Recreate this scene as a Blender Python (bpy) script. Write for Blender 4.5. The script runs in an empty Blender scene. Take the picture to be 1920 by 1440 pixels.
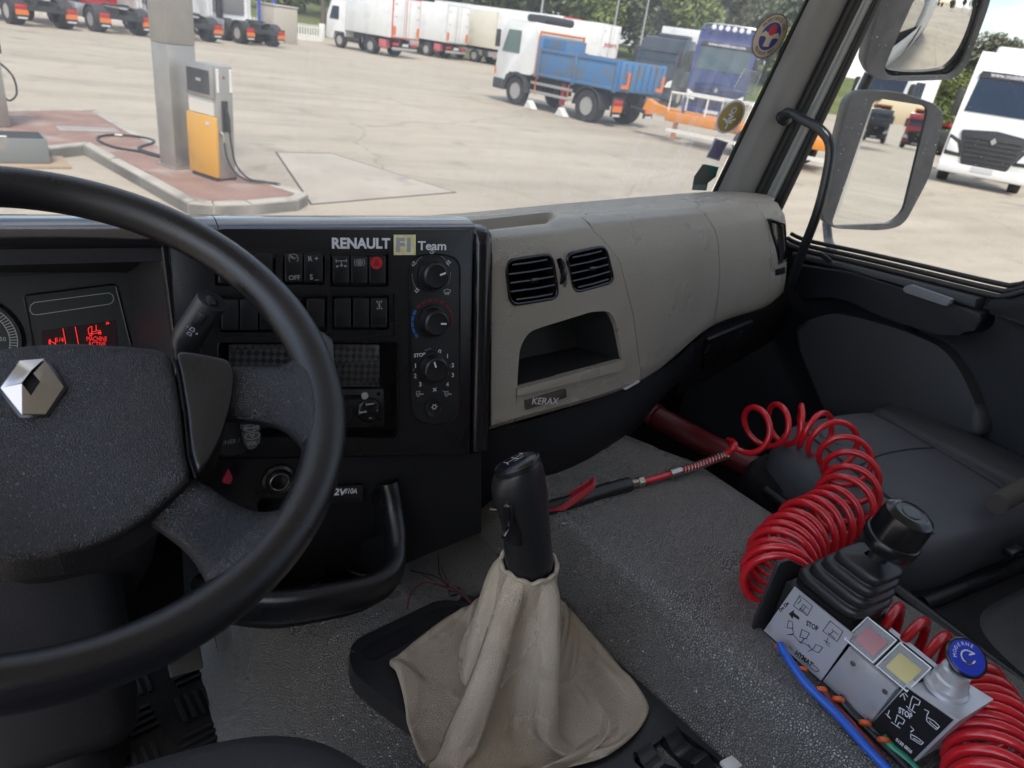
import bpy, bmesh, math, random
from mathutils import Vector, Matrix, noise
R = math.radians
random.seed(7)
S = bpy.context.scene
COL = S.collection
H = 2.4                      # eye height above the yard

# ------------------------------------------------------------------ camera
YAW, PITCH, ROLL, FPX = R(33.2), R(26.0), R(8.5), 1332.0
FW = Vector((math.sin(YAW)*math.cos(PITCH), math.cos(YAW)*math.cos(PITCH), -math.sin(PITCH)))
_r0 = Vector((math.cos(YAW), -math.sin(YAW), 0)); _u0 = _r0.cross(FW)
RT = (_r0*math.cos(ROLL) + _u0*math.sin(ROLL)).normalized(); UP = RT.cross(FW)
cd = bpy.data.cameras.new('camera'); cam = bpy.data.objects.new('camera', cd); COL.objects.link(cam)
cd.sensor_width = 36; cd.lens = FPX/1920*36; cd.clip_start = .02; cd.clip_end = 3000
cam.matrix_world = Matrix(((RT.x, UP.x, -FW.x, 0), (RT.y, UP.y, -FW.y, 0), (RT.z, UP.z, -FW.z, H), (0, 0, 0, 1)))
cd.dof.use_dof = True; cd.dof.focus_distance = .9; cd.dof.aperture_fstop = 9.0
S.camera = cam
# ------------------------------------------------------------------ sky and sun
SUN_AZ, SUN_EL = R(200), R(54)       # azimuth clockwise from +Y
w = bpy.data.worlds.new('World'); S.world = w; w.use_nodes = True
nt = w.node_tree; nt.nodes.clear()
def N(t, tree, **kw):
    n = tree.nodes.new(t)
    for k, v in kw.items(): setattr(n, k, v)
    return n
out = N('ShaderNodeOutputWorld', nt); bg = N('ShaderNodeBackground', nt); bg.inputs[1].default_value = .12
sky = N('ShaderNodeTexSky', nt, sky_type='NISHITA', sun_disc=False, sun_elevation=SUN_EL, sun_rotation=SUN_AZ)
sky.air_density = 1.0; sky.dust_density = 2.0
tc = N('ShaderNodeTexCoord', nt); mp = N('ShaderNodeMapping', nt); mp.inputs['Scale'].default_value = (1, 1, 2.6)
nz = N('ShaderNodeTexNoise', nt); nz.inputs['Scale'].default_value = 2.6; nz.inputs['Detail'].default_value = 7; nz.inputs['Roughness'].default_value = .58
cr = N('ShaderNodeValToRGB', nt); cr.color_ramp.elements[0].position = .47; cr.color_ramp.elements[1].position = .61
mx = N('ShaderNodeMixRGB', nt); mx.inputs[2].default_value = (6.3, 6.5, 6.9, 1)
L = nt.links.new
L(tc.outputs['Generated'], mp.inputs[0]); L(mp.outputs[0], nz.inputs[0]); L(nz.outputs[0], cr.inputs[0])
L(cr.outputs[0], mx.inputs[0]); L(sky.outputs[0], mx.inputs[1]); L(mx.outputs[0], bg.inputs[0]); L(bg.outputs[0], out.inputs[0])
sd = bpy.data.lights.new('sun', 'SUN'); sd.energy = 2.0; sd.angle = R(14); sd.color = (1, .95, .88)
sun = bpy.data.objects.new('sun', sd); COL.objects.link(sun)
_sv = Vector((math.sin(SUN_AZ)*math.cos(SUN_EL), math.cos(SUN_AZ)*math.cos(SUN_EL), math.sin(SUN_EL)))
sun.rotation_euler = _sv.to_track_quat('Z', 'Y').to_euler(); sun.location = (0, 0, 30)
S.view_settings.view_transform = 'Standard'; S.view_settings.look = 'None'
S.view_settings.exposure = 2.0; S.view_settings.gamma = 1

# ------------------------------------------------------------------ places seen along a line of sight (camera at the origin)
def ray(px, py): return FW + RT*((px-960)/FPX) - UP*((py-720)/FPX)
def at(px, py, x=None, y=None, z=None):
    d = ray(px, py)
    t = x/d.x if x is not None else y/d.y if y is not None else z/d.z
    return d*t
class Frame:
    """a flat working plane: origin, right, up, outward normal"""
    def __init__(s, O, u, v, n=None):
        s.O = Vector(O); s.u = Vector(u).normalized(); s.n = Vector(n).normalized() if n else s.u.cross(Vector(v)).normalized()
        s.v = s.n.cross(s.u).normalized()
    def pix(s, px, py, off=0):
        d = ray(px, py); P = d*(((s.O+s.n*off).dot(s.n))/d.dot(s.n)) - s.O
        return (P.dot(s.u), P.dot(s.v))
    def P(s, a, b, c=0): return s.O + s.u*a + s.v*b + s.n*c
    def M(s, a=0, b=0, c=0, rot=0):
        o = s.P(a, b, c); ca, sa = math.cos(rot), math.sin(rot)
        u = s.u*ca + s.v*sa; v = s.v*ca - s.u*sa
        return Matrix(((u.x, v.x, s.n.x, o.x), (u.y, v.y, s.n.y, o.y), (u.z, v.z, s.n.z, o.z), (0, 0, 0, 1)))
def mat_from(o, x, y, z):
    return Matrix(((x.x, y.x, z.x, o.x), (x.y, y.y, z.y, o.y), (x.z, y.z, z.z, o.z), (0, 0, 0, 1)))
def axis_M(o, z, xhint=Vector((1, 0, 0))):
    z = Vector(z).normalized(); y = z.cross(xhint).normalized(); x = y.cross(z)
    return mat_from(Vector(o), x, y, z)
def spline(pts, n=8, closed=False):
    pts = [Vector(p) for p in pts]; k = len(pts); o = []
    rng = range(k if closed else k-1)
    for i in rng:
        if closed: p0, p1, p2, p3 = pts[i-1], pts[i], pts[(i+1) % k], pts[(i+2) % k]
        else: p0, p1, p2, p3 = pts[max(i-1, 0)], pts[i], pts[i+1], pts[min(i+2, k-1)]
        for j in range(n):
            t = j/n
            o.append(.5*((2*p1)+(p2-p0)*t+(2*p0-5*p1+4*p2-p3)*t*t+(3*p1-p0-3*p2+p3)*t**3))
    if not closed: o.append(pts[-1])
    return o
def rrect(x0, y0, x1, y1, r, n=4):
    o = []
    for cx, cy, a in ((x1-r, y0+r, -90), (x1-r, y1-r, 0), (x0+r, y1-r, 90), (x0+r, y0+r, 180)):
        for i in range(n+1):
            t = R(a+90*i/n); o.append((cx+r*math.cos(t), cy+r*math.sin(t)))
    return o
def rpoly(pts, r, n=4):
    """round the corners of a polygon"""
    o = []; k = len(pts); rr = r if isinstance(r, (list, tuple)) else [r]*k
    for i in range(k):
        p = Vector(pts[i]).to_2d(); a = (Vector(pts[i-1]).to_2d()-p); b = (Vector(pts[(i+1) % k]).to_2d()-p)
        d = min(rr[i], a.length*.48, b.length*.48); A = p+a.normalized()*d; B = p+b.normalized()*d
        for j in range(n+1):
            t = j/n; o.append(tuple(A*(1-t)**2+p*2*t*(1-t)+B*t*t))
    return o
def circle(cx, cy, r, n=24, a0=0, a1=360):
    return [(cx+r*math.cos(R(a0+(a1-a0)*i/n)), cy+r*math.sin(R(a0+(a1-a0)*i/n))) for i in range(n if a1-a0 == 360 else n+1)]

class MB:
    """collects geometry for ONE mesh object"""
    def __init__(s): s.v = []; s.f = []
    def add(s, vs, fs):
        k = len(s.v); s.v += [Vector(p) for p in vs]; s.f += [tuple(i+k for i in f) for f in fs]; return s
    def bm_add(s, bm, M=None):
        bm.verts.index_update(); s.add([(M @ v.co if M else v.co.copy()) for v in bm.verts], [[v.index for v in f.verts] for f in bm.faces]); bm.free(); return s
    def box(s, x0, x1, y0, y1, z0, z1, M=None, bev=0, seg=2):
        vs = [Vector((x, y, z)) for z in (z0, z1) for y in (y0, y1) for x in (x0, x1)]
        fs = [(0, 2, 3, 1), (4, 5, 7, 6), (0, 1, 5, 4), (2, 6, 7, 3), (0, 4, 6, 2), (1, 3, 7, 5)]
        bm = bmesh.new(); bv = [bm.verts.new(p) for p in vs]
        for f in fs: bm.faces.new([bv[i] for i in f])
        if bev: bmesh.ops.bevel(bm, geom=bm.edges[:], offset=bev, segments=seg, profile=.5, affect='EDGES', clamp_overlap=True)
        return s.bm_add(bm, M)
    def prism(s, poly, h0, h1, M=None, bev=0, seg=2, top=None, inset=0):
        """polygon in local xy from h0 to h1; top: scaled outline at h1"""
        bm = bmesh.new(); p0 = [bm.verts.new((p[0], p[1], h0)) for p in poly]
        q = top or poly; p1 = [bm.verts.new((p[0], p[1], h1)) for p in q]; n = len(poly)
        a = sum(poly[i][0]*poly[(i+1) % n][1]-poly[(i+1) % n][0]*poly[i][1] for i in range(n))
        fl = (a < 0) != (h1 < h0)
        def F(vs): bm.faces.new(list(reversed(vs)) if fl else vs)
        F(p0[::-1]); F(p1)
        for i in range(n): F([p0[i], p0[(i+1) % n], p1[(i+1) % n], p1[i]])
        if bev:
            bm.edges.ensure_lookup_table()
            es = [e for e in bm.edges if all(v in p1 for v in e.verts)]
            bmesh.ops.bevel(bm, geom=es, offset=bev, segments=seg, profile=.5, affect='EDGES', clamp_overlap=True)
        return s.bm_add(bm, M)
    def tube(s, pts, r, n=10, closed=False, caps=True, M=None, flat=None):
        pts = [Vector(p) for p in pts]; k = len(pts)
        rr = r if isinstance(r, (list, tuple)) else [r]*k
        T = []
        for i in range(k):
            a = pts[i-1] if (i > 0 or closed) else pts[i]; b = pts[(i+1) % k] if (i < k-1 or closed) else pts[i]
            t = b-a; T.append(t.normalized() if t.length > 1e-9 else Vector((0, 0, 1)))
        ref = Vector((0, 0, 1)) if abs(T[0].z) < .9 else Vector((1, 0, 0))
        nn = (ref-T[0]*ref.dot(T[0])).normalized(); vs = []
        for i in range(k):
            nn = (nn-T[i]*nn.dot(T[i])).normalized(); bb = T[i].cross(nn)
            for j in range(n):
                a = 2*math.pi*j/n; p = pts[i]+(nn*math.cos(a)+bb*math.sin(a))*rr[i]; vs.append(M @ p if M else p)
        fs = []
        for i in range(k if closed else k-1):
            for j in range(n):
                a = i*n+j; b = i*n+(j+1) % n; c = ((i+1) % k)*n+(j+1) % n; d = ((i+1) % k)*n+j
                fs.append((a, b, c, d))
        if caps and not closed: fs.append(tuple(range(n))[::-1]); fs.append(tuple((k-1)*n+j for j in range(n)))
        return s.add(vs, fs)
    def lathe(s, prof, M=None, n=32, a0=0, a1=360, caps=True):
        vs = []; full = a1-a0 == 360; m = n if full else n+1
        for (r, h) in prof:
            for j in range(m):
                a = R(a0+(a1-a0)*j/n); p = Vector((r*math.cos(a), r*math.sin(a), h)); vs.append(M @ p if M else p)
        fs = []
        for i in range(len(prof)-1):
            for j in range(n):
                j2 = (j+1) % m; fs.append((i*m+j, i*m+j2, (i+1)*m+j2, (i+1)*m+j))
        if full and caps:
            if prof[0][0] > 1e-6: fs.append(tuple(range(m))[::-1])
            if prof[-1][0] > 1e-6: fs.append(tuple((len(prof)-1)*m+j for j in range(m)))
        return s.add(vs, fs)
    def grid(s, fn, nu, nv, cu=False, cv=False):
        """fn(i/nu, j/nv) -> point"""
        mu = nu if cu else nu+1; mv = nv if cv else nv+1
        vs = [fn(i/nu, j/nv) for i in range(mu) for j in range(mv)]
        fs = [(i*mv+j, ((i+1) % mu)*mv+j, ((i+1) % mu)*mv+(j+1) % mv, i*mv+(j+1) % mv) for i in range(nu) for j in range(nv)]
        return s.add(vs, fs)
    def strokes(s, lines, M, wd=.0006, h=.0003):
        """thin raised lines (icons) drawn in local xy"""
        for ln in lines:
            for (a, b) in zip(ln[:-1], ln[1:]):
                a = Vector(a); b = Vector(b); d = (b-a)
                if d.length < 1e-7: continue
                d.normalize(); q = Vector((-d.y, d.x))*wd/2; a2 = a-d*wd*.4; b2 = b+d*wd*.4
                s.add([M @ Vector((p.x, p.y, h)) for p in (a2-q, b2-q, b2+q, a2+q)], [(0, 1, 2, 3)])
        return s
    def mesh(s, name, sharp=38, merge=0):
        me = bpy.data.meshes.new(name); me.from_pydata([tuple(v) for v in s.v], [], s.f)
        bm = bmesh.new(); bm.from_mesh(me)
        bmesh.ops.remove_doubles(bm, verts=bm.verts, dist=1e-6)
        bmesh.ops.recalc_face_normals(bm, faces=bm.faces); bm.to_mesh(me); bm.free()
        me.polygons.foreach_set('use_smooth', [True]*len(me.polygons)); me.set_sharp_from_angle(angle=R(sharp)); me.update()
        return me

def tag(o, label=None, cat=None, group=None, kind=None):
    if label: o['label'] = label
    if cat: o['category'] = cat
    if group: o['group'] = group
    if kind: o['kind'] = kind
    return o
def thing(name, label, cat, loc, rotz=0, group=None, kind=None):
    """Empty at the base of a thing; loc relative to the eye"""
    o = bpy.data.objects.new(name, None); COL.objects.link(o); o.empty_display_size = .1
    o.location = (loc[0], loc[1], loc[2]+H); o.rotation_euler = (0, 0, rotz)
    o['_local'] = 1 if rotz is None else 0
    return tag(o, label, cat, group, kind)
def part(root, name, mb, mat, sharp=38, local=False, off=None, label=None):
    """mesh part; mb in eye coordinates unless local (then in the root's own axes)"""
    me = mb.mesh(name, sharp) if isinstance(mb, MB) else mb
    me.materials.append(mat); o = bpy.data.objects.new(name, me); COL.objects.link(o)
    if local: o.parent = root
    else:
        top = root; o.parent = root
        base = abs_loc(root)
        me.transform(Matrix.Translation(-base))
    if label: o['label'] = label
    return o
def abs_loc(o):
    p = Vector((0, 0, 0)); q = o
    while q: p += Vector(q.location); q = q.parent
    return p - Vector((0, 0, H))
def solo(name, mb, mat, label, cat, group=None, kind=None, sharp=38):
    """a thing that is one mesh, origin at its base"""
    me = mb.mesh(name, sharp) if isinstance(mb, MB) else mb
    me.materials.append(mat); o = bpy.data.objects.new(name, me); COL.objects.link(o)
    c = [v.co for v in me.vertices]; lo = Vector([min(p[i] for p in c) for i in range(3)]); hi = Vector([max(p[i] for p in c) for i in range(3)])
    b = Vector(((lo.x+hi.x)/2, (lo.y+hi.y)/2, lo.z)); me.transform(Matrix.Translation(-b)); o.location = b+Vector((0, 0, H))
    return tag(o, label, cat, group, kind)
def struct(name, mb, mat, sharp=38): return solo(name, mb, mat, None, None, None, 'structure', sharp)
def copy_tree(o, parent=None):
    c = o.copy(); COL.objects.link(c); c.parent = parent
    for ch in list(o.children): copy_tree(ch, c)
    return c
def cut(mb, cutters, name='cut'):
    """mb minus cutters, as a mesh"""
    a = bpy.data.objects.new(name, mb.mesh(name)); b = bpy.data.objects.new(name+'_c', cutters.mesh(name+'_c'))
    COL.objects.link(a); COL.objects.link(b)
    m = a.modifiers.new('b', 'BOOLEAN'); m.operation = 'DIFFERENCE'; m.object = b; m.solver = 'EXACT'
    dg = bpy.context.evaluated_depsgraph_get(); dg.update()
    me = bpy.data.meshes.new_from_object(a.evaluated_get(dg))
    bpy.data.objects.remove(a); bpy.data.objects.remove(b)
    me.polygons.foreach_set('use_smooth', [True]*len(me.polygons)); me.set_sharp_from_angle(angle=R(35))
    return me
def text_mesh(s, M, size, width=None, bold=0, ex=.0002, align='CENTER', shear=0, valign='CENTER'):
    c = bpy.data.curves.new('lettering', 'FONT'); c.body = s; c.size = size; c.align_x = align; c.align_y = valign
    c.offset = bold; c.extrude = ex; c.shear = shear; c.resolution_u = 3
    o = bpy.data.objects.new('lettering', c); COL.objects.link(o)
    dg = bpy.context.evaluated_depsgraph_get(); dg.update()
    me = bpy.data.meshes.new_from_object(o.evaluated_get(dg)); bpy.data.objects.remove(o); bpy.data.curves.remove(c)
    if width and len(me.vertices):
        xs = [v.co.x for v in me.vertices]; k = width/(max(xs)-min(xs)); me.transform(Matrix.Diagonal((k, 1, 1, 1)))
    me.transform(M); return me
def text(root, s, M, size, mat, width=None, bold=0, name='lettering', **kw):
    me = text_mesh(s, M, size, width, bold, **kw); me.materials.clear()
    return part(root, name, me, mat)

# ------------------------------------------------------------------ materials
MATS = {}
def mat(name, col=(.5, .5, .5), rough=.5, metal=0, spec=.5, col2=None, nscale=8, ndetail=4, nlo=.35, nhi=.65,
        bump=0, bscale=300, btype='noise', rvar=0, coat=0, emit=0, dirt=None, dscale=3, dlo=.55, dhi=.75, trans=0, cell=None, sub=0):
    if name in MATS: return MATS[name]
    m = bpy.data.materials.new(name); m.use_nodes = True; t = m.node_tree; l = t.links.new
    b = t.nodes['Principled BSDF']; MATS[name] = m
    b.inputs['Base Color'].default_value = (*col, 1); b.inputs['Roughness'].default_value = rough; b.inputs['Metallic'].default_value = metal
    b.inputs['Specular IOR Level'].default_value = spec; b.inputs['Coat Weight'].default_value = coat; b.inputs['Coat Roughness'].default_value = .08
    if trans: b.inputs['Transmission Weight'].default_value = trans
    if emit: b.inputs['Emission Color'].default_value = (*col, 1); b.inputs['Emission Strength'].default_value = emit
    tcn = N('ShaderNodeTexCoord', t); co = tcn.outputs['Object']; cur = None
    def noi(sc, det=4):
        n = N('ShaderNodeTexNoise', t); n.inputs['Scale'].default_value = sc; n.inputs['Detail'].default_value = det; l(co, n.inputs['Vector']); return n.outputs[0]
    def ramp(src, lo, hi, c0=(0, 0, 0), c1=(1, 1, 1)):
        r = N('ShaderNodeValToRGB', t); r.color_ramp.elements[0].position = lo; r.color_ramp.elements[1].position = hi
        r.color_ramp.elements[0].color = (*c0, 1); r.color_ramp.elements[1].color = (*c1, 1); l(src, r.inputs[0]); return r.outputs[0]
    def mix(f, a, c):
        n = N('ShaderNodeMixRGB', t); l(f, n.inputs[0])
        for i, q in ((1, a), (2, c)):
            if isinstance(q, tuple): n.inputs[i].default_value = (*q, 1)
            else: l(q, n.inputs[i])
        return n.outputs[0]
    cur = tuple(col)
    if col2: cur = mix(ramp(noi(nscale, ndetail), nlo, nhi), cur, tuple(col2))
    hgt = None
    if btype in ('cell', 'pebble'):
        v = N('ShaderNodeTexVoronoi', t, feature='DISTANCE_TO_EDGE' if btype == 'cell' else 'SMOOTH_F1'); v.inputs['Scale'].default_value = bscale; l(co, v.inputs['Vector'])
        hgt = v.outputs['Distance'] if btype == 'pebble' else ramp(v.outputs['Distance'], 0, .25)
        if cell: cur = mix(ramp(v.outputs['Distance'], .02, .22) if btype == 'cell' else ramp(v.outputs['Distance'], .55, .15), tuple(cell), cur)
    elif bump: hgt = noi(bscale, 5)
    if dirt: cur = mix(ramp(noi(dscale, 8), dlo, dhi), cur, tuple(dirt))
    if not isinstance(cur, tuple): l(cur, b.inputs['Base Color'])
    if rvar:
        r = ramp(noi(6, 6), .3, .7, (max(0, rough-rvar),)*3, (min(1, rough+rvar),)*3); l(r, b.inputs['Roughness'])
    if bump and hgt is not None:
        bn = N('ShaderNodeBump', t); bn.inputs['Strength'].default_value = bump; bn.inputs['Distance'].default_value = .002 if bscale > 60 else .02
        l(hgt, bn.inputs['Height']); l(bn.outputs[0], b.inputs['Normal'])
    return m
def ccw(p):
    a = sum(p[i][0]*p[(i+1) % len(p)][1]-p[(i+1) % len(p)][0]*p[i][1] for i in range(len(p)))
    return p if a > 0 else p[::-1]
WHT = mat('print_white', (.62, .63, .68), .6)
# ================================================================== YARD
def gp(px, py, h=0): return at(px, py, z=-H+h)
def gmat():
    m = bpy.data.materials.new('yard_concrete'); m.use_nodes = True; t = m.node_tree; l = t.links.new; b = t.nodes['Principled BSDF']; b.inputs['Roughness'].default_value = .85
    tc_ = N('ShaderNodeTexCoord', t)
    def noi(sc, det, scale=None, rot=0, ro=.6):
        mp_ = N('ShaderNodeMapping', t); l(tc_.outputs['Object'], mp_.inputs[0])
        if scale: mp_.inputs['Scale'].default_value = scale
        mp_.inputs['Rotation'].default_value = (0, 0, rot)
        n = N('ShaderNodeTexNoise', t); n.inputs['Scale'].default_value = sc; n.inputs['Detail'].default_value = det; n.inputs['Roughness'].default_value = ro; l(mp_.outputs[0], n.inputs[0]); return n.outputs[0]
    def ramp(s_, a, c, c0, c1):
        r = N('ShaderNodeValToRGB', t); r.color_ramp.elements[0].position = a; r.color_ramp.elements[1].position = c; r.color_ramp.elements[0].color = (*c0, 1); r.color_ramp.elements[1].color = (*c1, 1); l(s_, r.inputs[0]); return r.outputs[0]
    def mul(a, c, f=1):
        n = N('ShaderNodeMixRGB', t, blend_type='MULTIPLY'); n.inputs[0].default_value = f; l(a, n.inputs[1]); l(c, n.inputs[2]); return n.outputs[0]
    base = ramp(noi(.16, 7), .32, .68, (.345, .303, .238), (.44, .390, .310))
    streak = ramp(noi(1.0, 6, (.10, .9, 1), R(24)), .38, .56, (.80, .80, .81), (1, 1, 1))
    spots = ramp(noi(1.3, 9, None, 0, .7), .30, .47, (.72, .71, .70), (1, 1, 1))
    fine = ramp(noi(22, 4), .3, .7, (.84, .84, .84), (1.08, 1.08, 1.08))
    c = mul(mul(mul(base, streak, .7), spots, .7), fine)
    vo = N('ShaderNodeTexVoronoi', t, feature='DISTANCE_TO_EDGE'); vo.inputs['Scale'].default_value = .13
    wn = N('ShaderNodeTexNoise', t); wn.inputs['Scale'].default_value = .5; wn.inputs['Detail'].default_value = 5; l(tc_.outputs['Object'], wn.inputs[0])
    wv = N('ShaderNodeVectorMath', t, operation='MULTIPLY_ADD'); l(wn.outputs['Color'], wv.inputs[0]); wv.inputs[1].default_value = (2.2, 2.2, 0); l(tc_.outputs['Object'], wv.inputs[2]); l(wv.outputs[0], vo.inputs['Vector'])
    c = mul(c, ramp(vo.outputs['Distance'], .0, .007, (.6, .58, .55), (1, 1, 1)), .5)
    oil = ramp(noi(.55, 3, None, 0, .5), .26, .33, (.62, .6, .58), (1, 1, 1)); c = mul(c, oil, .8)
    l(c, b.inputs['Base Color'])
    bn = N('ShaderNodeBump', t); bn.inputs['Strength'].default_value = .4; bn.inputs['Distance'].default_value = .01; l(noi(40, 4), bn.inputs['Height']); l(bn.outputs[0], b.inputs['Normal'])
    return m
struct('ground', MB().grid(lambda i, j: Vector((-700+1400*i, -700+1400*j, -H)), 8, 8), gmat())
PADC = mat('pad_concrete', (.33, .292, .245), .85, col2=(.40, .36, .305), nscale=.8, ndetail=8, bump=.2, bscale=40, dirt=(.22, .21, .2), dscale=2, dlo=.58, dhi=.8)
pad_px = [(520, 287), (622, 289), (850, 361), (585, 383)]
pc = [gp(*q).xy for q in pad_px]; pc = ccw([tuple(p) for p in pc])
struct('concrete_pad', MB().prism(pc, -H-.05, -H+.012), PADC)
JNT = mat('joint_dark', (.07, .065, .06), .9)
struct('pad_joint', MB().prism(ccw([tuple((Vector(p)-Vector((3.6, 10.8)))*1.035+Vector((3.6, 10.8))) for p in pc]), -H-.05, -H+.006), JNT)
# --- fuel island: kerb stones and red paving
IT = .16
outl = [(0, 281), (84, 277), (156, 270), (262, 328), (352, 378), (400, 382), (470, 380), (560, 372), (578, 362), (540, 350), (440, 318), (345, 288), (262, 250), (182, 205), (120, 203), (0, 205), (-160, 205), (-160, 281)]
op = [tuple(gp(*q, IT).xy) for q in outl]
isl = struct('island_base', MB().prism(ccw(op), -H-.1, -H+IT-.03), mat('island_concrete', (.28, .26, .235), .9, bump=.3, bscale=30))
def inset_poly(poly, d):
    o = []; k = len(poly); poly = ccw(poly)
    for i in range(k):
        a, b_, c = Vector(poly[i-1]), Vector(poly[i]), Vector(poly[(i+1) % k]); t1 = (b_-a).normalized(); t2 = (c-b_).normalized(); n1 = Vector((-t1.y, t1.x)); n2 = Vector((-t2.y, t2.x)); nn = (n1+n2); nn = nn/max(.35, nn.length_squared/2+1e-9) if nn.length > 1e-6 else n1; o.append(tuple(b_+nn*d))
    return poly, o
po, pi_ = inset_poly(op, .15)
struct('red_paving', MB().prism(pi_, -H+IT-.05, -H+IT-.006), mat('paving_red', (.245, .145, .115), .85, col2=(.31, .19, .15), nscale=2.2, ndetail=8, bump=.5, bscale=45, btype='cell', dirt=(.40, .35, .30), dscale=1.6, dlo=.52, dhi=.75))
KERB = mat('kerb_concrete', (.40, .38, .335), .85, col2=(.33, .31, .27), nscale=3, ndetail=8, bump=.3, bscale=60, dirt=(.20, .18, .15), dscale=2.6, dlo=.55, dhi=.75)
kb = thing('island_kerb', 'pale concrete kerb edging the red fuel island', 'kerb', (1.0, 10.5, -H))
k = len(po)
for i in range(k):
    a, b_ = Vector(po[i]), Vector(po[(i+1) % k]); c, d = Vector(pi_[i]), Vector(pi_[(i+1) % k]); n_ = max(1, round((b_-a).length/1.0))
    for s_ in range(n_):
        f0, f1 = s_/n_, (s_+1)/n_; e = .006/max(.1, (b_-a).length)
        q = [a.lerp(b_, f0+e), a.lerp(b_, f1-e), c.lerp(d, f1-e), c.lerp(d, f0+e)]
        part(kb, 'kerb_stone', MB().prism(ccw([tuple(p) for p in q]), -H-.05, -H+IT+random.uniform(-.004, .004), None, bev=.02), KERB)
mh = solo('manhole_cover', MB().box(-.42, .42, -.2, .2, 0, .012, Matrix.Translation(gp(165, 243, IT-.006)) @ Matrix.Rotation(R(8), 4, 'Z'), bev=.004), mat('cover_grey', (.25, .235, .22), .7, bump=.4, bscale=60, col2=(.34, .3, .28), nscale=6), 'worn rectangular inspection cover set in the red island paving', 'cover')

# --- steel canopy post
STEEL = mat('brushed_steel', (.42, .40, .365), .42, metal=.75, col2=(.36, .345, .32), nscale=3, rvar=.1, bump=.05, bscale=30)
ANG = R(28)
b0 = gp(340, 311, IT-.006)
post = thing('canopy_post', 'tall square stainless steel post behind the yellow fuel pump', 'post', b0, ANG)
part(post, 'lower_casing', MB().box(-.20, .20, -.17, .17, 0, 1.55, None, bev=.008), STEEL, local=True)
part(post, 'upper_casing', MB().box(-.203, .203, -.173, .173, 1.553, 4.6, None, bev=.008), STEEL, local=True)
part(post, 'base_plate', MB().box(-.24, .24, -.21, .21, 0, .02, None, bev=.004), STEEL, local=True)
# --- fuel pump
YEL = mat('pump_yellow', (.56, .29, .035), .4, coat=.2, dirt=(.36, .19, .04), dscale=3, dlo=.6, dhi=.85)
GLS = mat('dark_glass', (.02, .022, .025), .08)
pc_ = gp(414, 341, IT-.006)
pump = thing('fuel_pump', 'yellow and steel diesel pump standing on the red island', 'fuel pump', pc_, ANG)
L_ = dict(local=True)
part(pump, 'steel_column', MB().box(0, .25, .02, .50, .03, 1.40, None, bev=.006), STEEL, **L_)
part(pump, 'plinth', MB().box(-.04, .27, .03, .52, 0, .05, None), mat('plinth_black', (.03, .03, .03), .6), **L_)
part(pump, 'yellow_panel', MB().box(-.055, -.002, -.005, .56, .05, .80, None, bev=.012), YEL, **L_)
part(pump, 'yellow_side', MB().box(.252, .30, .10, .56, .05, .76, None, bev=.01), YEL, **L_)
head = part(pump, 'display_head', MB().box(-.05, -.002, .03, .55, 1.02, 1.39, None, bev=.008), STEEL, **L_)
def sub(root, name, mb, m):
    me = mb.mesh(name); me.materials.append(m); o = bpy.data.objects.new(name, me); COL.objects.link(o); o.parent = root; return o
sub(head, 'display_window', MB().box(-.056, -.051, .07, .50, 1.06, 1.34, None), GLS)
sub(head, 'counter', MB().box(-.059, -.0565, .22, .32, 1.20, 1.235, None), mat('counter_grey', (.3, .29, .27), .5))
part(pump, 'recess_panel', MB().box(-.02, -.001, .06, .54, .81, 1.01, None), mat('recess_white', (.55, .53, .49), .5), **L_)
part(pump, 'badge', MB().box(-.060, -.0555, .10, .17, .69, .735, None), mat('badge_silver'), **L_)
for x in (.012, .205):
    for kk in range(9): part(pump, 'corner_rib', MB().box(x, x+.034, .008, .019, 1.10+kk*.031, 1.122+kk*.031, None, bev=.003), mat('rib_white', (.8, .79, .75), .5), **L_)
part(pump, 'logo', MB().prism([(.10, 1.26), (.15, 1.26), (.125, 1.30)], 0, .003, Matrix(((1, 0, 0, 0), (0, 0, 1, .0155), (0, 1, 0, 0), (0, 0, 0, 1)))), mat('logo_red', (.3, .07, .05), .5), **L_)
part(pump, 'nozzle_holster', MB().box(.075, .165, .004, .018, .62, 1.0, None, bev=.006), mat('holster_black', (.02, .02, .02), .5), **L_)
HS = mat('hose_black', (.018, .018, .019), .5)
noz = part(pump, 'nozzle', MB().tube([(.11, -.02, .93), (.12, -.045, .80), (.13, -.05, .62)], [.018, .024, .02], 10), HS, **L_)
part(pump, 'swivel', MB().tube([(.05, .015, .62), (.05, -.03, .60), (.055, -.03, .50)], [.022, .02, .016], 10), SPR if 'SPR' in globals() else STEEL, **L_)
hp1 = spline([(.055, -.03, .50), (.08, -.05, .30), (.15, -.12, .12), (.30, -.22, .03), (.50, -.38, .02), (.56, -.52, -.02), (.52, -.66, -.12), (.46, -.70, -.15), (.50, -.58, -.10), (.62, -.42, .0), (.50, -.28, .02), (.32, -.16, .05), (.19, -.08, .22), (.15, -.055, .45), (.13, -.05, .62)], 6)
part(pump, 'hose', MB().tube(hp1, .0115, 8), HS, sharp=180, **L_)
# hose ring lying on the paving
rg = thing('ground_hose', 'loose black hose looped on red paving beside the steel post', 'hose', gp(250, 275, IT-.006))
part(rg, 'hose', MB().tube(spline([gp(*q, IT+.012) for q in ((318, 297), (290, 292), (262, 284), (215, 276), (186, 264), (186, 256), (215, 253), (252, 255), (285, 262), (286, 268), (260, 278), (300, 292))], 8), .018, 8), HS, sharp=180)
part(rg, 'coupling', MB().tube([gp(216, 253, IT+.02), gp(230, 254.5, IT+.02)], .03, 10), STEEL)
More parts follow.
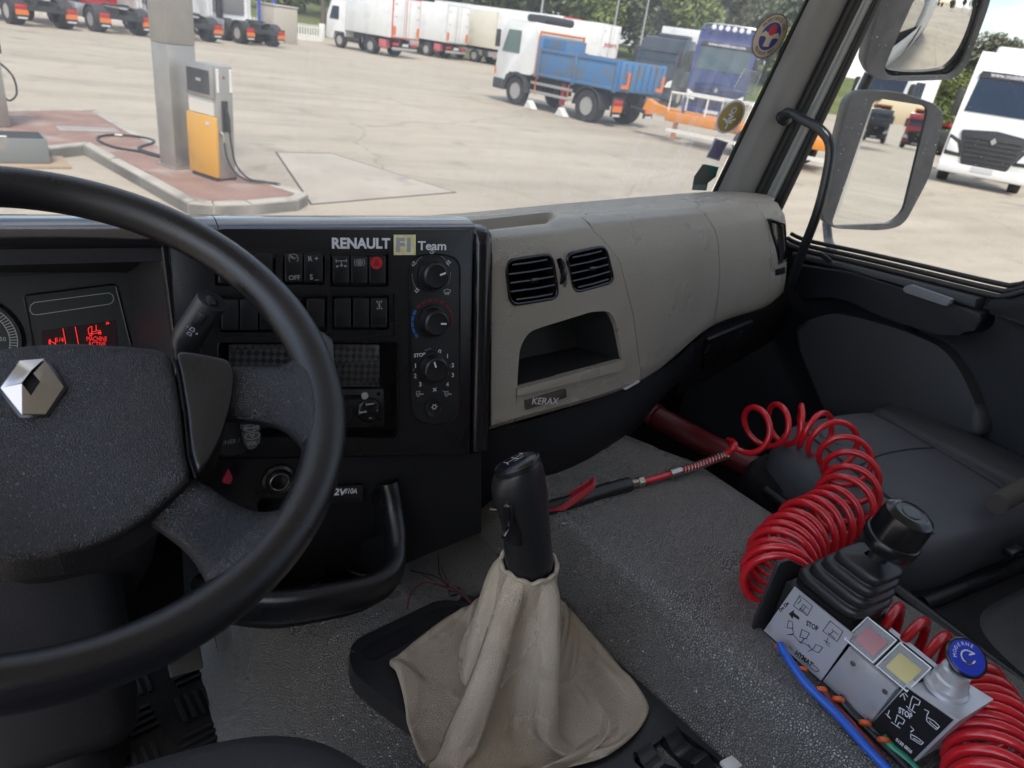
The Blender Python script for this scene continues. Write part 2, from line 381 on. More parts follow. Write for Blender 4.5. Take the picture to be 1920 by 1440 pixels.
# grey trunk beside the island and a second dispenser at its left
tb = thing('steel_trunk', 'low grey metal trunk with open top standing beside the fuel island', 'trunk', gp(45, 313))
TBG = mat('trunk_grey', (.15, .165, .16), .5, dirt=(.26, .2, .14), dscale=5)
c_ = gp(45, 313); Mx = Matrix.Translation(c_) @ Matrix.Rotation(R(8), 4, 'Z')
part(tb, 'walls', MB().box(-.52, .30, -.02, .50, .05, .36, Mx, bev=.01), TBG); part(tb, 'opening', MB().box(-.49, .27, .01, .47, .355, .366, Mx), mat('opening_shade', (.02, .02, .02), .7))  # opening is a dark sheet, painting the shade inside the trunk
part(tb, 'pallet', MB().box(-.66, .52, -.12, .52, .0, .045, Mx, bev=.01), mat('pallet_wood', (.34, .25, .17), .8)); part(tb, 'notice', MB().box(-.22, -.13, .02, .10, .366, .372, Mx), CLR_ if 'CLR_' in globals() else mat('notice_white', (.62, .6, .58), .6))
sp2 = gp(-14, 234, IT)
d2 = thing('fuel_dispenser', 'narrow dark topped fuel dispenser at the far end of the red island', 'fuel pump', sp2, ANG)
part(d2, 'column', MB().box(-.16, .16, -.2, .2, 0, 1.0, None, bev=.01), STEEL, **L_); part(d2, 'head', MB().box(-.18, .2, -.22, .22, 1.0, 1.42, None, bev=.03), mat('head_black', (.03, .033, .035), .35), **L_)
part(d2, 'white_cap', MB().box(-.19, .21, -.23, .23, 1.42, 1.50, None, bev=.03), mat('rib_white'), **L_)
part(d2, 'hose', MB().tube(spline([(.2, 0, .9), (.36, -.05, .7), (.38, -.05, .45), (.25, -.05, .35), (.18, 0, .5)], 6), .014, 8), HS, sharp=180, **L_)

# ================================================================== VEHICLES (own axes: x forward, y left, z up)
TYR = mat('tyre', (.022, .021, .020), .8, bump=.3, bscale=60, dirt=(.06, .055, .05), dscale=5)
RIMS = mat('wheel_rim', (.38, .37, .36), .45, metal=.3); CHS = mat('chassis_dark', (.03, .03, .031), .6, dirt=(.08, .075, .07), dscale=3)
WIN = mat('vehicle_glass', (.025, .04, .06), .06); WINB = mat('windscreen_blue', (.010, .022, .045), .06)
LRED = mat('lamp_red', (.42, .02, .02), .35); LORG = mat('lamp_orange', (.62, .16, .03), .4); LWHT = mat('lamp_clear', (.7, .72, .75), .12)
def paint(n, c): return mat('paint_'+n, c, .3, coat=.4, dirt=tuple(x*.75 for x in c), dscale=1.5, dlo=.5, dhi=.9)
PW = paint('white', (.70, .71, .71))
def XZ(poly, y0, y1, bev=0): # polygon in x,z extruded across y
    return MB().prism(poly, y0, y1, Matrix(((1, 0, 0, 0), (0, 0, 1, 0), (0, 1, 0, 0), (0, 0, 0, 1))), bev=bev)
def YZ(poly, x0, x1, bev=0):
    return MB().prism(poly, x0, x1, Matrix(((0, 0, 1, 0), (1, 0, 0, 0), (0, 1, 0, 0), (0, 0, 0, 1))), bev=bev)
def wheel(root, x, y, r=.50, w_=.32, dual=False):
    s_ = 1 if y > 0 else -1; M = Matrix.Translation((x, y, r)) @ Matrix.Rotation(R(-90*s_), 4, 'X')
    t = part(root, 'wheel', MB().lathe([(r*.58, -w_/2), (r*.95, -w_/2), (r, -w_*.38), (r, w_*.38), (r*.95, w_/2), (r*.58, w_/2), (r*.56, 0)], M, 28, caps=False), TYR, **L_)
    sub(t, 'rim', MB().lathe([(r*.58, w_*.45), (r*.54, w_*.30), (r*.40, w_*.10), (r*.24, w_*.16), (r*.22, w_*.30), (0, w_*.30)], M, 24), RIMS)
def guard(root, x, y, r=.62, w_=.55, m=None):
    y0 = y-w_/2; out_ = [(x+r*math.cos(R(a)), .5+r*math.sin(R(a))) for a in range(0, 181, 15)]; inn = [(x+(r-.04)*math.cos(R(a)), .5+(r-.04)*math.sin(R(a))) for a in range(180, -1, -15)]
    return part(root, 'mudguard', XZ(out_+inn, y0, y0+w_), m or CHS, **L_)
def tail(root, x, y, z=.56):
    t = part(root, 'tail_panel', MB().box(x-.03, x+.03, y-.26, y+.26, z-.28, z+.34, None, bev=.02), CHS, **L_)
    sub(t, 'red_lamp', MB().box(x-.06, x-.031, y-.23, y+.23, z+.10, z+.26, None, bev=.01), LRED); sub(t, 'hazard_stripe', MB().box(x-.055, x-.031, y-.24, y+.24, z-.12, z+.08, None), LORG); sub(t, 'flap_print', MB().box(x-.04, x-.031, y-.18, y+.18, z-.27, z-.2, None), CLR_W)
CLR_W = mat('print_pale', (.5, .5, .52), .6)
def tractor(name, label, color, loc, rot, axles=(0,), group=None, height=3.5):
    t = thing(name, label, 'truck', loc, rot, group); m = color
    rear = min(axles); xr = rear-.9
    for y in (-.42, .42): part(t, 'chassis_rail', MB().box(xr, 4.4, y-.05, y+.05, .72, 1.0, None), CHS, **L_)
    part(t, 'fifth_wheel', MB().lathe([(.0, 0), (.5, 0), (.5, .08), (0, .1)], Matrix.Translation((.1, 0, 1.12)), 20), CHS, **L_)
    for a in axles:
        for y in (-.95, .95): wheel(t, a, y, .5, .55); guard(t, a, y)
    for y in (-1.05, 1.05): wheel(t, 3.7, y)
    for y in (-.95, .95): tail(t, xr+.1, y)
    part(t, 'rear_beam', MB().box(xr, xr+.12, -.75, .75, .62, .82, None), CHS, **L_)
    for y in (-1.0, 1.0): part(t, 'fuel_tank', MB().box(1.1, 2.7, y-.28, y+.28, .5, 1.05, None, bev=.08), mat('tank_alloy', (.4, .4, .41), .4, metal=.6), **L_)
    cb = part(t, 'cab', XZ(rpoly([(2.55, .95), (2.6, height-.35), (2.9, height), (4.1, height), (4.75, height-.7), (5.0, 2.2), (5.05, .75), (4.3, .7), (4.2, 1.1), (3.2, 1.1), (3.1, .95)], .12), -1.22, 1.22, bev=.06), m, **L_)
    part(t, 'cab_back', MB().box(2.50, 2.58, -1.0, 1.0, 1.3, height-.4, None, bev=.02), mat('cab_back_grey', (.2, .2, .2), .5), **L_)
    for y in (-1.225, 1.225): sub(cb, 'side_window', XZ(rpoly([(3.7, 2.05), (3.7, 2.75), (4.4, 2.75), (4.6, 2.05)], .06), y-.006, y+.006), WIN)
    part(t, 'air_stack', MB().box(2.25, 2.5, .5, .8, 1.0, height-.6, None, bev=.05), CHS, **L_)
    part(t, 'deflector', MB().box(2.2, 2.6, -1.2, -1.16, 1.1, height-.4, None), m, **L_); part(t, 'deflector', MB().box(2.2, 2.6, 1.16, 1.2, 1.1, height-.4, None), m, **L_)
    return t
HD = math.atan2(.91, -.40)
def place(px, py, back=0, side=0):
    g_ = gp(px, py); f = Vector((math.cos(HD), math.sin(HD), 0)); l_ = Vector((-f.y, f.x, 0)); return g_+f*back+l_*side
GT = 'tractor units parked in a row by the fence'
tractor('tractor_unit', 'dark tractor unit at the end of the row by fence', paint('charcoal', (.05, .05, .055)), place(92, 54, .8), HD, (0,), GT)
tractor('tractor_unit', 'red cab tractor unit parked by the white fence', paint('red', (.42, .02, .025)), place(240, 67, .8), HD, (0,), GT)
tractor('tractor_unit', 'white tractor unit half hidden behind the steel post', PW, place(376, 79, .8), HD, (0,), GT)
tractor('tractor_unit', 'white three axle tractor unit beside the blue poles', paint('white2', (.68, .70, .72)), place(499, 88, .8), HD, (0, 1.4), GT)

# --- white picket fence on a low wall
fa, fb = gp(-60, 12), gp(640, 82); fv = (fb-fa); fl_ = fv.length; fd = fv.normalized(); rot = math.atan2(fd.y, fd.x)
FW_ = mat('fence_white', (.68, .68, .66), .6)
fence = thing('picket_fence', 'low white picket fence with square posts along the yard edge', 'fence', fa, rot)
np_ = int(fl_/3.2)
for i in range(np_+1): part(fence, 'post', MB().box(i*3.2-.16, i*3.2+.16, -.15, .15, 0, 1.2, None, bev=.02), FW_, **L_)
for z in (.30, .85): part(fence, 'rail', MB().box(0, np_*3.2, -.03, .03, z, z+.08, None), FW_, **L_)
part(fence, 'low_wall', MB().box(0, np_*3.2, -.12, .12, 0, .22, None), FW_, **L_)
q = MB()
for i in range(int(np_*3.2/.23)): q.box(i*.23, i*.23+.11, -.05, -.03, .2, 1.08, None)
o = part(fence, 'pickets', q, FW_, **L_); o['kind'] = 'stuff'
hut = gp(538, 82)
h_ = thing('concrete_kiosk', 'small plain concrete kiosk between tractor units and picket fence', 'kiosk', hut, HD)
part(h_, 'walls', MB().box(0, 1.7, -.8, .9, 0, 2.0, None, bev=.03), mat('kiosk_wall', (.40, .37, .32), .85, dirt=(.3, .28, .24), dscale=1.5), **L_); part(h_, 'roof_slab', MB().box(-.05, 1.75, -.85, .95, 2.0, 2.08, None, bev=.02), mat('kiosk_roof', (.45, .42, .37), .85), **L_)
for lb, px, py in (('nearer the kiosk', 515, 78), ('nearer the white tractor cab', 487, 76)):
    b_ = gp(px, py); bp = thing('blue_pole', 'tall blue steel pole, the one '+lb, 'pole', b_); part(bp, 'shaft', MB().tube([b_, b_+Vector((0, 0, 6))], .09, 12), paint('poleblue', (.03, .07, .42))); part(bp, 'foot', MB().tube([b_, b_+Vector((0, 0, .06))], .2, 12), CHS)

# --- box lorries backed along the yard
def lorry(name, label, loc, rot, L=7.6, Wd=2.5, h0=1.15, h1=3.75, frame=None, color=None, cab=True, marks=LORG, group=None, door_m=None):
    t = thing(name, label, 'lorry', loc, rot, group); color = color or PW
    part(t, 'cargo_box', MB().box(0, L, -Wd/2, Wd/2, h0, h1, None, bev=.03), color, **L_)
    fm = frame or color
    dr = part(t, 'rear_frame', YZ([(-Wd/2, h0), (Wd/2, h0), (Wd/2, h1), (-Wd/2, h1)], -.05, -.004, bev=.01), fm, **L_)
    for y in (-.61, .61):
        d = part(t, 'rear_door', MB().box(-.085, -.051, y-.57, y+.57, h0+.08, h1-.1, None, bev=.012), door_m or color, **L_)
        sub(d, 'lock_rod', MB().tube([(-.10, y*.35, h0+.1), (-.10, y*.35, h1-.15)], .018, 6), RIMS)
        for z in (h0+.4, h0+1.2, h1-.5): sub(d, 'hinge', MB().box(-.10, -.086, y+.38*(1 if y > 0 else -1)-.1, y+.38*(1 if y > 0 else -1)+.1, z, z+.07, None), RIMS)
    for y in (-Wd/2+.18, Wd/2-.18): part(t, 'marker_plate', MB().box(-.10, -.087, y-.12, y+.12, h0+.15, h0+.7, None), marks, **L_)
    part(t, 'rear_bumper', MB().box(-.1, .05, -1.1, 1.1, .45, .62, None, bev=.02), RIMS, **L_)
    for y in (-.85, .85): part(t, 'tail_lamp', MB().box(-.08, 0, y-.25, y+.25, .72, .88, None, bev=.01), LRED, **L_)
    part(t, 'plate', MB().box(-.09, -.05, -.26, .26, .70, .86, None), CLR_W, **L_)
    for y in (-.4, .4): part(t, 'chassis_rail', MB().box(0, L, y-.06, y+.06, .75, 1.12, None), CHS, **L_)
    for y in (-.98, .98): wheel(t, 1.9, y, .48, .5)
    for y in (-1.18, 1.18): part(t, 'side_guard', MB().box(2.7, L-1.6, y-.03, y+.03, .55, .95, None, bev=.01), RIMS, **L_)
    for y in (-1.05, 1.05): wheel(t, L+.6 if cab else L-1.2, y, .48)
    if cab:
        cb = part(t, 'cab', XZ(rpoly([(L+.12, .7), (L+.12, 2.85), (L+1.5, 2.85), (L+1.95, 1.9), (L+2.0, .55), (L+1.3, .5), (L+1.2, 1.0), (L+.2, 1.0)], .1), -1.15, 1.15, bev=.06), color, **L_)
        for y in (-1.155, 1.155): sub(cb, 'side_window', XZ(rpoly([(L+.75, 1.7), (L+.75, 2.5), (L+1.4, 2.5), (L+1.7, 1.7)], .05), y-.006, y+.006), WIN)
    part(t, 'skirt_box', MB().box(.6, 1.2, .7, 1.15, .5, 1.0, None, bev=.03), mat('box_pink', (.5, .12, .14), .5) if frame else CHS, **L_)
    return t
GB_ = 'white box lorries and trailers'
REDF = paint('frame_red', (.55, .06, .05))
lorry('box_lorry', 'white box lorry with red framed rear doors near the fence', place(757, 110, 0, 0), HD, 4.3, h1=3.55, frame=REDF, group=GB_)
IV = paint('ivory', (.60, .58, .50))
lorry('box_trailer', 'white box trailer with ribbed doors next to red framed lorry', place(852, 113, 0, 0), HD, 12.5, h1=3.7, cab=False, group=GB_, frame=paint('dull', (.55, .55, .54)))
lorry('box_trailer', 'cream box trailer with cream doors beside the blue dump truck cab', place(940, 124, 0, 0), HD, 12.5, h1=3.75, color=IV, cab=False, group=GB_)
lorry('box_trailer', 'white box trailer standing behind the dump truck cab', place(1058, 145, 0, 0), HD, 12.5, h1=4.0, cab=False, group=GB_, frame=REDF)
lorry('box_trailer', 'white refrigerated trailer seen above the blue tipper body', place(1130, 157, 0, 0), HD, 12.5, h1=3.9, cab=False, group=GB_, door_m=paint('pure', (.75, .75, .76)))
tl = [o for o in COL.objects if o.name.startswith('box_trailer') and o.parent is None][-1]
me = text_mesh('isotherm', Matrix.Translation((-.09, 0, 2.6)) @ Matrix(((0, 0, -1, 0), (-1, 0, 0, 0), (0, 1, 0, 0), (0, 0, 0, 1))), .5, None, .01); me.materials.clear(); me.materials.append(LRED); o = bpy.data.objects.new('lettering', me); COL.objects.link(o); o.parent = tl
# lamp box on the trailers' yard mast
# --- blue dump truck
Fp, Rp = gp(962, 196), gp(1094, 228); dv = (Fp-Rp); WB = dv.length; rot = math.atan2(dv.y, dv.x)
lft = Vector((-dv.y, dv.x, 0)).normalized()
dt = thing('dump_truck', 'white cab dump truck with battered blue tipper body', 'truck', Rp-lft*1.2, rot)
DB = mat('tipper_blue', (.06, .17, .35), .5, dirt=(.13, .14, .15), dscale=2.2, dlo=.46, dhi=.72)
for y in (-.98, .98): wheel(dt, 0, y, .52, .5); guard(dt, 0, y, .66, .55)
for y in (-1.05, 1.05): wheel(dt, WB, y, .50)
for y in (-.42, .42): part(dt, 'chassis_rail', MB().box(-1.0, WB+.6, y-.06, y+.06, .78, 1.05, None), CHS, **L_)
cab_ = part(dt, 'cab', XZ(rpoly([(WB-.85, 1.15), (WB-.85, 2.55), (WB-.7, 2.88), (WB+.75, 2.88), (WB+1.05, 2.5), (WB+1.22, 1.75), (WB+1.25, .75), (WB+.75, .7), (WB+.55, 1.12), (WB-.55, 1.12)], .1), -1.2, 1.2, bev=.06), PW, **L_)
for y in (-1.206, 1.206): sub(cab_, 'side_window', XZ(rpoly([(WB+.0, 1.78), (WB+.0, 2.55), (WB+.7, 2.55), (WB+.98, 1.78)], .06), y-.006, y+.006), mat('door_glass', (.10, .16, .15), .08))
sub(cab_, 'windscreen', XZ(rpoly([(WB+1.03, 2.52), (WB+1.23, 1.75), (WB+1.245, 1.75), (WB+1.05, 2.54)], .004), -1.05, 1.05), WIN)
part(dt, 'air_deflector', MB().box(WB-.7, WB+.3, -.8, .8, 2.88, 3.15, None, bev=.1), mat('deflector_dark', (.03, .03, .035), .4), **L_)
part(dt, 'front_bumper', MB().box(WB+.7, WB+1.32, -1.22, 1.22, .45, .85, None, bev=.06), mat('bumper_dark', (.04, .045, .05), .5), **L_)
part(dt, 'mirror', MB().box(WB+1.0, WB+1.1, 1.3, 1.5, 1.9, 2.5, None, bev=.04), CHS, **L_)
part(dt, 'indicator', MB().box(WB+1.2, WB+1.27, 1.0, 1.22, .95, 1.2, None), LORG, **L_)
part(dt, 'cab_guard', MB().tube([(WB-.95, 1.15, 1.1), (WB-.95, 1.15, 2.6), (WB-.95, -1.15, 2.6), (WB-.95, -1.15, 1.1)], .05, 8), LORG, **L_)
for y in (-1.12, 1.12): part(dt, 'front_fender', XZ([(WB+.66*math.cos(R(a)), .5+.66*math.sin(R(a))) for a in range(0, 181, 15)]+[(WB+.56*math.cos(R(a)), .5+.56*math.sin(R(a))) for a in range(180, -1, -15)], y-.13, y+.13), CHS, **L_)
bx0, bx1 = -1.25, WB-1.05; TZ = 1.15; TT = 2.08
tb_ = part(dt, 'tipper_floor', MB().box(bx0, bx1, -1.22, 1.22, TZ, TZ+.1, None), DB, **L_)
for y in (-1.22, 1.19): part(dt, 'tipper_side', MB().box(bx0+.05, bx1, y, y+.035, TZ, TT, None, bev=.008), DB, **L_)
for y in (-1.255, 1.225):
    for x in (bx0+.05, (bx0+bx1)/2, bx1-.12): part(dt, 'side_post', MB().box(x, x+.14, y, y+.035, TZ-.05, TT+.03, None, bev=.008), DB, **L_)
    for z in (TZ+.02, TT-.1): part(dt, 'side_rail', MB().box(bx0+.19, (bx0+bx1)/2-.01, y+.002, y+.030, z, z+.1, None, bev=.008), DB, **L_); part(dt, 'side_rail', MB().box((bx0+bx1)/2+.15, bx1-.13, y+.002, y+.030, z, z+.1, None, bev=.008), DB, **L_)
part(dt, 'headboard', MB().box(bx1, bx1+.06, -1.22, 1.22, TZ, TT+.38, None, bev=.01), DB, **L_)
part(dt, 'head_rail', MB().box(bx1-1.1, bx1-.01, 1.0, 1.04, TT, TT+.32, None), DB, **L_)
tg_ = part(dt, 'tailgate', MB().box(bx0-.03, bx0+.045, -1.2, 1.2, TZ+.02, TT+.02, None, bev=.01), DB, **L_)
for k in range(7): sub(tg_, 'gate_rib', MB().box(bx0-.07, bx0-.031, -1.05+k*.33, -.98+k*.33, TZ+.1, TT-.05, None), DB)
for y in (-.95, .95): sub(tg_, 'warning_mark', YZ([(y-.2, TZ+.1), (y+.2, TZ+.1), (y+.2, TZ+.22), (y-.06, TZ+.22), (y-.06, TZ+.62), (y-.2, TZ+.62)], bx0-.085, bx0-.072), LORG)
for y in (-.9, .9): tail(dt, bx0+.15, y, .62)
for z in (.55, .85): part(dt, 'side_guard', MB().box(.8, WB-.75, 1.12, 1.16, z, z+.1, None, bev=.01), RIMS, **L_)
part(dt, 'red_cylinder', MB().tube([(1.35, 1.0, .35), (1.35, 1.0, 1.05)], .1, 12), LRED, **L_)
for x in (1.0, WB-1.0): part(dt, 'guard_hoop', MB().tube(spline([(x, 1.13, .5), (x, 1.15, 1.0), (x-.15, 1.13, 1.12)], 4), .025, 6), LORG, **L_)
part(dt, 'tow_hitch', MB().tube([(-1.0, 0, .7), (-1.6, 0, .62)], .06, 8), CHS, **L_)
for x in (.95, WB-1.1): part(dt, 'wheel_chock', MB().prism([(x-.2, 0.0), (x+.25, 0.0), (x+.1, .28)], 1.15, 1.45, Matrix(((1, 0, 0, 0), (0, 0, 1, 0), (0, 1, 0, .02), (0, 0, 0, 1)))), mat('chock_white', (.6, .6, .58), .6), **L_)
# --- cab-over lorries facing the camera
def facing(name, label, A, B, color, height=3.75, wind=WINB, grille=None, head=None, length=5.5, sign=None, group=None, bumper=None, rack=False, trailer=None, low=False):
    A, B = gp(*A), gp(*B); lat = (B-A).normalized(); hd = Vector((lat.y, -lat.x, 0))
    c = (A+B)/2
    if hd.dot(c) > 0: hd = -hd
    t = thing(name, label, 'lorry', c-hd*5.0, math.atan2(hd.y, hd.x), group)
    Hh = height
    cb = part(t, 'cab', XZ(rpoly([(2.8, .85), (2.75, Hh-.25), (3.0, Hh), (4.15, Hh), (4.62, Hh-.55), (4.92, 2.15), (5.0, 1.4), (5.0, .45), (4.3, .45), (4.2, 1.05), (3.2, 1.05)], .14), -1.22, 1.22, bev=.09), color, **L_)
    def front(z): # x of the cab front at height z
        pts = [(.45, 5.0), (1.4, 5.0), (2.15, 4.92), (Hh-.55, 4.62), (Hh, 4.15)]
        for (z0, x0), (z1, x1) in zip(pts[:-1], pts[1:]):
            if z0 <= z <= z1: return x0+(x1-x0)*(z-z0)/(z1-z0)
        return 4.2
    def fpanel(name_, poly, m, d=.02, root=cb): # polygon in y,z laid on the front, tessellated in z
        p = [(y, z) for y, z in poly]; vs = [Vector((front(z)+d, y, z)) for y, z in p]; k = len(vs); vs2 = [v-Vector((.05, 0, 0)) for v in vs]
        return sub(root, name_, MB().add(vs+vs2, [tuple(range(k)), tuple(range(k, 2*k))[::-1]]+[(i, (i+1) % k, k+(i+1) % k, k+i) for i in range(k)]), m)
    w0_, w1_ = 2.15, Hh-.72
    fpanel('windscreen', [(-1.08, w0_), (1.08, w0_), (1.02, w1_), (-1.02, w1_)], wind)
    fpanel('sun_visor', [(-1.06, w1_+.02), (1.06, w1_+.02), (1.0, w1_+.17), (-1.0, w1_+.17)], mat('visor_dark', (.02, .02, .03), .3) if not low else color, .08)
    if sign:
        me = text_mesh(sign, Matrix.Translation((front(w1_+.09)+.10, 0, w1_+.09)) @ Matrix(((0, 0, 1, 0), (1, 0, 0, 0), (0, 1, 0, 0), (0, 0, 0, 1))), .17, 1.5, .003); me.materials.clear(); me.materials.append(WHT); o = bpy.data.objects.new('lettering', me); COL.objects.link(o); o.parent = cb
    if grille:
        g_ = part(t, 'grille', YZ(rpoly([(-.62, .62), (.62, .62), (.95, 1.62), (0, 1.72), (-.95, 1.62)], .08), 4.97, 5.045, bev=.02), grille, **L_)
        for k in range(6): sub(g_, 'grille_bar', MB().box(5.03, 5.075, -.62-.03*k, .62+.03*k, .78+k*.13, .82+k*.13, None, bev=.01), CHS)
        sub(g_, 'emblem', MB().prism([(0, -.11), (.085, 0), (0, .11), (-.085, 0)], 5.08, 5.10, Matrix(((0, 0, 1, 0), (1, 0, 0, 0), (0, 1, 0, 1.42), (0, 0, 0, 1)))), CHR_ if 'CHR_' in globals() else RIMS)
    for y in (-1, 1):
        part(t, 'headlight_bezel', YZ(ccw(rpoly([(y*.70, .84), (y*1.19, .86), (y*1.19, 1.46), (y*.86, 1.32)], .04)), 4.95, 5.012, bev=.01), CHS, **L_)
        hl = part(t, 'headlight', YZ(ccw(rpoly([(y*.78, .95), (y*1.16, .98), (y*1.16, 1.35), (y*.92, 1.22)], .04)), 4.96, 5.03, bev=.02), LWHT, **L_)
        m_ = part(t, 'mirror', MB().box(4.65, 4.85, y*1.34-.1, y*1.34+.1, 1.95, 2.75, None, bev=.06), CHS, **L_)
        sub(m_, 'arm', MB().tube([(4.7, y*1.2, 2.7), (4.75, y*1.36, 2.75)], .03, 6), CHS)
        wheel(t, 3.7, y*1.03, .52); wheel(t, .2, y*.98, .52, .5)
        sub(cb, 'side_window', XZ(rpoly([(3.75, 2.1), (3.75, 2.85), (4.4, 2.85), (4.65, 2.1)], .06), y*1.226-.006, y*1.226+.006), WIN)
    part(t, 'bumper', MB().box(4.4, 5.07, -1.23, 1.23, .35, .66, None, bev=.06), bumper or color, **L_)
    part(t, 'plate', MB().box(5.07, 5.09, -.3, .3, .50, .63, None), CLR_W, **L_)
    for y in (-.42, .42): part(t, 'chassis_rail', MB().box(-.8, 4.4, y-.05, y+.05, .72, 1.0, None), CHS, **L_)
    if rack:
        part(t, 'lamp_bar', MB().tube(spline([(4.3, -1.1, Hh-.1), (4.45, -.9, Hh+.1), (4.45, .9, Hh+.1), (4.3, 1.1, Hh-.1)], 4), .035, 8), CHR2, **L_)
        for k in range(6): part(t, 'roof_lamp', MB().lathe([(0, .04), (.09, .03), (.1, 0), (.06, -.08)], Matrix.Translation((4.5, -.7+k*.28, Hh+.0)) @ Matrix.Rotation(R(90), 4, 'Y'), 14), LWHT, **L_)
    part(t, 'roof_spoiler', MB().box(2.7, 3.4, -.9, .9, Hh-.02, Hh+.22, None, bev=.1), color, **L_)
    if trailer: part(t, 'trailer', MB().box(-trailer, 2.2, -1.25, 1.25, 1.2, 3.9, None, bev=.03), PW, **L_)
    return t
CHR2 = mat('polished_metal', (.6, .6, .6), .25, metal=1)
facing('cab_lorry', 'white lorry with dark grille and web address on its visor', (1733, 336), (1925, 374), PW, 3.85, grille=mat('grille_dark', (.035, .038, .045), .5), sign='www.mobilitrans.com')
facing('cab_lorry', 'white lorry standing behind the pillar and side mirror', (1556, 262), (1672, 288), PW, 3.7, grille=mat('grille_grey', (.25, .26, .27), .5), bumper=PW)
NAVY = mat('paint_navy', (.018, .032, .125), .3, coat=.4, dirt=(.06, .07, .18), dscale=2)
facing('cab_lorry', 'dark blue lorry with roof lamp bar behind the orange trailer', (1262, 226), (1392, 248), NAVY, 3.75, wind=mat('navy_glass', (.05, .08, .10), .06), sign='www.mobilitrans.com', rack=True, bumper=NAVY, grille=NAVY)
facing('dark_lorry', 'dark cab lorry between the tipper body and dark blue lorry', (1165, 186), (1262, 204), paint('slate', (.035, .045, .06)), 3.3, wind=mat('slate_glass', (.03, .045, .06), .08), trailer=6, low=True)
facing('red_lorry', 'red lorry cab half hidden behind the white lorry', (1722, 238), (1776, 248), paint('crimson', (.42, .015, .03)), 3.2, wind=WIN)
# --- orange low trailer
oa, ob = gp(1205, 252), gp(1560, 326); dv = (ob-oa); LL = dv.length; rot = math.atan2(dv.y, dv.x)
ot = thing('orange_trailer', 'low orange drawbar trailer with pale rails beside the dark blue lorry', 'trailer', oa, rot)
ORN = mat('paint_orange', (.60, .22, .03), .45, dirt=(.38, .15, .04), dscale=2)
part(ot, 'drawbar', XZ([(-.1, .78), (.0, 1.12), (.3, .98), (1.1, .92), (1.1, .68), (.5, .72)], -.2, .2, bev=.02), ORN, **L_)
for y in (-.75, .75): part(ot, 'side_beam', MB().box(1.0, LL, y-.1, y+.1, .62, .90, None, bev=.02), ORN, **L_)
for k in range(int(LL/.9)): part(ot, 'cross_member', MB().box(1.2+k*.9, 1.32+k*.9, -.64, .64, .68, .84, None), ORN, **L_)
part(ot, 'deck', MB().box(1.9, LL, -.62, .62, .86, .90, None), ORN, **L_)
for y in (-.7, .7):
    part(ot, 'rail', MB().tube([(1.0, y, .92), (1.0, y, 1.45), (3.6, y, 1.45), (3.6, y, .92)], .035, 8), mat('rail_pale', (.62, .62, .58), .5), **L_)
    part(ot, 'rail_stay', MB().tube([(2.2, y, .92), (2.2, y, 1.45)], .03, 8), mat('rail_pale'), **L_)
    for x in (LL-1.2, LL-2.4): wheel(ot, x, y*1.25, .42, .3)
part(ot, 'ramp_edge', MB().box(1.2, LL, -1.05, -.98, .34, .44, None), mat('rail_pale'), **L_)
part(ot, 'support_leg', MB().box(1.0, 1.12, -.06, .06, .04, .7, None), ORN, **L_)

# ================================================================== TREES
LF1 = mat('leaf_green', (.08, .105, .05), .6, col2=(.12, .145, .075), nscale=.9); LF2 = mat('leaf_olive', (.09, .105, .06), .6, col2=(.13, .14, .09), nscale=.8); LF3 = mat('leaf_bright', (.10, .14, .035), .6, col2=(.16, .19, .05), nscale=1.2)
BARK = mat('bark', (.12, .10, .08), .9, bump=.5, bscale=20)
def tree_proto(kind, h, spread, nleaf, m, name, label, sz=.24):
    random.seed(kind*13+3); t = thing(name, label, 'tree', (0, 0, 0), 0, 'trees beyond the yard')
    tr = MB(); tr.tube(spline([(0, 0, 0), (.1, .05, h*.3), (-.05, .1, h*.62), (.05, 0, h*.92)], 4), [h*.02*(1-.07*i) for i in range(13)], 8)
    blobs = []
    for k in range(11):
        a = random.uniform(0, 6.28); z = h*random.uniform(.40, .92); rr_ = spread*random.uniform(.2, .75)*(1.1-z/h*.6); c = Vector((rr_*math.cos(a), rr_*math.sin(a), z)); blobs.append((c, spread*random.uniform(.28, .5)))
        tr.tube([(0, 0, z*.6), tuple(c*.6+Vector((0, 0, z*.25))), tuple(c)], [h*.008, h*.005, h*.002], 5)
    part(t, 'trunk', tr, BARK, local=True)
    lv = MB()
    for k in range(nleaf):
        c, r_ = random.choice(blobs); d = Vector((random.gauss(0, 1), random.gauss(0, 1), random.gauss(0, .8))).normalized()*r_*random.uniform(.45, 1.05)**.6
        p = c+d; n = Vector((random.gauss(0, 1), random.gauss(0, 1), random.gauss(.3, 1))).normalized(); u = n.orthogonal().normalized(); v = n.cross(u); s_ = sz*random.uniform(.6, 1.4)
        lv.add([p-u*s_, p-v*s_*.5, p+u*s_, p+v*s_*.5], [(0, 1, 2, 3)])
    part(t, 'crown', lv, m, local=True)
    return t
protos = [tree_proto(1, 10, 4.0, 4600, LF1, 'broadleaf_tree', 'dense dark green broadleaf tree in the wood beyond the yard'), tree_proto(2, 12, 3.4, 3800, LF2, 'eucalyptus_tree', 'tall olive green tree with open crown in the wood beyond the yard'), tree_proto(3, 6.5, 3.6, 3800, LF3, 'bright_tree', 'low bright green bushy tree in the wood beyond the yard')]
pos = []
random.seed(21)
for row, (dist, n_) in enumerate(((78, 17), (92, 17), (108, 16))):
    for i in range(n_):
        px = 545+1010*i/(n_-1)+random.uniform(-25, 25); d = ray(px, 60); a = math.atan2(d.x, d.y); dd = dist+random.uniform(-5, 5)
        pos.append((Vector((dd*math.sin(a), dd*math.cos(a), 0)), 2 if row == 0 and i % 3 == 0 else (i+row) % 2, random.uniform(.8, 1.25)))
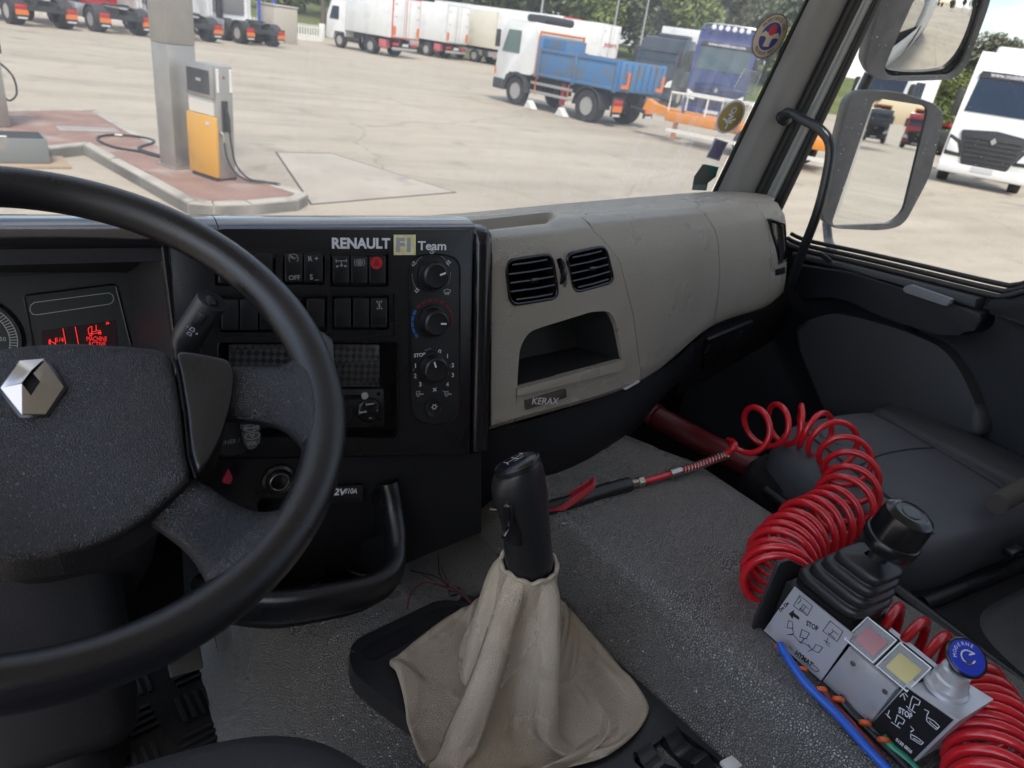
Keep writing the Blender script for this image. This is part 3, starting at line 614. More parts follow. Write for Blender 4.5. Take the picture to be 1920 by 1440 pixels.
for px, dd, kd in ((1848, 62, 1), (1872, 66, 1), (1795, 60, 2), (1752, 66, 2), (330, 95, 0), (150, 98, 1), (430, 92, 0), (-60, 96, 0)):
    d = ray(px, 120); a = math.atan2(d.x, d.y); pos.append((Vector((dd*math.sin(a), dd*math.cos(a), 0)), kd, .62))
for i in range(16):      # wood closing the yard behind the lorry
    a = R(150+10*i+random.uniform(-3, 3)); dd = random.uniform(52, 80); pos.append((Vector((dd*math.sin(a), dd*math.cos(a), 0)), i % 3, random.uniform(.8, 1.2)))
for i in range(9):
    a = R(78+8*i+random.uniform(-2, 2)); dd = random.uniform(110, 130); pos.append((Vector((dd*math.sin(a), dd*math.cos(a), 0)), i % 3, random.uniform(.55, .75)))
used = [0, 0, 0]
for p, kd, s_ in pos:
    o = protos[kd] if not used[kd] else copy_tree(protos[kd]); used[kd] = 1
    o.location = (p.x, p.y, -.1); o.scale = (s_,)*3; o.rotation_euler.z = random.uniform(0, 6.28)
bank = MB()
def bankf(i, j):
    a = R(-25+105*i); r_ = 66+60*j; zz = -H-.3+3.2*math.sin(min(1, j*1.6)*math.pi/2)+.5*noise.noise(Vector((i*20, j*6, 0)))
    return Vector((r_*math.sin(a), r_*math.cos(a), zz if j > 0 else -H-.3))
struct('grass_bank', bank.grid(bankf, 60, 8), mat('bank_grass', (.085, .115, .03), .9, col2=(.15, .16, .06), nscale=.3, ndetail=8, bump=.6, bscale=8), sharp=180)
for lb, px, dd in (('nearest the cream trailer', 1010, 60), ('beyond the tipper body', 1150, 62), ('above the dark lorry', 1205, 64)):
    d = ray(px, 60); a = math.atan2(d.x, d.y); b_ = Vector((dd*math.sin(a), dd*math.cos(a), -H)); lp_ = thing('lamp_post', 'thin grey yard lamp post, the one '+lb, 'lamp post', b_)
    part(lp_, 'shaft', MB().tube([b_, b_+Vector((0, 0, 8))], [.09, .05], 8), RIMS); part(lp_, 'lamp_head', MB().box(-.3, .3, -.12, .12, 0, .1, Matrix.Translation(b_+Vector((0, 0, 8))), bev=.03), RIMS)
# lorry parked behind, caught in the mirrors
def behind(name, label, c, ang, color):
    t = facing(name, label, (1752, 338), (1922, 372), color, 3.3, wind=WIN, grille=CHS, bumper=CHS)
    t.location = (c[0], c[1], 0); t.rotation_euler.z = ang
    part(t, 'beacon_bar', MB().box(3.2, 3.9, -.9, .9, 3.52, 3.72, None, bev=.05), LORG, **L_)
    return t
behind('recovery_lorry', 'red lorry with orange beacon bar seen in the side mirror', (4.1, -84), R(90), MATS['paint_red'])
behind('grey_lorry', 'dark grey lorry parked behind, seen in the side mirror', (.2, -88), R(90), MATS['paint_charcoal'])
# ================================================================== CAB INTERIOR: materials
BLK = mat('black_plastic', (.006, .006, .0075), .28, spec=.55, bump=.2, bscale=900, col2=(.010, .010, .012), nscale=5, rvar=.08)
BLKG = mat('black_gloss', (.008, .008, .010), .22, bump=.08, bscale=700, rvar=.06)
BLKM = mat('black_matte', (.0055, .0055, .0075), .62, spec=.3, bump=.4, bscale=700, btype='cell')
KEY = mat('switch_black', (.010, .010, .012), .38, bump=.1, bscale=900)
BEIGE = mat('beige_plastic', (.325, .292, .24), .30, spec=.9, bump=.6, bscale=480, btype='cell', col2=(.36, .325, .268), nscale=3, rvar=.07, dirt=(.25, .222, .18), dscale=9, dlo=.55, dhi=.95)
GREYTOP = mat('grey_plastic', (.23, .22, .21), .40, bump=.4, bscale=520, btype='cell', rvar=.08)
LEA = mat('wheel_leather', (.007, .007, .009), .34, spec=.5, bump=.45, bscale=640, btype='cell', col2=(.011, .011, .014), nscale=6, rvar=.08)
RIM = mat('rim_leather', (.006, .006, .008), .29, bump=.14, bscale=800, btype='cell', col2=(.011, .011, .013), nscale=9, rvar=.10)
CHR = mat('chrome', (.42, .41, .40), .2, metal=1, rvar=.06)
WHT = mat('print_white', (.62, .63, .68), .6)
DIMW = mat('print_grey', (.36, .37, .40), .6)
RED = mat('print_red', (.45, .02, .02), .5)
CARB = mat('carbon_insert', (.02, .02, .022), .3)
def carbon():
    t = CARB.node_tree; l = t.links.new; b = t.nodes['Principled BSDF']
    tcn = N('ShaderNodeTexCoord', t); mpp = N('ShaderNodeMapping', t); mpp.inputs['Rotation'].default_value = (0, R(38), 0)
    ck = N('ShaderNodeTexChecker', t); ck.inputs['Scale'].default_value = 170; ck.inputs[1].default_value = (.012, .012, .013, 1); ck.inputs[2].default_value = (.05, .05, .052, 1)
    l(tcn.outputs['Object'], mpp.inputs[0]); l(mpp.outputs[0], ck.inputs[0]); l(ck.outputs[0], b.inputs['Base Color'])
    nn = N('ShaderNodeTexNoise', t); nn.inputs['Scale'].default_value = 60; l(tcn.outputs['Object'], nn.inputs[0])
    bn = N('ShaderNodeBump', t); bn.inputs['Strength'].default_value = .4; bn.inputs['Distance'].default_value = .003; l(nn.outputs[0], bn.inputs['Height']); l(bn.outputs[0], b.inputs['Normal'])
carbon()

# ================================================================== DASHBOARD
TILT = R(12)
PF = Frame((.3, .775, -.37), (1, 0, 0), (0, math.sin(TILT), math.cos(TILT)))
dash = thing('dashboard', 'black and beige truck dashboard running below the windscreen', 'dashboard', (.5, .9, -.76))
def prect(x0, y0, x1, y1, off=0):
    a = PF.pix(x0, y1, off); b = PF.pix(x1, y0, off); c = PF.pix(x0, y0, off); d = PF.pix(x1, y1, off)
    return [a, d, b, c]
def ccw(p):
    a = sum(p[i][0]*p[(i+1) % len(p)][1]-p[(i+1) % len(p)][0]*p[i][1] for i in range(len(p)))
    return p if a > 0 else p[::-1]
I4 = PF.M()
panel_poly = rpoly([PF.pix(316, 446), PF.pix(345, 858), PF.pix(880, 852), PF.pix(887, 431), PF.pix(420, 429)], .004)
mb = MB().prism(panel_poly, -.03, 0, I4, bev=.002)
cu = MB()
for rc in ((403, 469, 517, 536), (530, 471, 609, 534), (619, 474, 729, 538)):
    cu.prism(rpoly(prect(*rc), .003), -.010, .01, I4)
cu.prism(rpoly(prect(404, 549, 740, 631), .003), -.0025, .01, I4)
mbp = cut(mb, cu, 'centre_panel')
# second pass: deeper pockets inside the lower row and the radio bay
def mesh_mb(me):
    q = MB(); q.add([v.co for v in me.vertices], [tuple(p.vertices) for p in me.polygons]); return q
cu = MB()
for rc in ((412, 554, 615, 624), (624, 554, 731, 619)): cu.prism(rpoly(prect(*rc), .003), -.012, .01, I4)
cu.prism(rpoly(prect(408, 640, 747, 822), .006), -.028, .01, I4)
mbp = cut(mesh_mb(mbp), cu, 'centre_panel')
part(dash, 'centre_panel', mbp, BLK)
mb = MB().prism(rpoly(prect(400, 636, 752, 830), .006), -.034, -.031, I4); part(dash, 'bay_back', mb, BLKM)
mb = MB(); fr = rpoly(prect(404, 636, 751, 826), .008)
fi = rpoly(prect(409, 641, 746, 821), .006)
mb.tube([PF.P(p[0], p[1], .0005) for p in fi], .0012, 6, closed=True); part(dash, 'bay_rim', mb, BLKG)
# --- switches
def strokes_on(root, lines, M, m, wd=.0007, name='symbol'):
    return part(root, name, MB().strokes(lines, M, wd), m)
def switch(x0, y0, x1, y1, off=.001, lines=None, slit=False):
    p = prect(x0, y0, x1, y1, off); cx = sum(q[0] for q in p)/4; cy = sum(q[1] for q in p)/4
    poly = rpoly(p, .0022, 3)
    lower = [(q[0], q[1]) for q in poly]
    m = MB().prism(poly, -.011, off+.0012, I4, bev=.0014)
    s = part(dash, 'switch', m, KEY)
    if lines:
        for kind, dat, oy, c, sz in lines:
            M = PF.M(cx, cy+oy, off+.0016)
            if kind == 't': text(s, dat, M, sz, c, bold=.00004)
            else: strokes_on(s, [[(a*sz, b*sz) for a, b in ln] for ln in dat], M, c)
    if slit:
        q = MB()
        for k in range(4): q.strokes([[(-.008, -.006-.0025*k), (.008, -.006-.0025*k)]], PF.M(cx, cy, off+.0016), .0008)
        part(s, 'grip', q, BLKG)
    return s
arc = lambda cx, cy, r, a0, a1, n=14: [(cx+r*math.cos(R(a0+(a1-a0)*i/n)), cy+r*math.sin(R(a0+(a1-a0)*i/n))) for i in range(n+1)]
ic_cruise = [arc(0, 0, 1, -40, 220), [(0, 0), (-.9, .9)], [(.2, -.1), (-.3, .5)], [(-.6, .2), (-.4, .1)], [(.6, .2), (.4, .1)]]
ic_axle = [[(-1, .3), (1, .3)], [(-1, 0), (-1, .6)], [(1, 0), (1, .6)], [(0, .3), (0, -.7)], [(-.25, -.45), (0, -.75), (.25, -.45)], [(-1, -.6), (-.6, -.6)], [(1, -.6), (.6, -.6)], [(-1, -.8), (-.6, -.8)], [(1, -.8), (.6, -.8)]]
ic_brake = [arc(0, 0, .7, 0, 360), arc(0, 0, 1.1, 140, 220), arc(0, 0, 1.1, -40, 40), [(-.3, -.3), (.3, .3)], [(-.3, .3), (.3, -.3)], arc(0, 0, .35, 0, 360)]
ic_axle2 = [[(-.7, 1), (.7, 1)], [(-.7, -1), (.7, -1)], [(0, 1), (0, -1)], [(-.7, .7), (-.7, 1.3)], [(.7, .7), (.7, 1.3)], [(-.7, -.7), (-.7, -1.3)], [(.7, -.7), (.7, -1.3)], [(-.3, .4), (.3, -.4)], [(.3, .4), (-.3, -.4)]]
switch(409, 474, 441, 531); switch(444, 475, 476, 531); switch(478, 475, 511, 531)
switch(534, 476, 567, 529, lines=[('s', ic_cruise, .011, DIMW, .0052), ('t', 'OFF', -.011, DIMW, .0075)])
switch(570, 477, 605, 529, lines=[('t', 'R +', .011, DIMW, .0085), ('t', 'S _', -.010, DIMW, .0085)])
switch(624, 480, 655, 532, lines=[('s', ic_axle, .009, DIMW, .0062)])
switch(658, 480, 689, 532, lines=[('s', ic_brake, .009, DIMW, .0058)])
hz = switch(692, 480, 723, 532)
cx, cy = PF.pix(706, 493, .003)
part(hz, 'hazard_lens', MB().prism(circle(0, 0, .0075, 24), 0, .0004, PF.M(cx, cy, .0028)), RED)
strokes_on(hz, [[(-.0042, -.003), (.0042, -.003), (0, .0045), (-.0042, -.003)], [(-.002, -.0015), (.002, -.0015), (0, .0018), (-.002, -.0015)]], PF.M(cx, cy, .0032), mat('hazard_line', (.12, .01, .01), .5))
switch(415, 561, 447, 619); switch(450, 561, 484, 619); switch(487, 561, 522, 618, slit=True); switch(531, 560, 564, 616); switch(575, 560, 608, 614)
switch(627, 559, 658, 614); switch(662, 559, 692, 614)
switch(695, 559, 726, 614, lines=[('s', ic_axle2, .010, DIMW, .0042)], slit=True)
# --- inserts in the radio bay
mb = MB().prism(rpoly(prect(430, 646, 713, 726, -.004), .002), -.03, -.006, I4, bev=.001); part(dash, 'carbon_insert', mb, CARB)
rad = part(dash, 'radio', MB().prism(rpoly(prect(440, 729, 722, 802, -.006), .004), -.03, -.008, I4, bev=.002), BLK)
part(rad, 'slot', MB().prism(prect(520, 741, 682, 750, -.006), 0, .0006, PF.M(0, 0, -.008)), BLKG)
c = PF.pix(693, 770, -.006); mb = MB().lathe([(0, .004), (.013, .004), (.0155, .0025), (.0165, 0)], PF.M(*c, -.008)); part(rad, 'button_ring', mb, BLKG)
for a, s_ in ((90, 'RADIO'), (180, 'BAND'), (0, '/'), (270, '<>')):
    text(rad, s_, PF.M(c[0]+.0095*math.cos(R(a)), c[1]+.0095*math.sin(R(a)), -.0035), .0036, WHT)
strokes_on(rad, [[(-.010, -.010), (.010, .010)], [(-.010, .010), (.010, -.010)], arc(0, 0, .0135, 0, 360, 30)], PF.M(c[0], c[1], -.0038), BLKM, .0007)
c = PF.pix(685, 743, -.006); part(rad, 'eject_button', MB().lathe([(0, .0016), (.0042, .0014), (.005, 0)], PF.M(*c, -.008), 20), DIMW)
c = PF.pix(562, 800, -.006); text(rad, '|<< ', PF.M(*c, -.0075), .006, WHT)
for q in ((711, 739), (714, 787)):
    c = PF.pix(*q, -.006); part(rad, 'keyhole', MB().lathe([(0, .0004), (.0026, .0004)], PF.M(*c, -.0078), 14), BLKM)
c = PF.pix(640, 775, -.006); mb = MB().lathe([(.012, .0), (.0125, .006), (.011, .008), (0, .008)], PF.M(*c, -.008)); part(rad, 'volume_knob', mb, BLK)
# --- climate control column
cl_poly = rpoly([PF.pix(768, 525), PF.pix(770, 482), PF.pix(816, 474.5), PF.pix(862, 484), PF.pix(861, 760), PF.pix(852, 790), PF.pix(816, 797), PF.pix(778, 788), PF.pix(769, 755)], .03, 6)
mb = MB().prism(cl_poly, -.001, .0012, I4, bev=.001); clim = part(dash, 'climate_panel', mb, mat('climate_black', (.009, .009, .011), .5, bump=.1, bscale=900))
part(clim, 'panel_rim', MB().tube([PF.P(p[0], p[1], .001) for p in cl_poly], .0011, 6, closed=True), BLKG)
def knob(px, py, ang, rr=.0172):
    a, b = PF.pix(px, py, .012)
    k = part(dash, 'knob', MB().lathe([(rr+.005, .001), (rr+.0045, .0035), (rr+.001, .004), (rr, .006), (rr-.0008, .016), (rr-.003, .018), (rr-.004, .0178), (0, .0172)], PF.M(a, b)), KEY)
    d = PF.M(a, b, .0179, rot=ang)
    part(k, 'pointer', MB().prism(rrect(.0045, -.0011, .0125, .0011, .0005), 0, .0004, d), WHT)
    return a, b
k1 = knob(815.5, 517, R(17)); k2 = knob(817, 605.5, R(-5)); k3 = knob(816, 693, R(108))
def ringseg(c, r0, r1, a0, a1, m, name='scale_mark'):
    q = MB(); n = 5
    pts = [(r0*math.cos(R(a0+(a1-a0)*i/n)), r0*math.sin(R(a0+(a1-a0)*i/n))) for i in range(n+1)]+[(r1*math.cos(R(a1-(a1-a0)*i/n)), r1*math.sin(R(a1-(a1-a0)*i/n))) for i in range(n+1)]
    q.prism(pts, 0, .0003, PF.M(c[0], c[1], .0013)); part(clim, name, q, m)
BLU = mat('scale_blue', (.02, .12, .36), .5); DRED = mat('scale_red', (.11, .012, .014), .5)
for i in range(5): ringseg(k2, .0262, .0298, 146+i*16, 159+i*16, BLU)
for i in range(9): ringseg(k2, .0262, .0298, 142-16-i*18, 142-i*18-3, DRED)
for a0, a1 in ((20, 60), (70, 80), (100, 112), (120, 150), (-32, 5), (175, 215)):
    strokes_on(clim, [arc(0, 0, .0265, a0, a1)], PF.M(*k1, .0014), DIMW, .0005, 'scale_line')
ic_person = [[(-.0035, .001), (-.001, -.002), (.003, .0015)], arc(-.0005, .0025, .0009, 0, 360, 8)]
for a in (88, 150, 225, 30):
    strokes_on(clim, ic_person, PF.M(k1[0]+.0278*math.cos(R(a)), k1[1]+.0278*math.sin(R(a)), .0014), WHT, .0009)
c = PF.pix(838, 547, .001)
strokes_on(clim, [[(-.005, .002), (0, .0035), (.005, .002), (.0035, -.002), (-.0035, -.002), (-.005, .002)], [(-.002, 0), (-.002, -.004)], [(0, 0), (0, -.004)], [(.002, 0), (.002, -.004)]], PF.M(*c, .0014), WHT, .0006)
for s_, px, py in (('STOP', 787, 666), ('0', 824, 660), ('1', 839, 668), ('2', 849, 685), ('3', 849, 703.5), ('4', 839, 721), ('1', 779, 686), ('2', 778.5, 705), ('3', 788, 721)):
    text(clim, s_, PF.M(*PF.pix(px, py, .0015), .0016), .0082 if len(s_) == 1 else .0068, WHT, bold=.00008)
for a0, a1 in ((112, 92), (66, 56), (-4, 4), (-28, -20), (176, 184), (204, 210)):
    strokes_on(clim, [arc(0, 0, .0262, a0, a1, 4)], PF.M(*k3, .0014), DIMW, .0005, 'scale_line')
tr_ic = [[(-.004, -.002), (-.004, .003), (.001, .003), (.001, -.002), (-.004, -.002)], [(-.004, .0005), (.001, .0005)], [(.001, -.001), (.006, -.001)], [(.001, -.002), (.006, -.002)], arc(-.0015, -.003, .0013, 0, 360, 10)]
strokes_on(clim, tr_ic, PF.M(*PF.pix(785, 737), .0015), DIMW, .0007); strokes_on(clim, tr_ic+[[(-.007, .0045), (-.003, .002)]], PF.M(*PF.pix(838, 737), .0015), DIMW, .0007)
strokes_on(clim, [[(-.002, -.002), (.002, .002)], [(-.002, .002), (.002, -.002)]], PF.M(*PF.pix(814, 730), .0015), WHT, .0012)
c = PF.pix(813.5, 765, .003); ac = part(clim, 'air_con_button', MB().lathe([(.0125, .001), (.0125, .003), (.0115, .0045), (.0105, .004), (0, .0035)], PF.M(*c, 0), 28), KEY)
strokes_on(ac, [arc(0, 0, .0026, 0, 360, 12)]+[[(0.003*math.cos(R(a)), .003*math.sin(R(a))), (.0042*math.cos(R(a)), .0042*math.sin(R(a)))] for a in range(0, 360, 60)], PF.M(c[0], c[1]+.002, .0043), WHT, .0009)
# --- lettering above the switches
def text_px(root, s_, x0, x1, yb, yt, F, off, m, bold=0, shear=0):
    a = F.pix(x0, yb, off); b = F.pix(x1, yb, off); c = F.pix(x0, yt, off); h = abs(c[1]-a[1])
    wd = math.dist(a, b)
    rot = math.atan2(b[1]-a[1], b[0]-a[0])
    M = F.M((a[0]+b[0])/2, (a[1]+b[1])/2+h/2, off, rot)
    return text(root, s_, M, h*1.38, m, width=wd, bold=bold, shear=shear)
text_px(dash, 'RENAULT', 622, 731, 467, 447, PF, .0006, WHT, bold=.0006)
text_px(dash, 'Team', 784, 837, 470, 453, PF, .0006, WHT, bold=.0003)
stk = part(dash, 'yellow_sticker', MB().prism(prect(738, 440, 779, 478), .0004, .0008, I4), mat('sticker_yellow', (.62, .58, .20), .55, col2=(.74, .72, .50), nscale=90))
text_px(stk, 'F1', 745, 772, 473, 448, PF, .0011, mat('sticker_grey', (.34, .34, .40), .5), bold=.0012)
# --- trim strip between the black and the beige half, rounded over at the top
def strip_prof(y_top): pass
mb = MB(); uo = PF.pix(889, 640)[0]
sec = [(uo, -.02), (uo, .0015), (uo+.003, .005), (uo+.013, .0065), (uo+.0225, .003), (uo+.026, -.012), (uo+.027, -.05)]
b_hi = PF.pix(889, 441)[1]; b_lo = PF.pix(885, 846)[1]
rows = [(b_lo-.002, -.012), (b_lo, 0), (b_hi-.012, 0), (b_hi+.0, -.002), (b_hi+.007, -.010), (b_hi+.011, -.024), (b_hi+.008, -.2)]
mb.grid(lambda i, j: PF.P(sec[round(j*6)][0], rows[round(i*6)][0], sec[round(j*6)][1]+rows[round(i*6)][1]), 6, 6)
part(dash, 'trim_strip', mb, BLKG, sharp=60)
# --- driver-side top lip (satin, mirrors the sky)
TOPG = mat('dash_top', (.012, .012, .016), .12, spec=1.0, coat=1, bump=.1, bscale=600, rvar=.06)
topprof = [(.800, -.262), (.8035, -.245), (.808, -.2365), (.818, -.2295), (.835, -.2262), (.86, -.2285), (.95, -.2620), (1.1, -.31), (1.42, -.42)]
def lip(x0, x1):
    return MB().grid(lambda i, j: Vector((x0+(x1-x0)*i, *topprof[round(j*8)])), 6, 8)
part(dash, 'top_cover', lip(-.42, .1238), TOPG, sharp=80); part(dash, 'top_cover', lip(.1248, .440), TOPG, sharp=80)

# --- instrument cluster
CF = Frame((0, .885, -.36), (math.cos(R(5)), math.sin(R(5)), 0), (0, math.sin(R(14)), math.cos(R(14))))
CFM = CF.M()
hood = MB()
def cpx(px, py, y): return at(px, py, y=y)
# front band under the lip, with the opening's right edge and its wall running forward to the face
rim_out = [Vector((-.42, .803, -.24)), Vector((.062, .803, -.24)), at(305, 452, y=.803), at(330, 660, y=.786), at(345, 858, y=.758)]
o1 = [Vector((-.42, .807, -.2465)), at(298, 469, y=.806), at(325, 668, y=.785), at(335, 800, y=.77)]
i1 = [Vector((-.42, .885, -.285)), at(240, 511, y=.888), at(252, 668, y=.865), at(262, 800, y=.85)]
face = MB().grid(lambda i, j: o1[round(j*3)].lerp(i1[round(j*3)], i), 4, 3)
part(dash, 'cluster_shroud', face, mat('shroud_black', (.010, .010, .013), .40, bump=.2, bscale=800), sharp=25)
fb = MB(); f_in = [o1[0], o1[1], o1[2], o1[3]]
f_out = [Vector((-.42, .800, -.2365)), at(311, 448, y=.802), at(337, 668, y=.780), at(350, 800, y=.765)]
fb.grid(lambda i, j: f_in[round(j*3)].lerp(f_out[round(j*3)], i)+Vector((0, -.003*math.sin(math.pi*i), 0)), 4, 3)
part(dash, 'cluster_bezel', fb, BLKG, sharp=30)
FACE = mat('cluster_face', (.030, .036, .036), .5, bump=.1, bscale=900)
clus = part(dash, 'instrument_face', MB().prism([CF.pix(-420, 540), CF.pix(246, 506), CF.pix(262, 760), CF.pix(-420, 760)], -.004, 0, CFM), FACE)
LINE = mat('print_face', (.42, .43, .44), .6)
part(clus, 'display_frame', MB().tube([CF.P(*CF.pix(x, y), .0005) for x, y in ((62, 650), (44, 558), (50, 553), (212, 533), (218, 537), (245, 645))], .0013, 6), BLK)
cap = [CF.pix(x, y) for x, y in ((64, 567), (204, 549), (211, 553), (213, 560), (211, 566), (205, 570), (70, 590), (61, 589), (56, 582), (57, 573), (64, 567))]
strokes_on(clus, [cap], CF.M(0, 0, .0006), LINE, .0007, 'outline')
lcd = part(clus, 'display', MB().prism([CF.pix(77, 620), CF.pix(216, 600), CF.pix(226, 700), CF.pix(86, 720)], 0, .0006, CFM), mat('lcd_glass', (.05, .03, .033), .16))
LCDR = mat('lcd_red', (.9, .03, .03), .5, emit=.22)
def cl_lines(pl): return [[CF.pix(x, y) for x, y in ln] for ln in pl]
strokes_on(lcd, cl_lines([[(118, 616), (124, 650)], [(141, 613), (148, 650)], [(92, 645), (92, 637), (104, 645), (104, 634)], [(94, 645), (94, 636)],
    [(166, 625), (165, 617), (168, 613), (172, 612), (172, 626), (188, 623)], [(172, 622), (188, 619)], [(180, 609), (180, 619)], [(180, 618), (181, 618)],
    arc(170, 627, 2.4, 0, 360, 8), arc(187, 624, 2.4, 0, 360, 8), [(199, 604), (201, 606), (199, 608)], [(202, 603.5), (204, 605.5), (202, 607.5)]]), CF.M(0, 0, .0010), LCDR, .0008)
text_px(lcd, 'MACHINE', 163, 201, 640, 631, CF, .0010, LCDR); text_px(lcd, 'ACTIVE', 166, 199, 650, 641, CF, .0010, LCDR)
text_px(lcd, '1/4', 106, 119, 642, 633, CF, .0010, LCDR)
dc = CF.pix(-58, 640); dr = math.dist(dc, CF.pix(44, 632)); dl = math.dist(dc, CF.pix(24, 632))
strokes_on(clus, [arc(*dc, dr, -40, 100, 60)], CF.M(0, 0, .0005), BLKG, .004, 'dial_ring')
tk = []
for i in range(-8, 22): tk.append([(dc[0]+r_*math.cos(R(i*4.5)), dc[1]+r_*math.sin(R(i*4.5))) for r_ in (dl*.92, dl*1.1)])
strokes_on(clus, [arc(*dc, dl*1.1, -40, 100, 60), arc(*dc, dl*.92, -40, 100, 60)]+tk, CF.M(0, 0, .0008), LINE, .0008, 'dial_scale')
text_px(clus, '50', 0, 12, 640, 632, CF, .0008, LINE)

# --- lower console under the switches: socket, 12 V outlet, cup holder
LF = Frame((.25, .735, -.60), (1, 0, 0), (0, math.sin(R(7)), math.cos(R(7))))
low = MB().prism([LF.pix(330, 862), LF.pix(330, 1020), LF.pix(480, 1120), LF.pix(600, 1120), LF.pix(735, 1070), LF.pix(905, 1000), LF.pix(905, 850), LF.pix(880, 853)], -.05, -.002, LF.M(), bev=.003)
cu = MB().prism(rpoly([LF.pix(484, 935), LF.pix(475, 1125), LF.pix(728, 1100), LF.pix(718, 905), LF.pix(690, 935)], .012), -.04, .02, LF.M())
part(dash, 'lower_console', cut(low, cu, 'lower_console'), BLKM)
mb = MB().prism([LF.pix(440, 900), LF.pix(440, 1180), LF.pix(760, 1150), LF.pix(760, 880)], -.13, -.115, LF.M()); part(dash, 'console_back', mb, BLKM)
ca = LF.pix(521, 898); so = part(dash, 'power_socket', MB().lathe([(.020, -.001), (.0195, .004), (.0165, .007), (.0145, .006), (.0135, .009), (.0115, .0095), (.0105, .008), (.0105, -.02), (0, -.02)], LF.M(*ca)), BLK)
part(so, 'socket_ring', MB().lathe([(.0117, .0098), (.0108, .0102), (.0102, .0095), (.0102, -.012)], LF.M(*ca), caps=False), mat('socket_metal', (.25, .24, .22), .35, metal=1))
tab = part(dash, 'outlet_tab', MB().prism(rpoly([LF.pix(560, 912), LF.pix(560, 946), LF.pix(678, 936), LF.pix(678, 905)], .002), 0, .006, LF.M(), bev=.0015), BLK)
text_px(tab, '12V', 618, 647, 929, 917, LF, .0064, WHT, bold=.0004); text_px(tab, '/10A', 648, 670, 926, 916, LF, .0064, WHT, bold=.0001)
# cup holder lip: thick rounded rail sweeping out towards the seats
path = [at(728, 902, y=.738), at(735, 960, y=.725), at(742, 1030, y=.695), at(735, 1078, y=.662), at(690, 1108, y=.648), at(600, 1128, y=.645), at(520, 1138, y=.655), at(440, 1130, y=.68), at(380, 1110, y=.72)]
pp = spline(path, 6); rr = [.008+.006*min(1, i/14) for i in range(len(pp))]
def sweep(pts, wd, ht, n=16):
    k = len(pts)
    def f(i, j):
        a = round(i*(k-1)); T = (pts[min(k-1, a+1)]-pts[max(0, a-1)]).normalized(); Z = Vector((0, -.25, 1)); Nn = T.cross(Z).normalized(); B = Nn.cross(T)
        t = 2*math.pi*j; cs, sn = math.cos(t), math.sin(t); p = 3.2; q = (abs(cs)**p+abs(sn)**p)**(-1/p); g_ = min(1, a/10)
        return pts[a]+Nn*(wd*cs*q)+B*(ht*(.45+.55*g_)*sn*q)
    return MB().grid(f, k-1, n, False, True)
part(dash, 'cup_holder_rim', sweep(pp, .0125, .027), BLK, sharp=80)
wall_ = MB(); pb = [p+Vector((-.004, .012, -.045)) for p in pp[6:]]
wall_.grid(lambda i, j: pp[6:][round(i*(len(pb)-1))].lerp(pb[round(i*(len(pb)-1))], j), len(pb)-1, 2)
part(dash, 'cup_holder_wall', wall_, BLKM, sharp=80)
flr = MB().grid(lambda i, j: pb[round(i*(len(pb)-1))].lerp(Vector((.24, .84, -.745)), j), len(pb)-1, 3); part(dash, 'cup_holder_floor', flr, BLKM, sharp=80)
for px, py in ((690, 1085), (560, 1110)):
    c = at(px, py-40, z=-.70); part(dash, 'cup_ring', MB().lathe([(.040, -.035), (.040, .0), (.0375, .002), (.036, -.001), (.036, -.035)], Matrix.Translation(c), 36), BLK)
# knee panel below the cluster
mb = MB().grid(lambda i, j: Vector((-.5+.56*i, .775+.05*j+.10*max(0, j-.4), -.43-.46*j)), 4, 8); part(dash, 'knee_panel', mb, BLKM, sharp=80)
# end wall of the console towards the footwell
mb = MB().grid(lambda i, j: Vector((.062+.03*j, .775+.35*i, -.43-.4*j)), 4, 4); part(dash, 'console_side', mb, BLKM, sharp=80)
# ================================================================== PASSENGER HALF OF THE DASHBOARD (beige)
ST = [  # stations from the trim strip to the door: far edge, crest, three down the face, bottom (line of sight, distance forward)
    [((872, 399), 1.38), ((921, 444), .806), ((922, 520), .797), ((922, 620), .787), ((921, 720), .776), ((917, 808), .766)],
    [((1075, 380), 1.39), ((1112, 424), .878), ((1162, 490), .862), ((1187, 590), .856), ((1197, 665), .855), ((1198, 719), .862)],
    [((1280, 363), 1.40), ((1327, 402), 1.00), ((1346, 450), .985), ((1350, 510), .978), ((1345, 570), .980), ((1335, 614), .990)],
    [((1372, 358), 1.40), ((1424, 386), 1.07), ((1441, 430), 1.055), ((1446, 480), 1.05), ((1443, 535), 1.05), ((1434, 578), 1.062)],
    [((1420, 362), 1.38), ((1464, 384), 1.10), ((1474, 420), 1.087), ((1476, 470), 1.08), ((1474, 515), 1.085), ((1464, 554), 1.10)]]
STP = []
for st in ST:
    p = [at(*q, y=y) for q, y in st]; far, cr_, a, b, c, d = p
    rows = [far, cr_.lerp(far, .6)+Vector((0, 0, .006)), cr_.lerp(far, .25)+Vector((0, 0, .007)), cr_+Vector((0, .035, .005)), cr_+Vector((0, .010, .0015)), cr_+Vector((0, 0, -.006)), cr_.lerp(a, .5)+Vector((0, -.003, 0)), a, b, c, d+Vector((0, -.004, .012)), d+Vector((0, .004, 0)), d+Vector((0, .03, -.002))]
    STP.append(rows)
def dash_pt(s, r):
    """s in 0..4 along the stations, r row index (float)"""
    i = min(3, int(s)); t = s-i; k0, k1, k2, k3 = max(i-1, 0), i, i+1, min(i+2, 4)
    def rowpt(k):
        j = min(len(STP[0])-2, int(r)); f = r-j; return STP[k][j].lerp(STP[k][j+1], f)
    p0, p1, p2, p3 = (rowpt(k) for k in (k0, k1, k2, k3))
    if i == 0: p0 = p1*2-p2
    return .5*((2*p1)+(p2-p0)*t+(2*p0-5*p1+4*p2-p3)*t*t+(3*p1-p0-3*p2+p3)*t**3)
NR = len(STP[0])-1
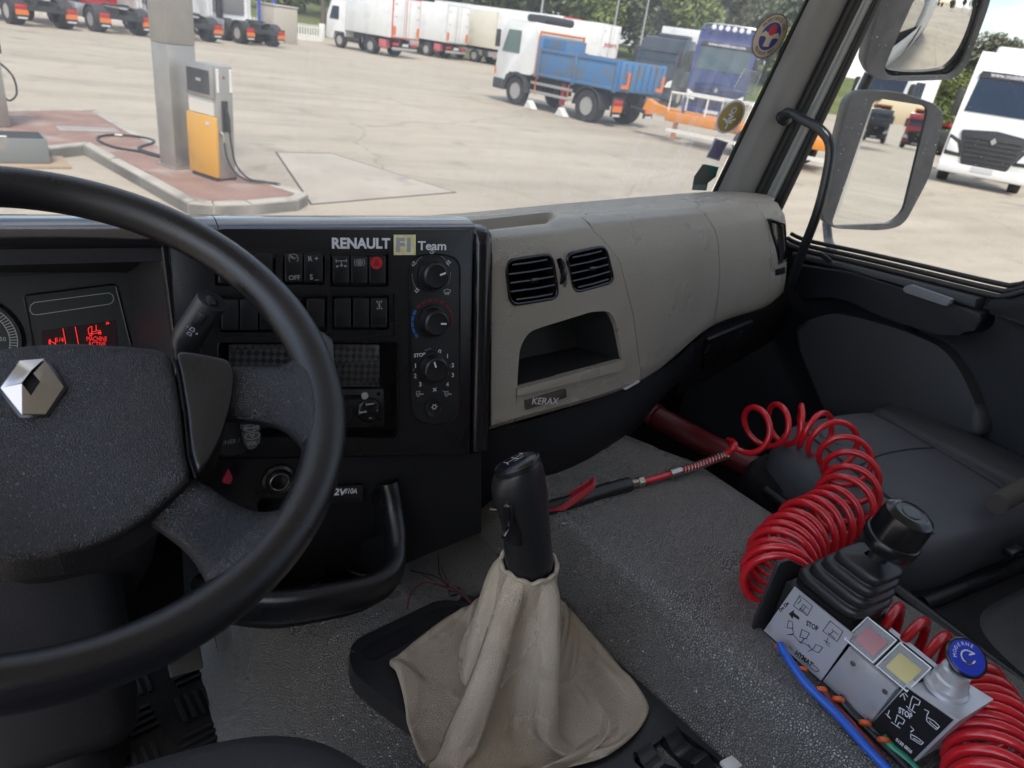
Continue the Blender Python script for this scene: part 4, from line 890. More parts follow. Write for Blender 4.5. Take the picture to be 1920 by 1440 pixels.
def smooth(x, a, b): t = min(1, max(0, (x-a)/(b-a))); return t*t*(3-2*t)
def top_rows(s):
    """top between the far edge and the crest: rim, far wall and floor of the tray, fading out towards the glovebox"""
    base_ = [dash_pt(max(0, s), r*.1) for r in range(0, 41)]; shift = Vector((0, 0, 0))
    if s < 0: shift = (dash_pt(0, 5)-dash_pt(.3, 5))*(-s/.3)*.9
    far, cr_ = base_[0], base_[-1]; yw = .985+.10*max(0, s); k = 1-smooth(s, .64, .74); o = []
    def orig(y):
        for p, q in zip(base_[:-1], base_[1:]):
            if p.y >= y >= q.y: f = (p.y-y)/max(1e-6, p.y-q.y); return p.lerp(q, f)
        return cr_.copy()
    floor0 = cr_.z+.0005
    for y, dz in ((far.y, None), (1.25, None), (1.15, None), (yw+.03, 'r'), (yw+.008, 'r'), (yw+.003, 'm'), (yw-.003, 'f'), (yw-.010, 'f'), (yw-.05, 'g'), (yw-.10, 'g'), (cr_.y+.03, 'g'), (cr_.y+.012, 'g')):
        p = orig(y); p = Vector((p.x, y, p.z)); rim = orig(yw).z+.002; fl_ = rim-.019
        t = (y-cr_.y)/max(.01, yw-.01-cr_.y); zf = floor0+(fl_-floor0)*min(1, max(0, t))**1.3
        z = {None: p.z, 'r': rim, 'm': (rim+fl_)/2, 'f': fl_, 'g': zf}[dz]
        if dz is None: z = p.z+(rim-orig(yw).z)*(1-(y-yw)/(far.y-yw))
        kk = k if dz != 'r' else max(k, 0)
        p.z = p.z+(z-p.z)*kk; o.append(p+shift)
    return o
def section(s0, s1, n=14, back=.0):
    m = MB(); rows = [i*.5 for i in range(9, NR*2+1)] if s0 < 1 else [i*.5 for i in range(NR*2+1)]
    col = []
    for i in range(n+1):
        s = s0+(s1-s0)*i/n; c = (top_rows(s) if s0 < 1 else [])+[dash_pt(s, r) for r in rows]
        c.append(Vector((c[-1].x, 1.30, c[-1].z+.02))); c.append(Vector((c[0].x, c[0].y, c[0].z-.05))); col.append(c)
    k = len(col[0]); vs = [p for c in col for p in c]; fs = []
    for i in range(n):
        for j in range(k): fs.append((i*k+j, i*k+(j+1) % k, (i+1)*k+(j+1) % k, (i+1)*k+j))
    fs.append(tuple(range(k))[::-1]); fs.append(tuple(n*k+j for j in range(k)))
    return m.add(vs, fs)
g = .0035
# --- panel with the air vents and the open tray
BO = at(1050, 600, y=.818); bu = (at(1185, 590, y=.856)-at(922, 620, y=.787)); bv = (at(1050, 500, y=.831)-at(1050, 700, y=.808))
BF = Frame(BO, bu, bv); BM = BF.M()
def bpx(l): return [BF.pix(*q) for q in l]
cu = MB()
vent_px = [[(946, 489), (1034, 476), (1046, 558), (956, 572)], [(1060, 477), (1134, 461), (1150, 528), (1074, 549)]]
vent_poly = [rpoly(bpx(v), .016, 5) for v in vent_px]
for v in vent_poly: cu.prism(ccw(v), -.045, .05, BM)
cub = rpoly(bpx([(970, 726), (974, 652), (990, 622), (1020, 611), (1105, 584), (1140, 582), (1154, 606), (1168, 676)]), [.002, .02, .02, .01, .01, .012, .02, .002], 4)
cu.prism(ccw(cub), -.11, .05, BM)
wheel_poly = rpoly(bpx([(1042, 486), (1054, 482), (1062, 535), (1055, 540)]), .004, 4); cu.prism(ccw(wheel_poly), -.015, .05, BM)
dpan = part(dash, 'vent_panel', cut(section(0, 1-g*.4, 40), cu, 'vent_panel'), BEIGE)
part(dash, 'glovebox_lid', section(1+g*.8, 2-g, 14), BEIGE, sharp=45)
part(dash, 'corner_panel', section(2+g, 3-g, 10), BEIGE, sharp=45)
EO = at(1458, 455, y=1.068); ev = at(1470, 420, y=1.08)-at(1470, 500, y=1.08)
eu = STP[4][8]-STP[3][8]
EF = Frame(EO, eu, ev)
slot = rpoly([EF.pix(*q) for q in ((1443, 410), (1471, 420), (1476, 488), (1457, 498))], .008, 4)
cu = MB().prism(ccw(slot), -.03, .05, EF.M())
part(dash, 'end_panel', cut(section(3+g, 4, 10), cu, 'end_panel'), BEIGE)
part(dash, 'end_vent', MB().prism(slot, -.029, -.024, EF.M()).tube([EF.P(p[0], p[1], .0) for p in slot], .0022, 6, closed=True), BLK)
part(dash, 'end_vent_blade', MB().prism(rpoly([EF.pix(*q) for q in ((1449, 418), (1458, 420), (1464, 488), (1459, 490))], .004), -.02, -.002, EF.M(), bev=.001), BLKG)
part(dash, 'vent_slider', MB().prism(rpoly([EF.pix(*q) for q in ((1451, 505), (1470, 500), (1470, 512), (1452, 517))], .002), -.002, .003, EF.M(), bev=.001), KEY)
# dark core seen in the joints
core = MB()
core.grid(lambda i, j: dash_pt(.965+i*2.93, 4.8+j*6.2)+Vector((0, .006, -.004)), 40, 24)
core.grid(lambda i, j: dash_pt(.965+i*2.93, 2.0+j*3.2)+Vector((0, .004, -.005)), 30, 10)
part(dash, 'joint_backing', core, BLKM, sharp=80)
# --- air vents
def vent(poly, vpx):
    v = part(dash, 'air_vent', MB().tube([BF.P(p[0], p[1], .0008) for p in poly], .0028, 8, closed=True), BLKG, sharp=80)
    part(v, 'vent_back', MB().prism(ccw(poly), -.044, -.040, BM), BLKM)
    q = bpx(vpx); tl, tr, br, bl = [Vector((*p, 0)) for p in q]
    n = 5
    for k in range(n):
        t = (k+.55)/(n+.1); a = tl.lerp(bl, t); b = tr.lerp(br, t); ins = .012 if k in (0, n-1) else .004
        d = (b-a).normalized(); a = a+d*ins; b = b-d*ins
        m = MB().tube([BF.P(a.x, a.y, .0), BF.P(*(a.lerp(b, .5)).xy, .003), BF.P(b.x, b.y, .0)], .0021, 8)
        m.add([BF.P(a.x, a.y, -.001), BF.P(b.x, b.y, -.001), BF.P(b.x, b.y+.003, -.018), BF.P(a.x, a.y+.003, -.018)], [(0, 1, 2, 3)])
        part(v, 'slat', m, BLKG)
    for k in range(5):
        t = (k+1)/6; a = tl.lerp(tr, t); b = bl.lerp(br, t)
        part(v, 'vane', MB().add([BF.P(a.x, a.y, -.016), BF.P(b.x, b.y, -.016), BF.P(b.x+.002, b.y, -.036), BF.P(a.x+.002, a.y, -.036)], [(0, 1, 2, 3)]), BLKG)
    c = tl.lerp(br, .5); part(v, 'vent_tab', MB().box(-.008, .008, -.004, .004, -.002, .006, BF.M(c.x, c.y), bev=.0015), BLKG)
for p, vp in zip(vent_poly, vent_px): vent(p, vp)
c = BF.pix(1052, 511); part(dash, 'vent_wheel', MB().lathe([(0, -.003), (.021, -.003), (.023, -.001), (.023, .001), (.021, .003), (0, .003)], BF.M(c[0], c[1], -.012) @ Matrix.Rotation(R(90), 4, 'Y'), 32), BLKG)
c = BF.pix(1061, 552); bs = part(dash, 'blue_sticker', MB().prism(circle(0, 0, .0085, 20, 0, 180)+[(-.0085, -.004), (.0085, -.004)], .0012, .0016, BF.M(c[0], c[1], .0)), mat('sticker_blue', (.05, .16, .27), .5))
text(bs, 'Airflo', BF.M(c[0], c[1]+.0005, .0019), .0062, WHT)
def liner(poly, d0, d1, m, name):
    p = ccw(poly); k = len(p); c = Vector((sum(q[0] for q in p)/k, sum(q[1] for q in p)/k)); q = [c+(Vector(v)-c)*.992 for v in p]
    part(dash, name, MB().add([BF.P(v.x, v.y, d0) for v in q]+[BF.P(v.x, v.y, d1) for v in q], [(i, (i+1) % k, k+(i+1) % k, k+i) for i in range(k)]), m)
CUBM = mat('cubby_black', (.022, .022, .023), .5, bump=.3, bscale=500)
liner(cub, -.108, -.006, CUBM, 'tray_liner')
for v in vent_poly: liner(v, -.043, -.002, BLKM, 'vent_liner')
# --- tray lip and badge
lp = bpx([(968, 741), (969, 727), (1166, 674), (1167, 692)])
part(dash, 'tray_lip', MB().prism(rpoly(lp, .002), -.008, .006, BM, bev=.002), BEIGE)
part(dash, 'tray_floor', MB().prism(ccw(cub), -.109, -.104, BM), mat('tray_grey', (.035, .035, .035), .5, bump=.2, bscale=500))
bd = part(dash, 'badge', MB().prism(rpoly(bpx([(983, 767), (982, 750), (1058, 728), (1059, 744)]), .0015), .0, .0040, BM, bev=.0006), mat('badge_grey', (.055, .048, .040), .42))
text_px(bd, 'KERAX', 997, 1046, 759, 746.5, Frame(BF.P(0, 0, .0044), BF.u, BF.v), .0, mat('badge_silver', (.5, .49, .46), .35), bold=.0002)
SEAM = mat('seam', (.03, .028, .025), .7)
part(dash, 'seam_line', MB().tube([BF.P(*BF.pix(*q), .0006) for q in ((969, 727), (967, 770), (962, 803))], .0007, 5), SEAM)
# --- lower black skirt down to the tunnel
top_ = [(at(760, 853, y=.745)), at(905, 812, y=.775), at(1050, 772, y=.815), at(1198, 716, y=.872), at(1270, 670, y=.93), at(1300, 640, y=.965)]
bot_ = [at(760, 1010, z=-.752), at(935, 957, z=-.745), at(1040, 908, z=-.675), at(1180, 817, z=-.655), at(1228, 762, y=.99), at(1285, 702, y=1.03)]
tt = spline(top_, 5); bb = spline(bot_, 5)
mb = MB().grid(lambda i, j: tt[round(i*25)].lerp(bb[round(i*25)], j)+Vector((0, -.012*math.sin(math.pi*j), 0)), 25, 8)
part(dash, 'lower_skirt', mb, BLKM, sharp=80)
part(dash, 'latch', MB().prism(rpoly([BF.pix(*q) for q in ((1178, 733), (1180, 729), (1203, 714), (1205, 718))], .001), -.012, -.006, BF.M(), bev=.001), mat('latch_grey', (.5, .5, .5), .4))
u0 = [at(1285, 655, y=.96), at(1340, 618, y=1.0), at(1440, 580, y=1.07), at(1475, 553, y=1.1)]
u1 = [at(1270, 740, y=1.05), at(1330, 710, y=1.10), at(1430, 650, y=1.16), at(1500, 610, y=1.2)]
mb = MB().grid(lambda i, j: spline(u0, 4)[round(i*12)].lerp(spline(u1, 4)[round(i*12)], j), 12, 4); part(dash, 'under_panel', mb, BLKM, sharp=80)
UF = Frame(at(1360, 645, y=1.055), at(1440, 615, y=1.115)-at(1310, 665, y=1.02), at(1340, 618, y=1.0)-at(1330, 710, y=1.10))
fc = part(dash, 'fuse_cover', MB().prism(rpoly([UF.pix(*q) for q in ((1312, 690), (1322, 632), (1408, 597), (1385, 650))], .006), .002, .010, UF.M(), bev=.003), BLK)
for q in ((1325, 655), (1387, 627)):
    c = UF.pix(*q, .01); part(fc, 'thumb_latch', MB().lathe([(0, .0005), (.009, .0005), (.0095, .002), (.0115, .002), (.012, 0)], UF.M(c[0], c[1], .0102), 20), BLKM)
# bulkhead behind the footwells
mb = MB().grid(lambda i, j: Vector((-.6+2.3*i, 1.42+.06*math.sin(3*i), -.42-1.0*j)), 10, 6); part(dash, 'bulkhead', mb, BLKM, sharp=80)

# beige top running on behind the black half
def left_pt(k, r): return dash_pt(0, r)+(dash_pt(0, r)-dash_pt(.3, r))*k
m = MB(); col = []
for i in range(5):
    c = top_rows(-.55*(1-i/4)-1e-6)[:-2]; c += [c[-1]+Vector((0, 0, -.09)), c[0]+Vector((0, 0, -.06))]; col.append(c)
k = len(col[0]); fs = [(i*k+j, i*k+(j+1) % k, (i+1)*k+(j+1) % k, (i+1)*k+j) for i in range(4) for j in range(k)]+[tuple(range(k))[::-1], tuple(4*k+j for j in range(k))]
m.add([p for c in col for p in c], fs)
part(dash, 'top_tray', m, BEIGE)
# ================================================================== STEERING WHEEL
def tilt_frame(C, a, b):
    n = Vector((math.sin(b)*math.cos(a), -math.cos(a)*math.cos(b), math.sin(a))); u = Vector((0, 0, 1)).cross(n).normalized()
    return Frame(C, u, n.cross(u), n)
RFm = tilt_frame((-.047, .571, -.280), R(61.77), R(15.35))      # plane of the rim
HFm = tilt_frame((-.0438, .5996, -.3058), R(56.99), 0)          # plane of the hub pad
sw = thing('steering_wheel', 'black leather four spoke steering wheel with chrome diamond emblem', 'steering wheel', HFm.O-HFm.n*.03)
RAD, TR = .2175, .0176
def rim_fn(i, j):
    a = 2*math.pi*i; b = 2*math.pi*j
    # slight finger swelling near the spokes
    sw_ = 1+.05*max(0, math.cos(a*1.0-.0))**8
    r = RAD+TR*sw_*math.cos(b)
    return RFm.P(r*math.cos(a), r*math.sin(a), TR*1.02*math.sin(b))
part(sw, 'rim', MB().grid(rim_fn, 128, 22, True, True), RIM, sharp=180)
def pad(outl, F, th, dome, m, name, bev=.006, n=10):
    """cushioned plate: rings shrinking towards the middle, raised"""
    c = Vector((sum(p[0] for p in outl)/len(outl), sum(p[1] for p in outl)/len(outl)))
    q = MB(); k = len(outl); rings = []
    prof = [(1.0, -th), (1.0, -.006), (.992, -.002), (.975, .0015), (.94, .0035)]+[(.9*(1-t/n), .004+dome*(1-(1-t/n)**2)) for t in range(n)]
    for s_, h in prof: rings.append([F.P(c.x+(p[0]-c.x)*s_, c.y+(p[1]-c.y)*s_, h) for p in outl])
    vs = [p for r in rings for p in r]+[F.P(c.x, c.y, .004+dome)]; fs = []
    for i in range(len(rings)-1):
        for j in range(k): fs.append((i*k+j, i*k+(j+1) % k, (i+1)*k+(j+1) % k, (i+1)*k+j))
    l0 = (len(rings)-1)*k
    for j in range(k): fs.append((l0+j, l0+(j+1) % k, len(vs)-1))
    q.add(vs, fs); return part(sw, name, q, m, sharp=50)
right = [HFm.pix(*q) for q in ((130, 641), (250, 648), (319, 656), (331, 700), (344, 780), (351, 855), (364, 897), (330, 931), (270, 982), (195, 1020), (110, 1043))]
ol = right+[(-p[0], p[1]) for p in reversed(right)]
olr = rpoly(ol, .012, 3)
pad(olr, HFm, .045, .008, LEA, 'hub_pad')
for sgn in (1, -1):
    wing = [HFm.pix(*q) for q in ((324, 657), (380, 664), (430, 676), (438, 700), (434, 745), (420, 800), (400, 850), (368, 896), (355, 855), (348, 780), (335, 700))]
    wing = [(sgn*p[0]+sgn*.0012, p[1]) for p in wing]
    pad(ccw(rpoly(wing, .008, 3)), HFm, .04, .001, BLK, 'hub_wing')
# spokes: lofts from hub to rim, flaring where they join it
def spoke(up, dn, ths, mirror=False):
    F = HFm if mirror else RFm
    U_ = spline([Vector((*F.pix(*q), 0)) for q in up], 4); D_ = spline([Vector((*F.pix(*q), 0)) for q in dn], 4); k = len(U_)
    if mirror: U_ = [Vector((-p.x, p.y, 0)) for p in U_]; D_ = [Vector((-p.x, p.y, 0)) for p in D_]
    U2 = spline([Vector((*HFm.pix(*q, ths[2]), 0)) for q in up], 4); D2 = spline([Vector((*HFm.pix(*q, ths[2]), 0)) for q in dn], 4)
    def f(i, j):
        a = round(i*(k-1)); c = (U_[a]+D_[a])/2; h = (U_[a]-D_[a])/2; t = 2*math.pi*j; cs, sn = math.cos(t), math.sin(t); p = 3.0; q = (abs(cs)**p+abs(sn)**p)**(-1/p)
        th = ths[0]+(ths[1]-ths[0])*i; P = c+h*cs*q; g_ = min(1, max(0, (i-.15)/.6)); g_ = g_*g_*(3-2*g_)
        if mirror: return HFm.P(P.x, P.y, ths[2]*(1-g_)+.03*g_+th*sn*q)
        c2 = (U2[a]+D2[a])/2; P2 = c2+(U2[a]-D2[a])/2*cs*q
        return HFm.P(P2.x, P2.y, ths[2]+th*sn*q).lerp(RFm.P(P.x, P.y, th*sn*q), g_)
    part(sw, 'spoke', MB().grid(f, k-1, 28, False, True), LEA, sharp=180)
su = [(375, 692), (470, 690), (525, 689), (556, 668), (590, 625), (618, 640)]
sd_ = [(375, 786), (470, 792), (525, 802), (562, 830), (592, 885), (620, 890)]
lu = [(320, 880), (372, 902), (430, 943), (488, 965), (545, 950), (592, 895)]
ld = [(235, 955), (290, 990), (345, 1030), (378, 1072), (392, 1115), (385, 1165)]
for mir in (False, True): spoke(su, sd_, (.011, .014, -.016), mir); spoke(lu, ld, (.011, .014, -.018), mir)
# diamond emblem
ex, ey = HFm.pix(60, 729, .012); W2, H2 = .0305, .0345
EMB = Frame(HFm.P(ex, ey, .0118), HFm.u, HFm.v, HFm.n)
def epx(x, y): return EMB.pix(x, y)
emo = [epx(2, 730), epx(38, 679), epx(84, 677), epx(120, 728), epx(86, 779), epx(42, 780)]
emi = [epx(43, 726), epx(61, 702), epx(78, 723), epx(61, 749)]
mid_t = epx(84, 677); mid_b = epx(42, 780); rl = .0065
q = MB()
O_, I_ = emo, emi
def fc(ps, hs): q.add([EMB.P(p[0], p[1], h) for p, h in zip(ps, hs)], [(0, 1, 2)] if len(ps) == 3 else [(0, 1, 2), (0, 2, 3)])
lo_, hi_, sm_ = .0022, rl, .0036
fc([O_[0], O_[1], I_[1], I_[0]], [lo_, lo_, hi_, hi_]); fc([O_[1], O_[2], I_[1]], [lo_, sm_, hi_])
fc([O_[5], O_[0], I_[0], I_[3]], [lo_, lo_, hi_*.9, hi_*.6])
fc([O_[3], O_[4], I_[3], I_[2]], [lo_, lo_, hi_, hi_]); fc([O_[4], O_[5], I_[3]], [lo_, sm_, hi_])
fc([O_[2], O_[3], I_[2], I_[1]], [lo_, lo_, hi_*.9, hi_*.6])
q.prism(emo, -.004, .0018, EMB.M())
part(sw, 'emblem_centre', MB().prism(ccw(emi), .0019, .0024, EMB.M()), BLKM)
part(sw, 'emblem', q, CHR, sharp=15)
part(sw, 'emblem_recess', MB().tube([EMB.P(p[0]*1.0, p[1], -.001) for p in emo], .0026, 6, closed=True), BLKG)
# dark line along the hub seams
part(sw, 'seam', MB().tube([HFm.P(p[0]+.0006, p[1], -.0012) for p in [HFm.pix(*q_) for q_ in ((321, 657), (333, 700), (346, 780), (353, 855), (366, 896))]], .0012, 6), BLKM)

# ------------------------------------------------------------------ column with its stalks
colm = thing('steering_column', 'dark plastic steering column below the wheel with control stalks', 'steering column', (-.044, .95, -1.04))
ax = -HFm.n
c0 = HFm.O+ax*.035
m = MB(); prof = [(.0, .055, .05), (.05, .085, .07), (.14, .088, .075), (.22, .075, .07), (.30, .07, .065), (.42, .05, .05)]
def col_fn(i, j):
    k = i*5; a = int(min(4, k)); f = k-a; d = prof[a][0]*(1-f)+prof[a+1][0]*f; rx = prof[a][1]*(1-f)+prof[a+1][1]*f; ry = prof[a][2]*(1-f)+prof[a+1][2]*f
    t = 2*math.pi*j; cs, sn = math.cos(t), math.sin(t); p = 4; kk = (abs(cs)**p+abs(sn)**p)**(-1/p)
    return c0+ax*d+HFm.u*(rx*cs*kk)+HFm.v*(ry*sn*kk)
part(colm, 'column_shroud', m.grid(col_fn, 20, 32, False, True), BLKM, sharp=70)
part(colm, 'column_tube', MB().tube([c0+ax*.35, Vector((-.06, .88, -.75)), Vector((-.10, .86, -1.03))], [.05, .06, .07], 20), BLK, sharp=70)
part(colm, 'lower_shroud', MB().box(-.15, .0, -.09, .10, -.30, .02, Matrix.Translation((-.01, .79, -.50)) @ Matrix.Rotation(R(-18), 4, 'X'), bev=.03, seg=4), BLKM)
# wiper stalk
STK = mat('stalk_black', (.020, .021, .024), .38, bump=.15, bscale=900)
p_ = [at(368, 710, y=.70), at(352, 660, y=.695), at(352, 634, y=.69), at(366, 610, y=.685), at(398, 563, y=.675)]
pth = spline(p_, 6); n = len(pth)
def stalk(pts, r):
    return MB().tube(pts, r, 18)
ws = part(colm, 'wiper_stalk', stalk(pth, [.011+.0035*min(1, max(0, (i-4)/8)) for i in range(n)]), STK, sharp=50)
wa = (pth[-1]-pth[-8]).normalized(); wc = pth[-5]; wn = (-wc); wn = (wn-wa*wn.dot(wa)).normalized()
WSF = Frame(wc+wn*.0138, wa.cross(wn), wa, wn)
part(ws, 'slider', MB().prism(rrect(-.0045, -.004, .0045, .014, .003), -.004, .0018, WSF.M(), bev=.0012), KEY)
part(ws, 'tip_button', MB().lathe([(.006, 0), (.006, .003), (.004, .0045), (0, .005)], axis_M(pth[-1]+wn*.004, pth[-1]-pth[-2])), KEY)
part(ws, 'symbol', MB().strokes([[(-.003, -.012), (-.002, -.007), (.002, -.007), (.003, -.012), (-.003, -.012)], [(-.003, -.020), (-.002, -.016), (.002, -.016), (.003, -.020), (-.003, -.020)], [(.006, -.012), (.009, -.012)], [(.0075, -.0135), (.0075, -.0105)], [(-.008, -.010), (-.006, -.010)]], WSF.M(0, 0, .0012) @ Matrix.Scale(.7, 4), .0005), WHT)
# audio remote stalk
ABF = Frame(at(467, 812, y=.66), (1, 0, .02), (0, .35, 1))
body = part(colm, 'audio_stalk', MB().prism(ccw(rpoly([ABF.pix(*q) for q in ((395, 790), (452, 778), (482, 778), (489, 815), (470, 846), (452, 852), (430, 856), (395, 850))], .008)), -.028, -.003, ABF.M(), bev=.005, seg=3), STK)
KP = mat('keypad_grey', (.11, .115, .12), .45)
keys = [[(447, 782), (480, 780), (486, 793), (450, 794)], [(450, 795.5), (486, 794.5), (488, 808), (453, 808)], [(453, 809.5), (488, 809.5), (487, 826), (478, 840), (466, 843), (458, 832)]]
for kq in keys: part(body, 'key', MB().prism(ccw(rpoly([ABF.pix(*q) for q in kq], .0022)), -.004, .002, ABF.M(), bev=.001), KP)
def el(cx, cy, a, b): return [(cx+a*math.cos(R(t)), cy+b*math.sin(R(t))) for t in range(0, 361, 20)]
sy = []
for cxp, cyp, tri in ((468, 788, 1), (471, 802, 0), (473, 817, -1)):
    c = ABF.pix(cxp, cyp, .0022); sy.append(el(c[0], c[1], .0072, .0036))
    if tri: sy.append([(c[0]-.0022, c[1]-.0014*tri), (c[0]+.0022, c[1]-.0014*tri), (c[0], c[1]+.0020*tri), (c[0]-.0022, c[1]-.0014*tri)])
    else: sy.append([(c[0]+.0025, c[1]+.0034), (c[0]+.0025, c[1]-.0034)])
part(body, 'symbol', MB().strokes(sy, ABF.M(0, 0, .0023), .0005), WHT)
text(body, 'VOL -', ABF.M(*ABF.pix(475, 831, .002), .0024), .0052, WHT); text(body, 'MENU OK', ABF.M(*ABF.pix(471, 802, .002), .0025), .0030, WHT)
text(body, 'TUNER /', ABF.M(*ABF.pix(428, 829, -.003), -.0026), .0060, DIMW)
# ignition keys hanging below the stalk
tg = solo('key_tag', MB().prism(ccw(rpoly([LF.pix(*q) for q in ((411, 893), (424, 868), (432, 885), (428, 898))], .003)), .012, .016, LF.M(), bev=.001), mat('tag_pink', (.42, .02, .07), .5), 'small pink plastic key tag hanging beside the steering column', 'key tag')
wt = solo('paper_tag', MB().prism(ccw(rpoly([LF.pix(*q) for q in ((387, 915), (401, 908), (407, 928), (400, 931), (390, 926))], .001)), .02, .0212, LF.M()), mat('tag_white', (.7, .69, .66), .6), 'small white tag hanging under the ignition beside the column', 'tag')
# ================================================================== FLOOR, ENGINE TUNNEL
RUB = mat('tunnel_rubber', (.205, .198, .188), .31, spec=1.0, bump=.7, bscale=300, btype='cell', cell=(.065, .063, .06), rvar=.08, dirt=(.14, .128, .112), dscale=2.5, dlo=.5, dhi=.75)
FLOORM = mat('floor_mat', (.010, .010, .011), .55, bump=.3, bscale=200, dirt=(.03, .028, .025), dscale=9)
prof = [(.095, -1.07), (.112, -1.02), (.135, -.95), (.165, -.875), (.205, -.81), (.25, -.775), (.32, -.757), (.45, -.752), (.560, -.753), (.582, -.749), (.590, -.735), (.606, -.695), (.618, -.666), (.624, -.656), (.634, -.6505), (.655, -.6485), (.72, -.648), (.82, -.648), (.92, -.6495), (.955, -.655), (.972, -.668), (.98, -.70), (.985, -.85), (.985, -1.07)]
psm = [Vector((*p, 0)) for p in prof]
def tun(i, j):
    k = j*(len(psm)-1)*2; a = min(len(psm)-2, int(k/2)); p = psm[a].lerp(psm[a+1], k/2-a); y = -.55+1.62*i
    x, z = p.x, p.y
    x += (.40-y)*(.17 if x > .57 else .03)*(1-max(0, min(1, (x-.70)/.25))*.35)
    z += .0025*noise.noise(Vector((x*7, y*7, 0)))
    if x > .57 and y > .78: z += .045*min(1, ((y-.78)/.2))**2
    if y > .70: x = min(x, .968-(y-.70)*.86+.02*max(0, -.66-z))
    return Vector((x, y, z))
tunnel = solo('engine_tunnel', MB().grid(tun, 90, (len(psm)-1)*2), RUB, 'grey pebble grained engine tunnel cover between the two seats', 'engine cover', sharp=180)
fl = MB().grid(lambda i, j: Vector((-.7+2.4*i, -.6+2.05*j, -1.075)), 2, 2); struct('cab_floor', fl, BLKM)
# driver mat with raised bars
dm = thing('floor_mat', 'black rubber driver floor mat with raised diamond bars', 'floor mat', (-.14, .72, -1.07))
part(dm, 'mat', MB().prism(rpoly([(-.40, .35), (.115, .35), (.105, 1.06), (-.40, 1.06)], .04), -1.072, -1.058, None, bev=.004), FLOORM)
q = MB(); d = Matrix.Rotation
for gx in range(6):
    for gy in range(9):
        for k in range(4):
            a = R(12 if (gx+gy) % 2 else 100); c = Vector((-.36+gx*.085, .38+gy*.075, -1.0575))
            M = Matrix.Translation(c) @ Matrix.Rotation(a, 4, 'Z')
            q.box(-.026, .026, -.003+.014*(k-1.5), .003+.014*(k-1.5), -.001, .0045, M)
o = part(dm, 'raised_bars', q, FLOORM); o['kind'] = 'stuff'
# pedals
PED = mat('pedal_metal', (.20, .19, .175), .45, metal=.6, bump=.3, bscale=120)
pd = thing('accelerator_pedal', 'worn grey ribbed accelerator pedal above the floor mat', 'pedal', at(350, 1240, z=-.95)+Vector((0, .05, -.1)))
pf = Frame(at(348, 1243, z=-.93), at(378, 1232, z=-.93)-at(318, 1250, z=-.93), (0, .75, .65))
part(pd, 'pad', MB().prism(rrect(-.024, -.015, .024, .030, .003), -.012, 0, pf.M(), bev=.002), PED)
for k in range(8): part(pd, 'rib', MB().box(-.021+k*.0058, -.0185+k*.0058, .010, .027, 0, .0022, pf.M()), PED)
part(pd, 'arm', MB().tube([pf.P(0, .02, -.012), pf.P(0, .08, -.06), pf.P(0, .2, -.12)], .008, 8), BLK)
pd = thing('brake_pedal', 'black rubber brake pedal hanging behind the steering column', 'pedal', at(190, 1330, z=-.95)+Vector((0, .05, -.1)))
pf = Frame(at(195, 1340, z=-.95), (1, .1, 0), (0, .8, .6))
part(pd, 'pad', MB().prism(rrect(-.04, -.03, .035, .03, .012), -.014, 0, pf.M(), bev=.004), BLK)
for k in range(5): part(pd, 'rib', MB().box(-.032, .028, -.022+k*.011, -.017+k*.011, 0, .002, pf.M()), BLKM)
part(pd, 'arm', MB().tube([pf.P(0, .0, -.012), pf.P(0, .08, -.06), pf.P(0, .3, -.12)], .009, 8), BLK)

# ================================================================== GEAR LEVER WITH CONSOLE
gear = thing('gear_lever', 'black gear lever rising from wrinkled beige leather boot in black console', 'gear lever', (.42, .50, -.755))
ZC = -.742
con = [at(*q, z=ZC).xy for q in ((652, 1222), (668, 1198), (822, 1124), (878, 1128))]
con = [tuple(p) for p in con]+[(.48, .690), (.528, .655), (.548, .55), (.574, .40), (.592, .30), (.622, .12), (.50, .08), (.36, .26)]+[tuple(at(*q, z=ZC).xy) for q in ((900, 1452), (662, 1262))]
cp = ccw(rpoly(con, [.012, .02, .015, .015, .02, .02, .05, .05, .05, .02, .02, .05, .02, .02], 4))
CON = mat('console_black', (.014, .014, .017), .40, bump=.15, bscale=900, rvar=.08)
cbx = MB().prism(cp, -.775, ZC, None, bev=.009, seg=3)
cuq = [at(*q, z=ZC).xy for q in ((1186, 1425), (1270, 1364), (1420, 1480), (1330, 1560))]
# opening under the boot left solid; switch pocket cut
cu = MB().prism(ccw(rpoly([tuple(p) for p in cuq], .006)), ZC-.016, ZC+.03)
part(gear, 'console_frame', cut(cbx, cu, 'console_frame'), CON)
rim_p = [at(*q, z=ZC).xy for q in ((676, 1222), (690, 1208), (820, 1140), (850, 1140))]
part(gear, 'console_inlay', MB().prism(ccw(rpoly([tuple(at(*q, z=ZC).xy) for q in ((672, 1228), (690, 1210), (820, 1141), (864, 1136), (850, 1158), (700, 1240))], .006)), ZC, ZC+.0015), BLKM)
# rocker switches
def rocker(px, py, wd, ln, ang):
    c = at(px, py, z=ZC); M = Matrix.Translation(c) @ Matrix.Rotation(ang, 4, 'Z')
    r_ = part(gear, 'rocker_switch', MB().prism([(-ln/2, -.014), (ln/2, -.014), (ln/2, .006), (ln*.42, .007), (ln*.18, -.001), (0, -.003), (-ln*.18, -.001), (-ln*.42, .007), (-ln/2, .006)], -wd/2, wd/2, M @ Matrix(((0, 0, 1, 0), (1, 0, 0, 0), (0, 1, 0, 0), (0, 0, 0, 1)))), BLKG, sharp=30)
rocker(1280, 1402, .026, .046, R(9)); rocker(1228, 1432, .026, .046, R(9)); rocker(1338, 1455, .026, .046, R(9))
c = at(1372, 1432, z=ZC); part(gear, 'white_tab', MB().box(-.012, .012, -.008, .008, -.004, .002, Matrix.Translation(c), bev=.001), mat('tag_white'))
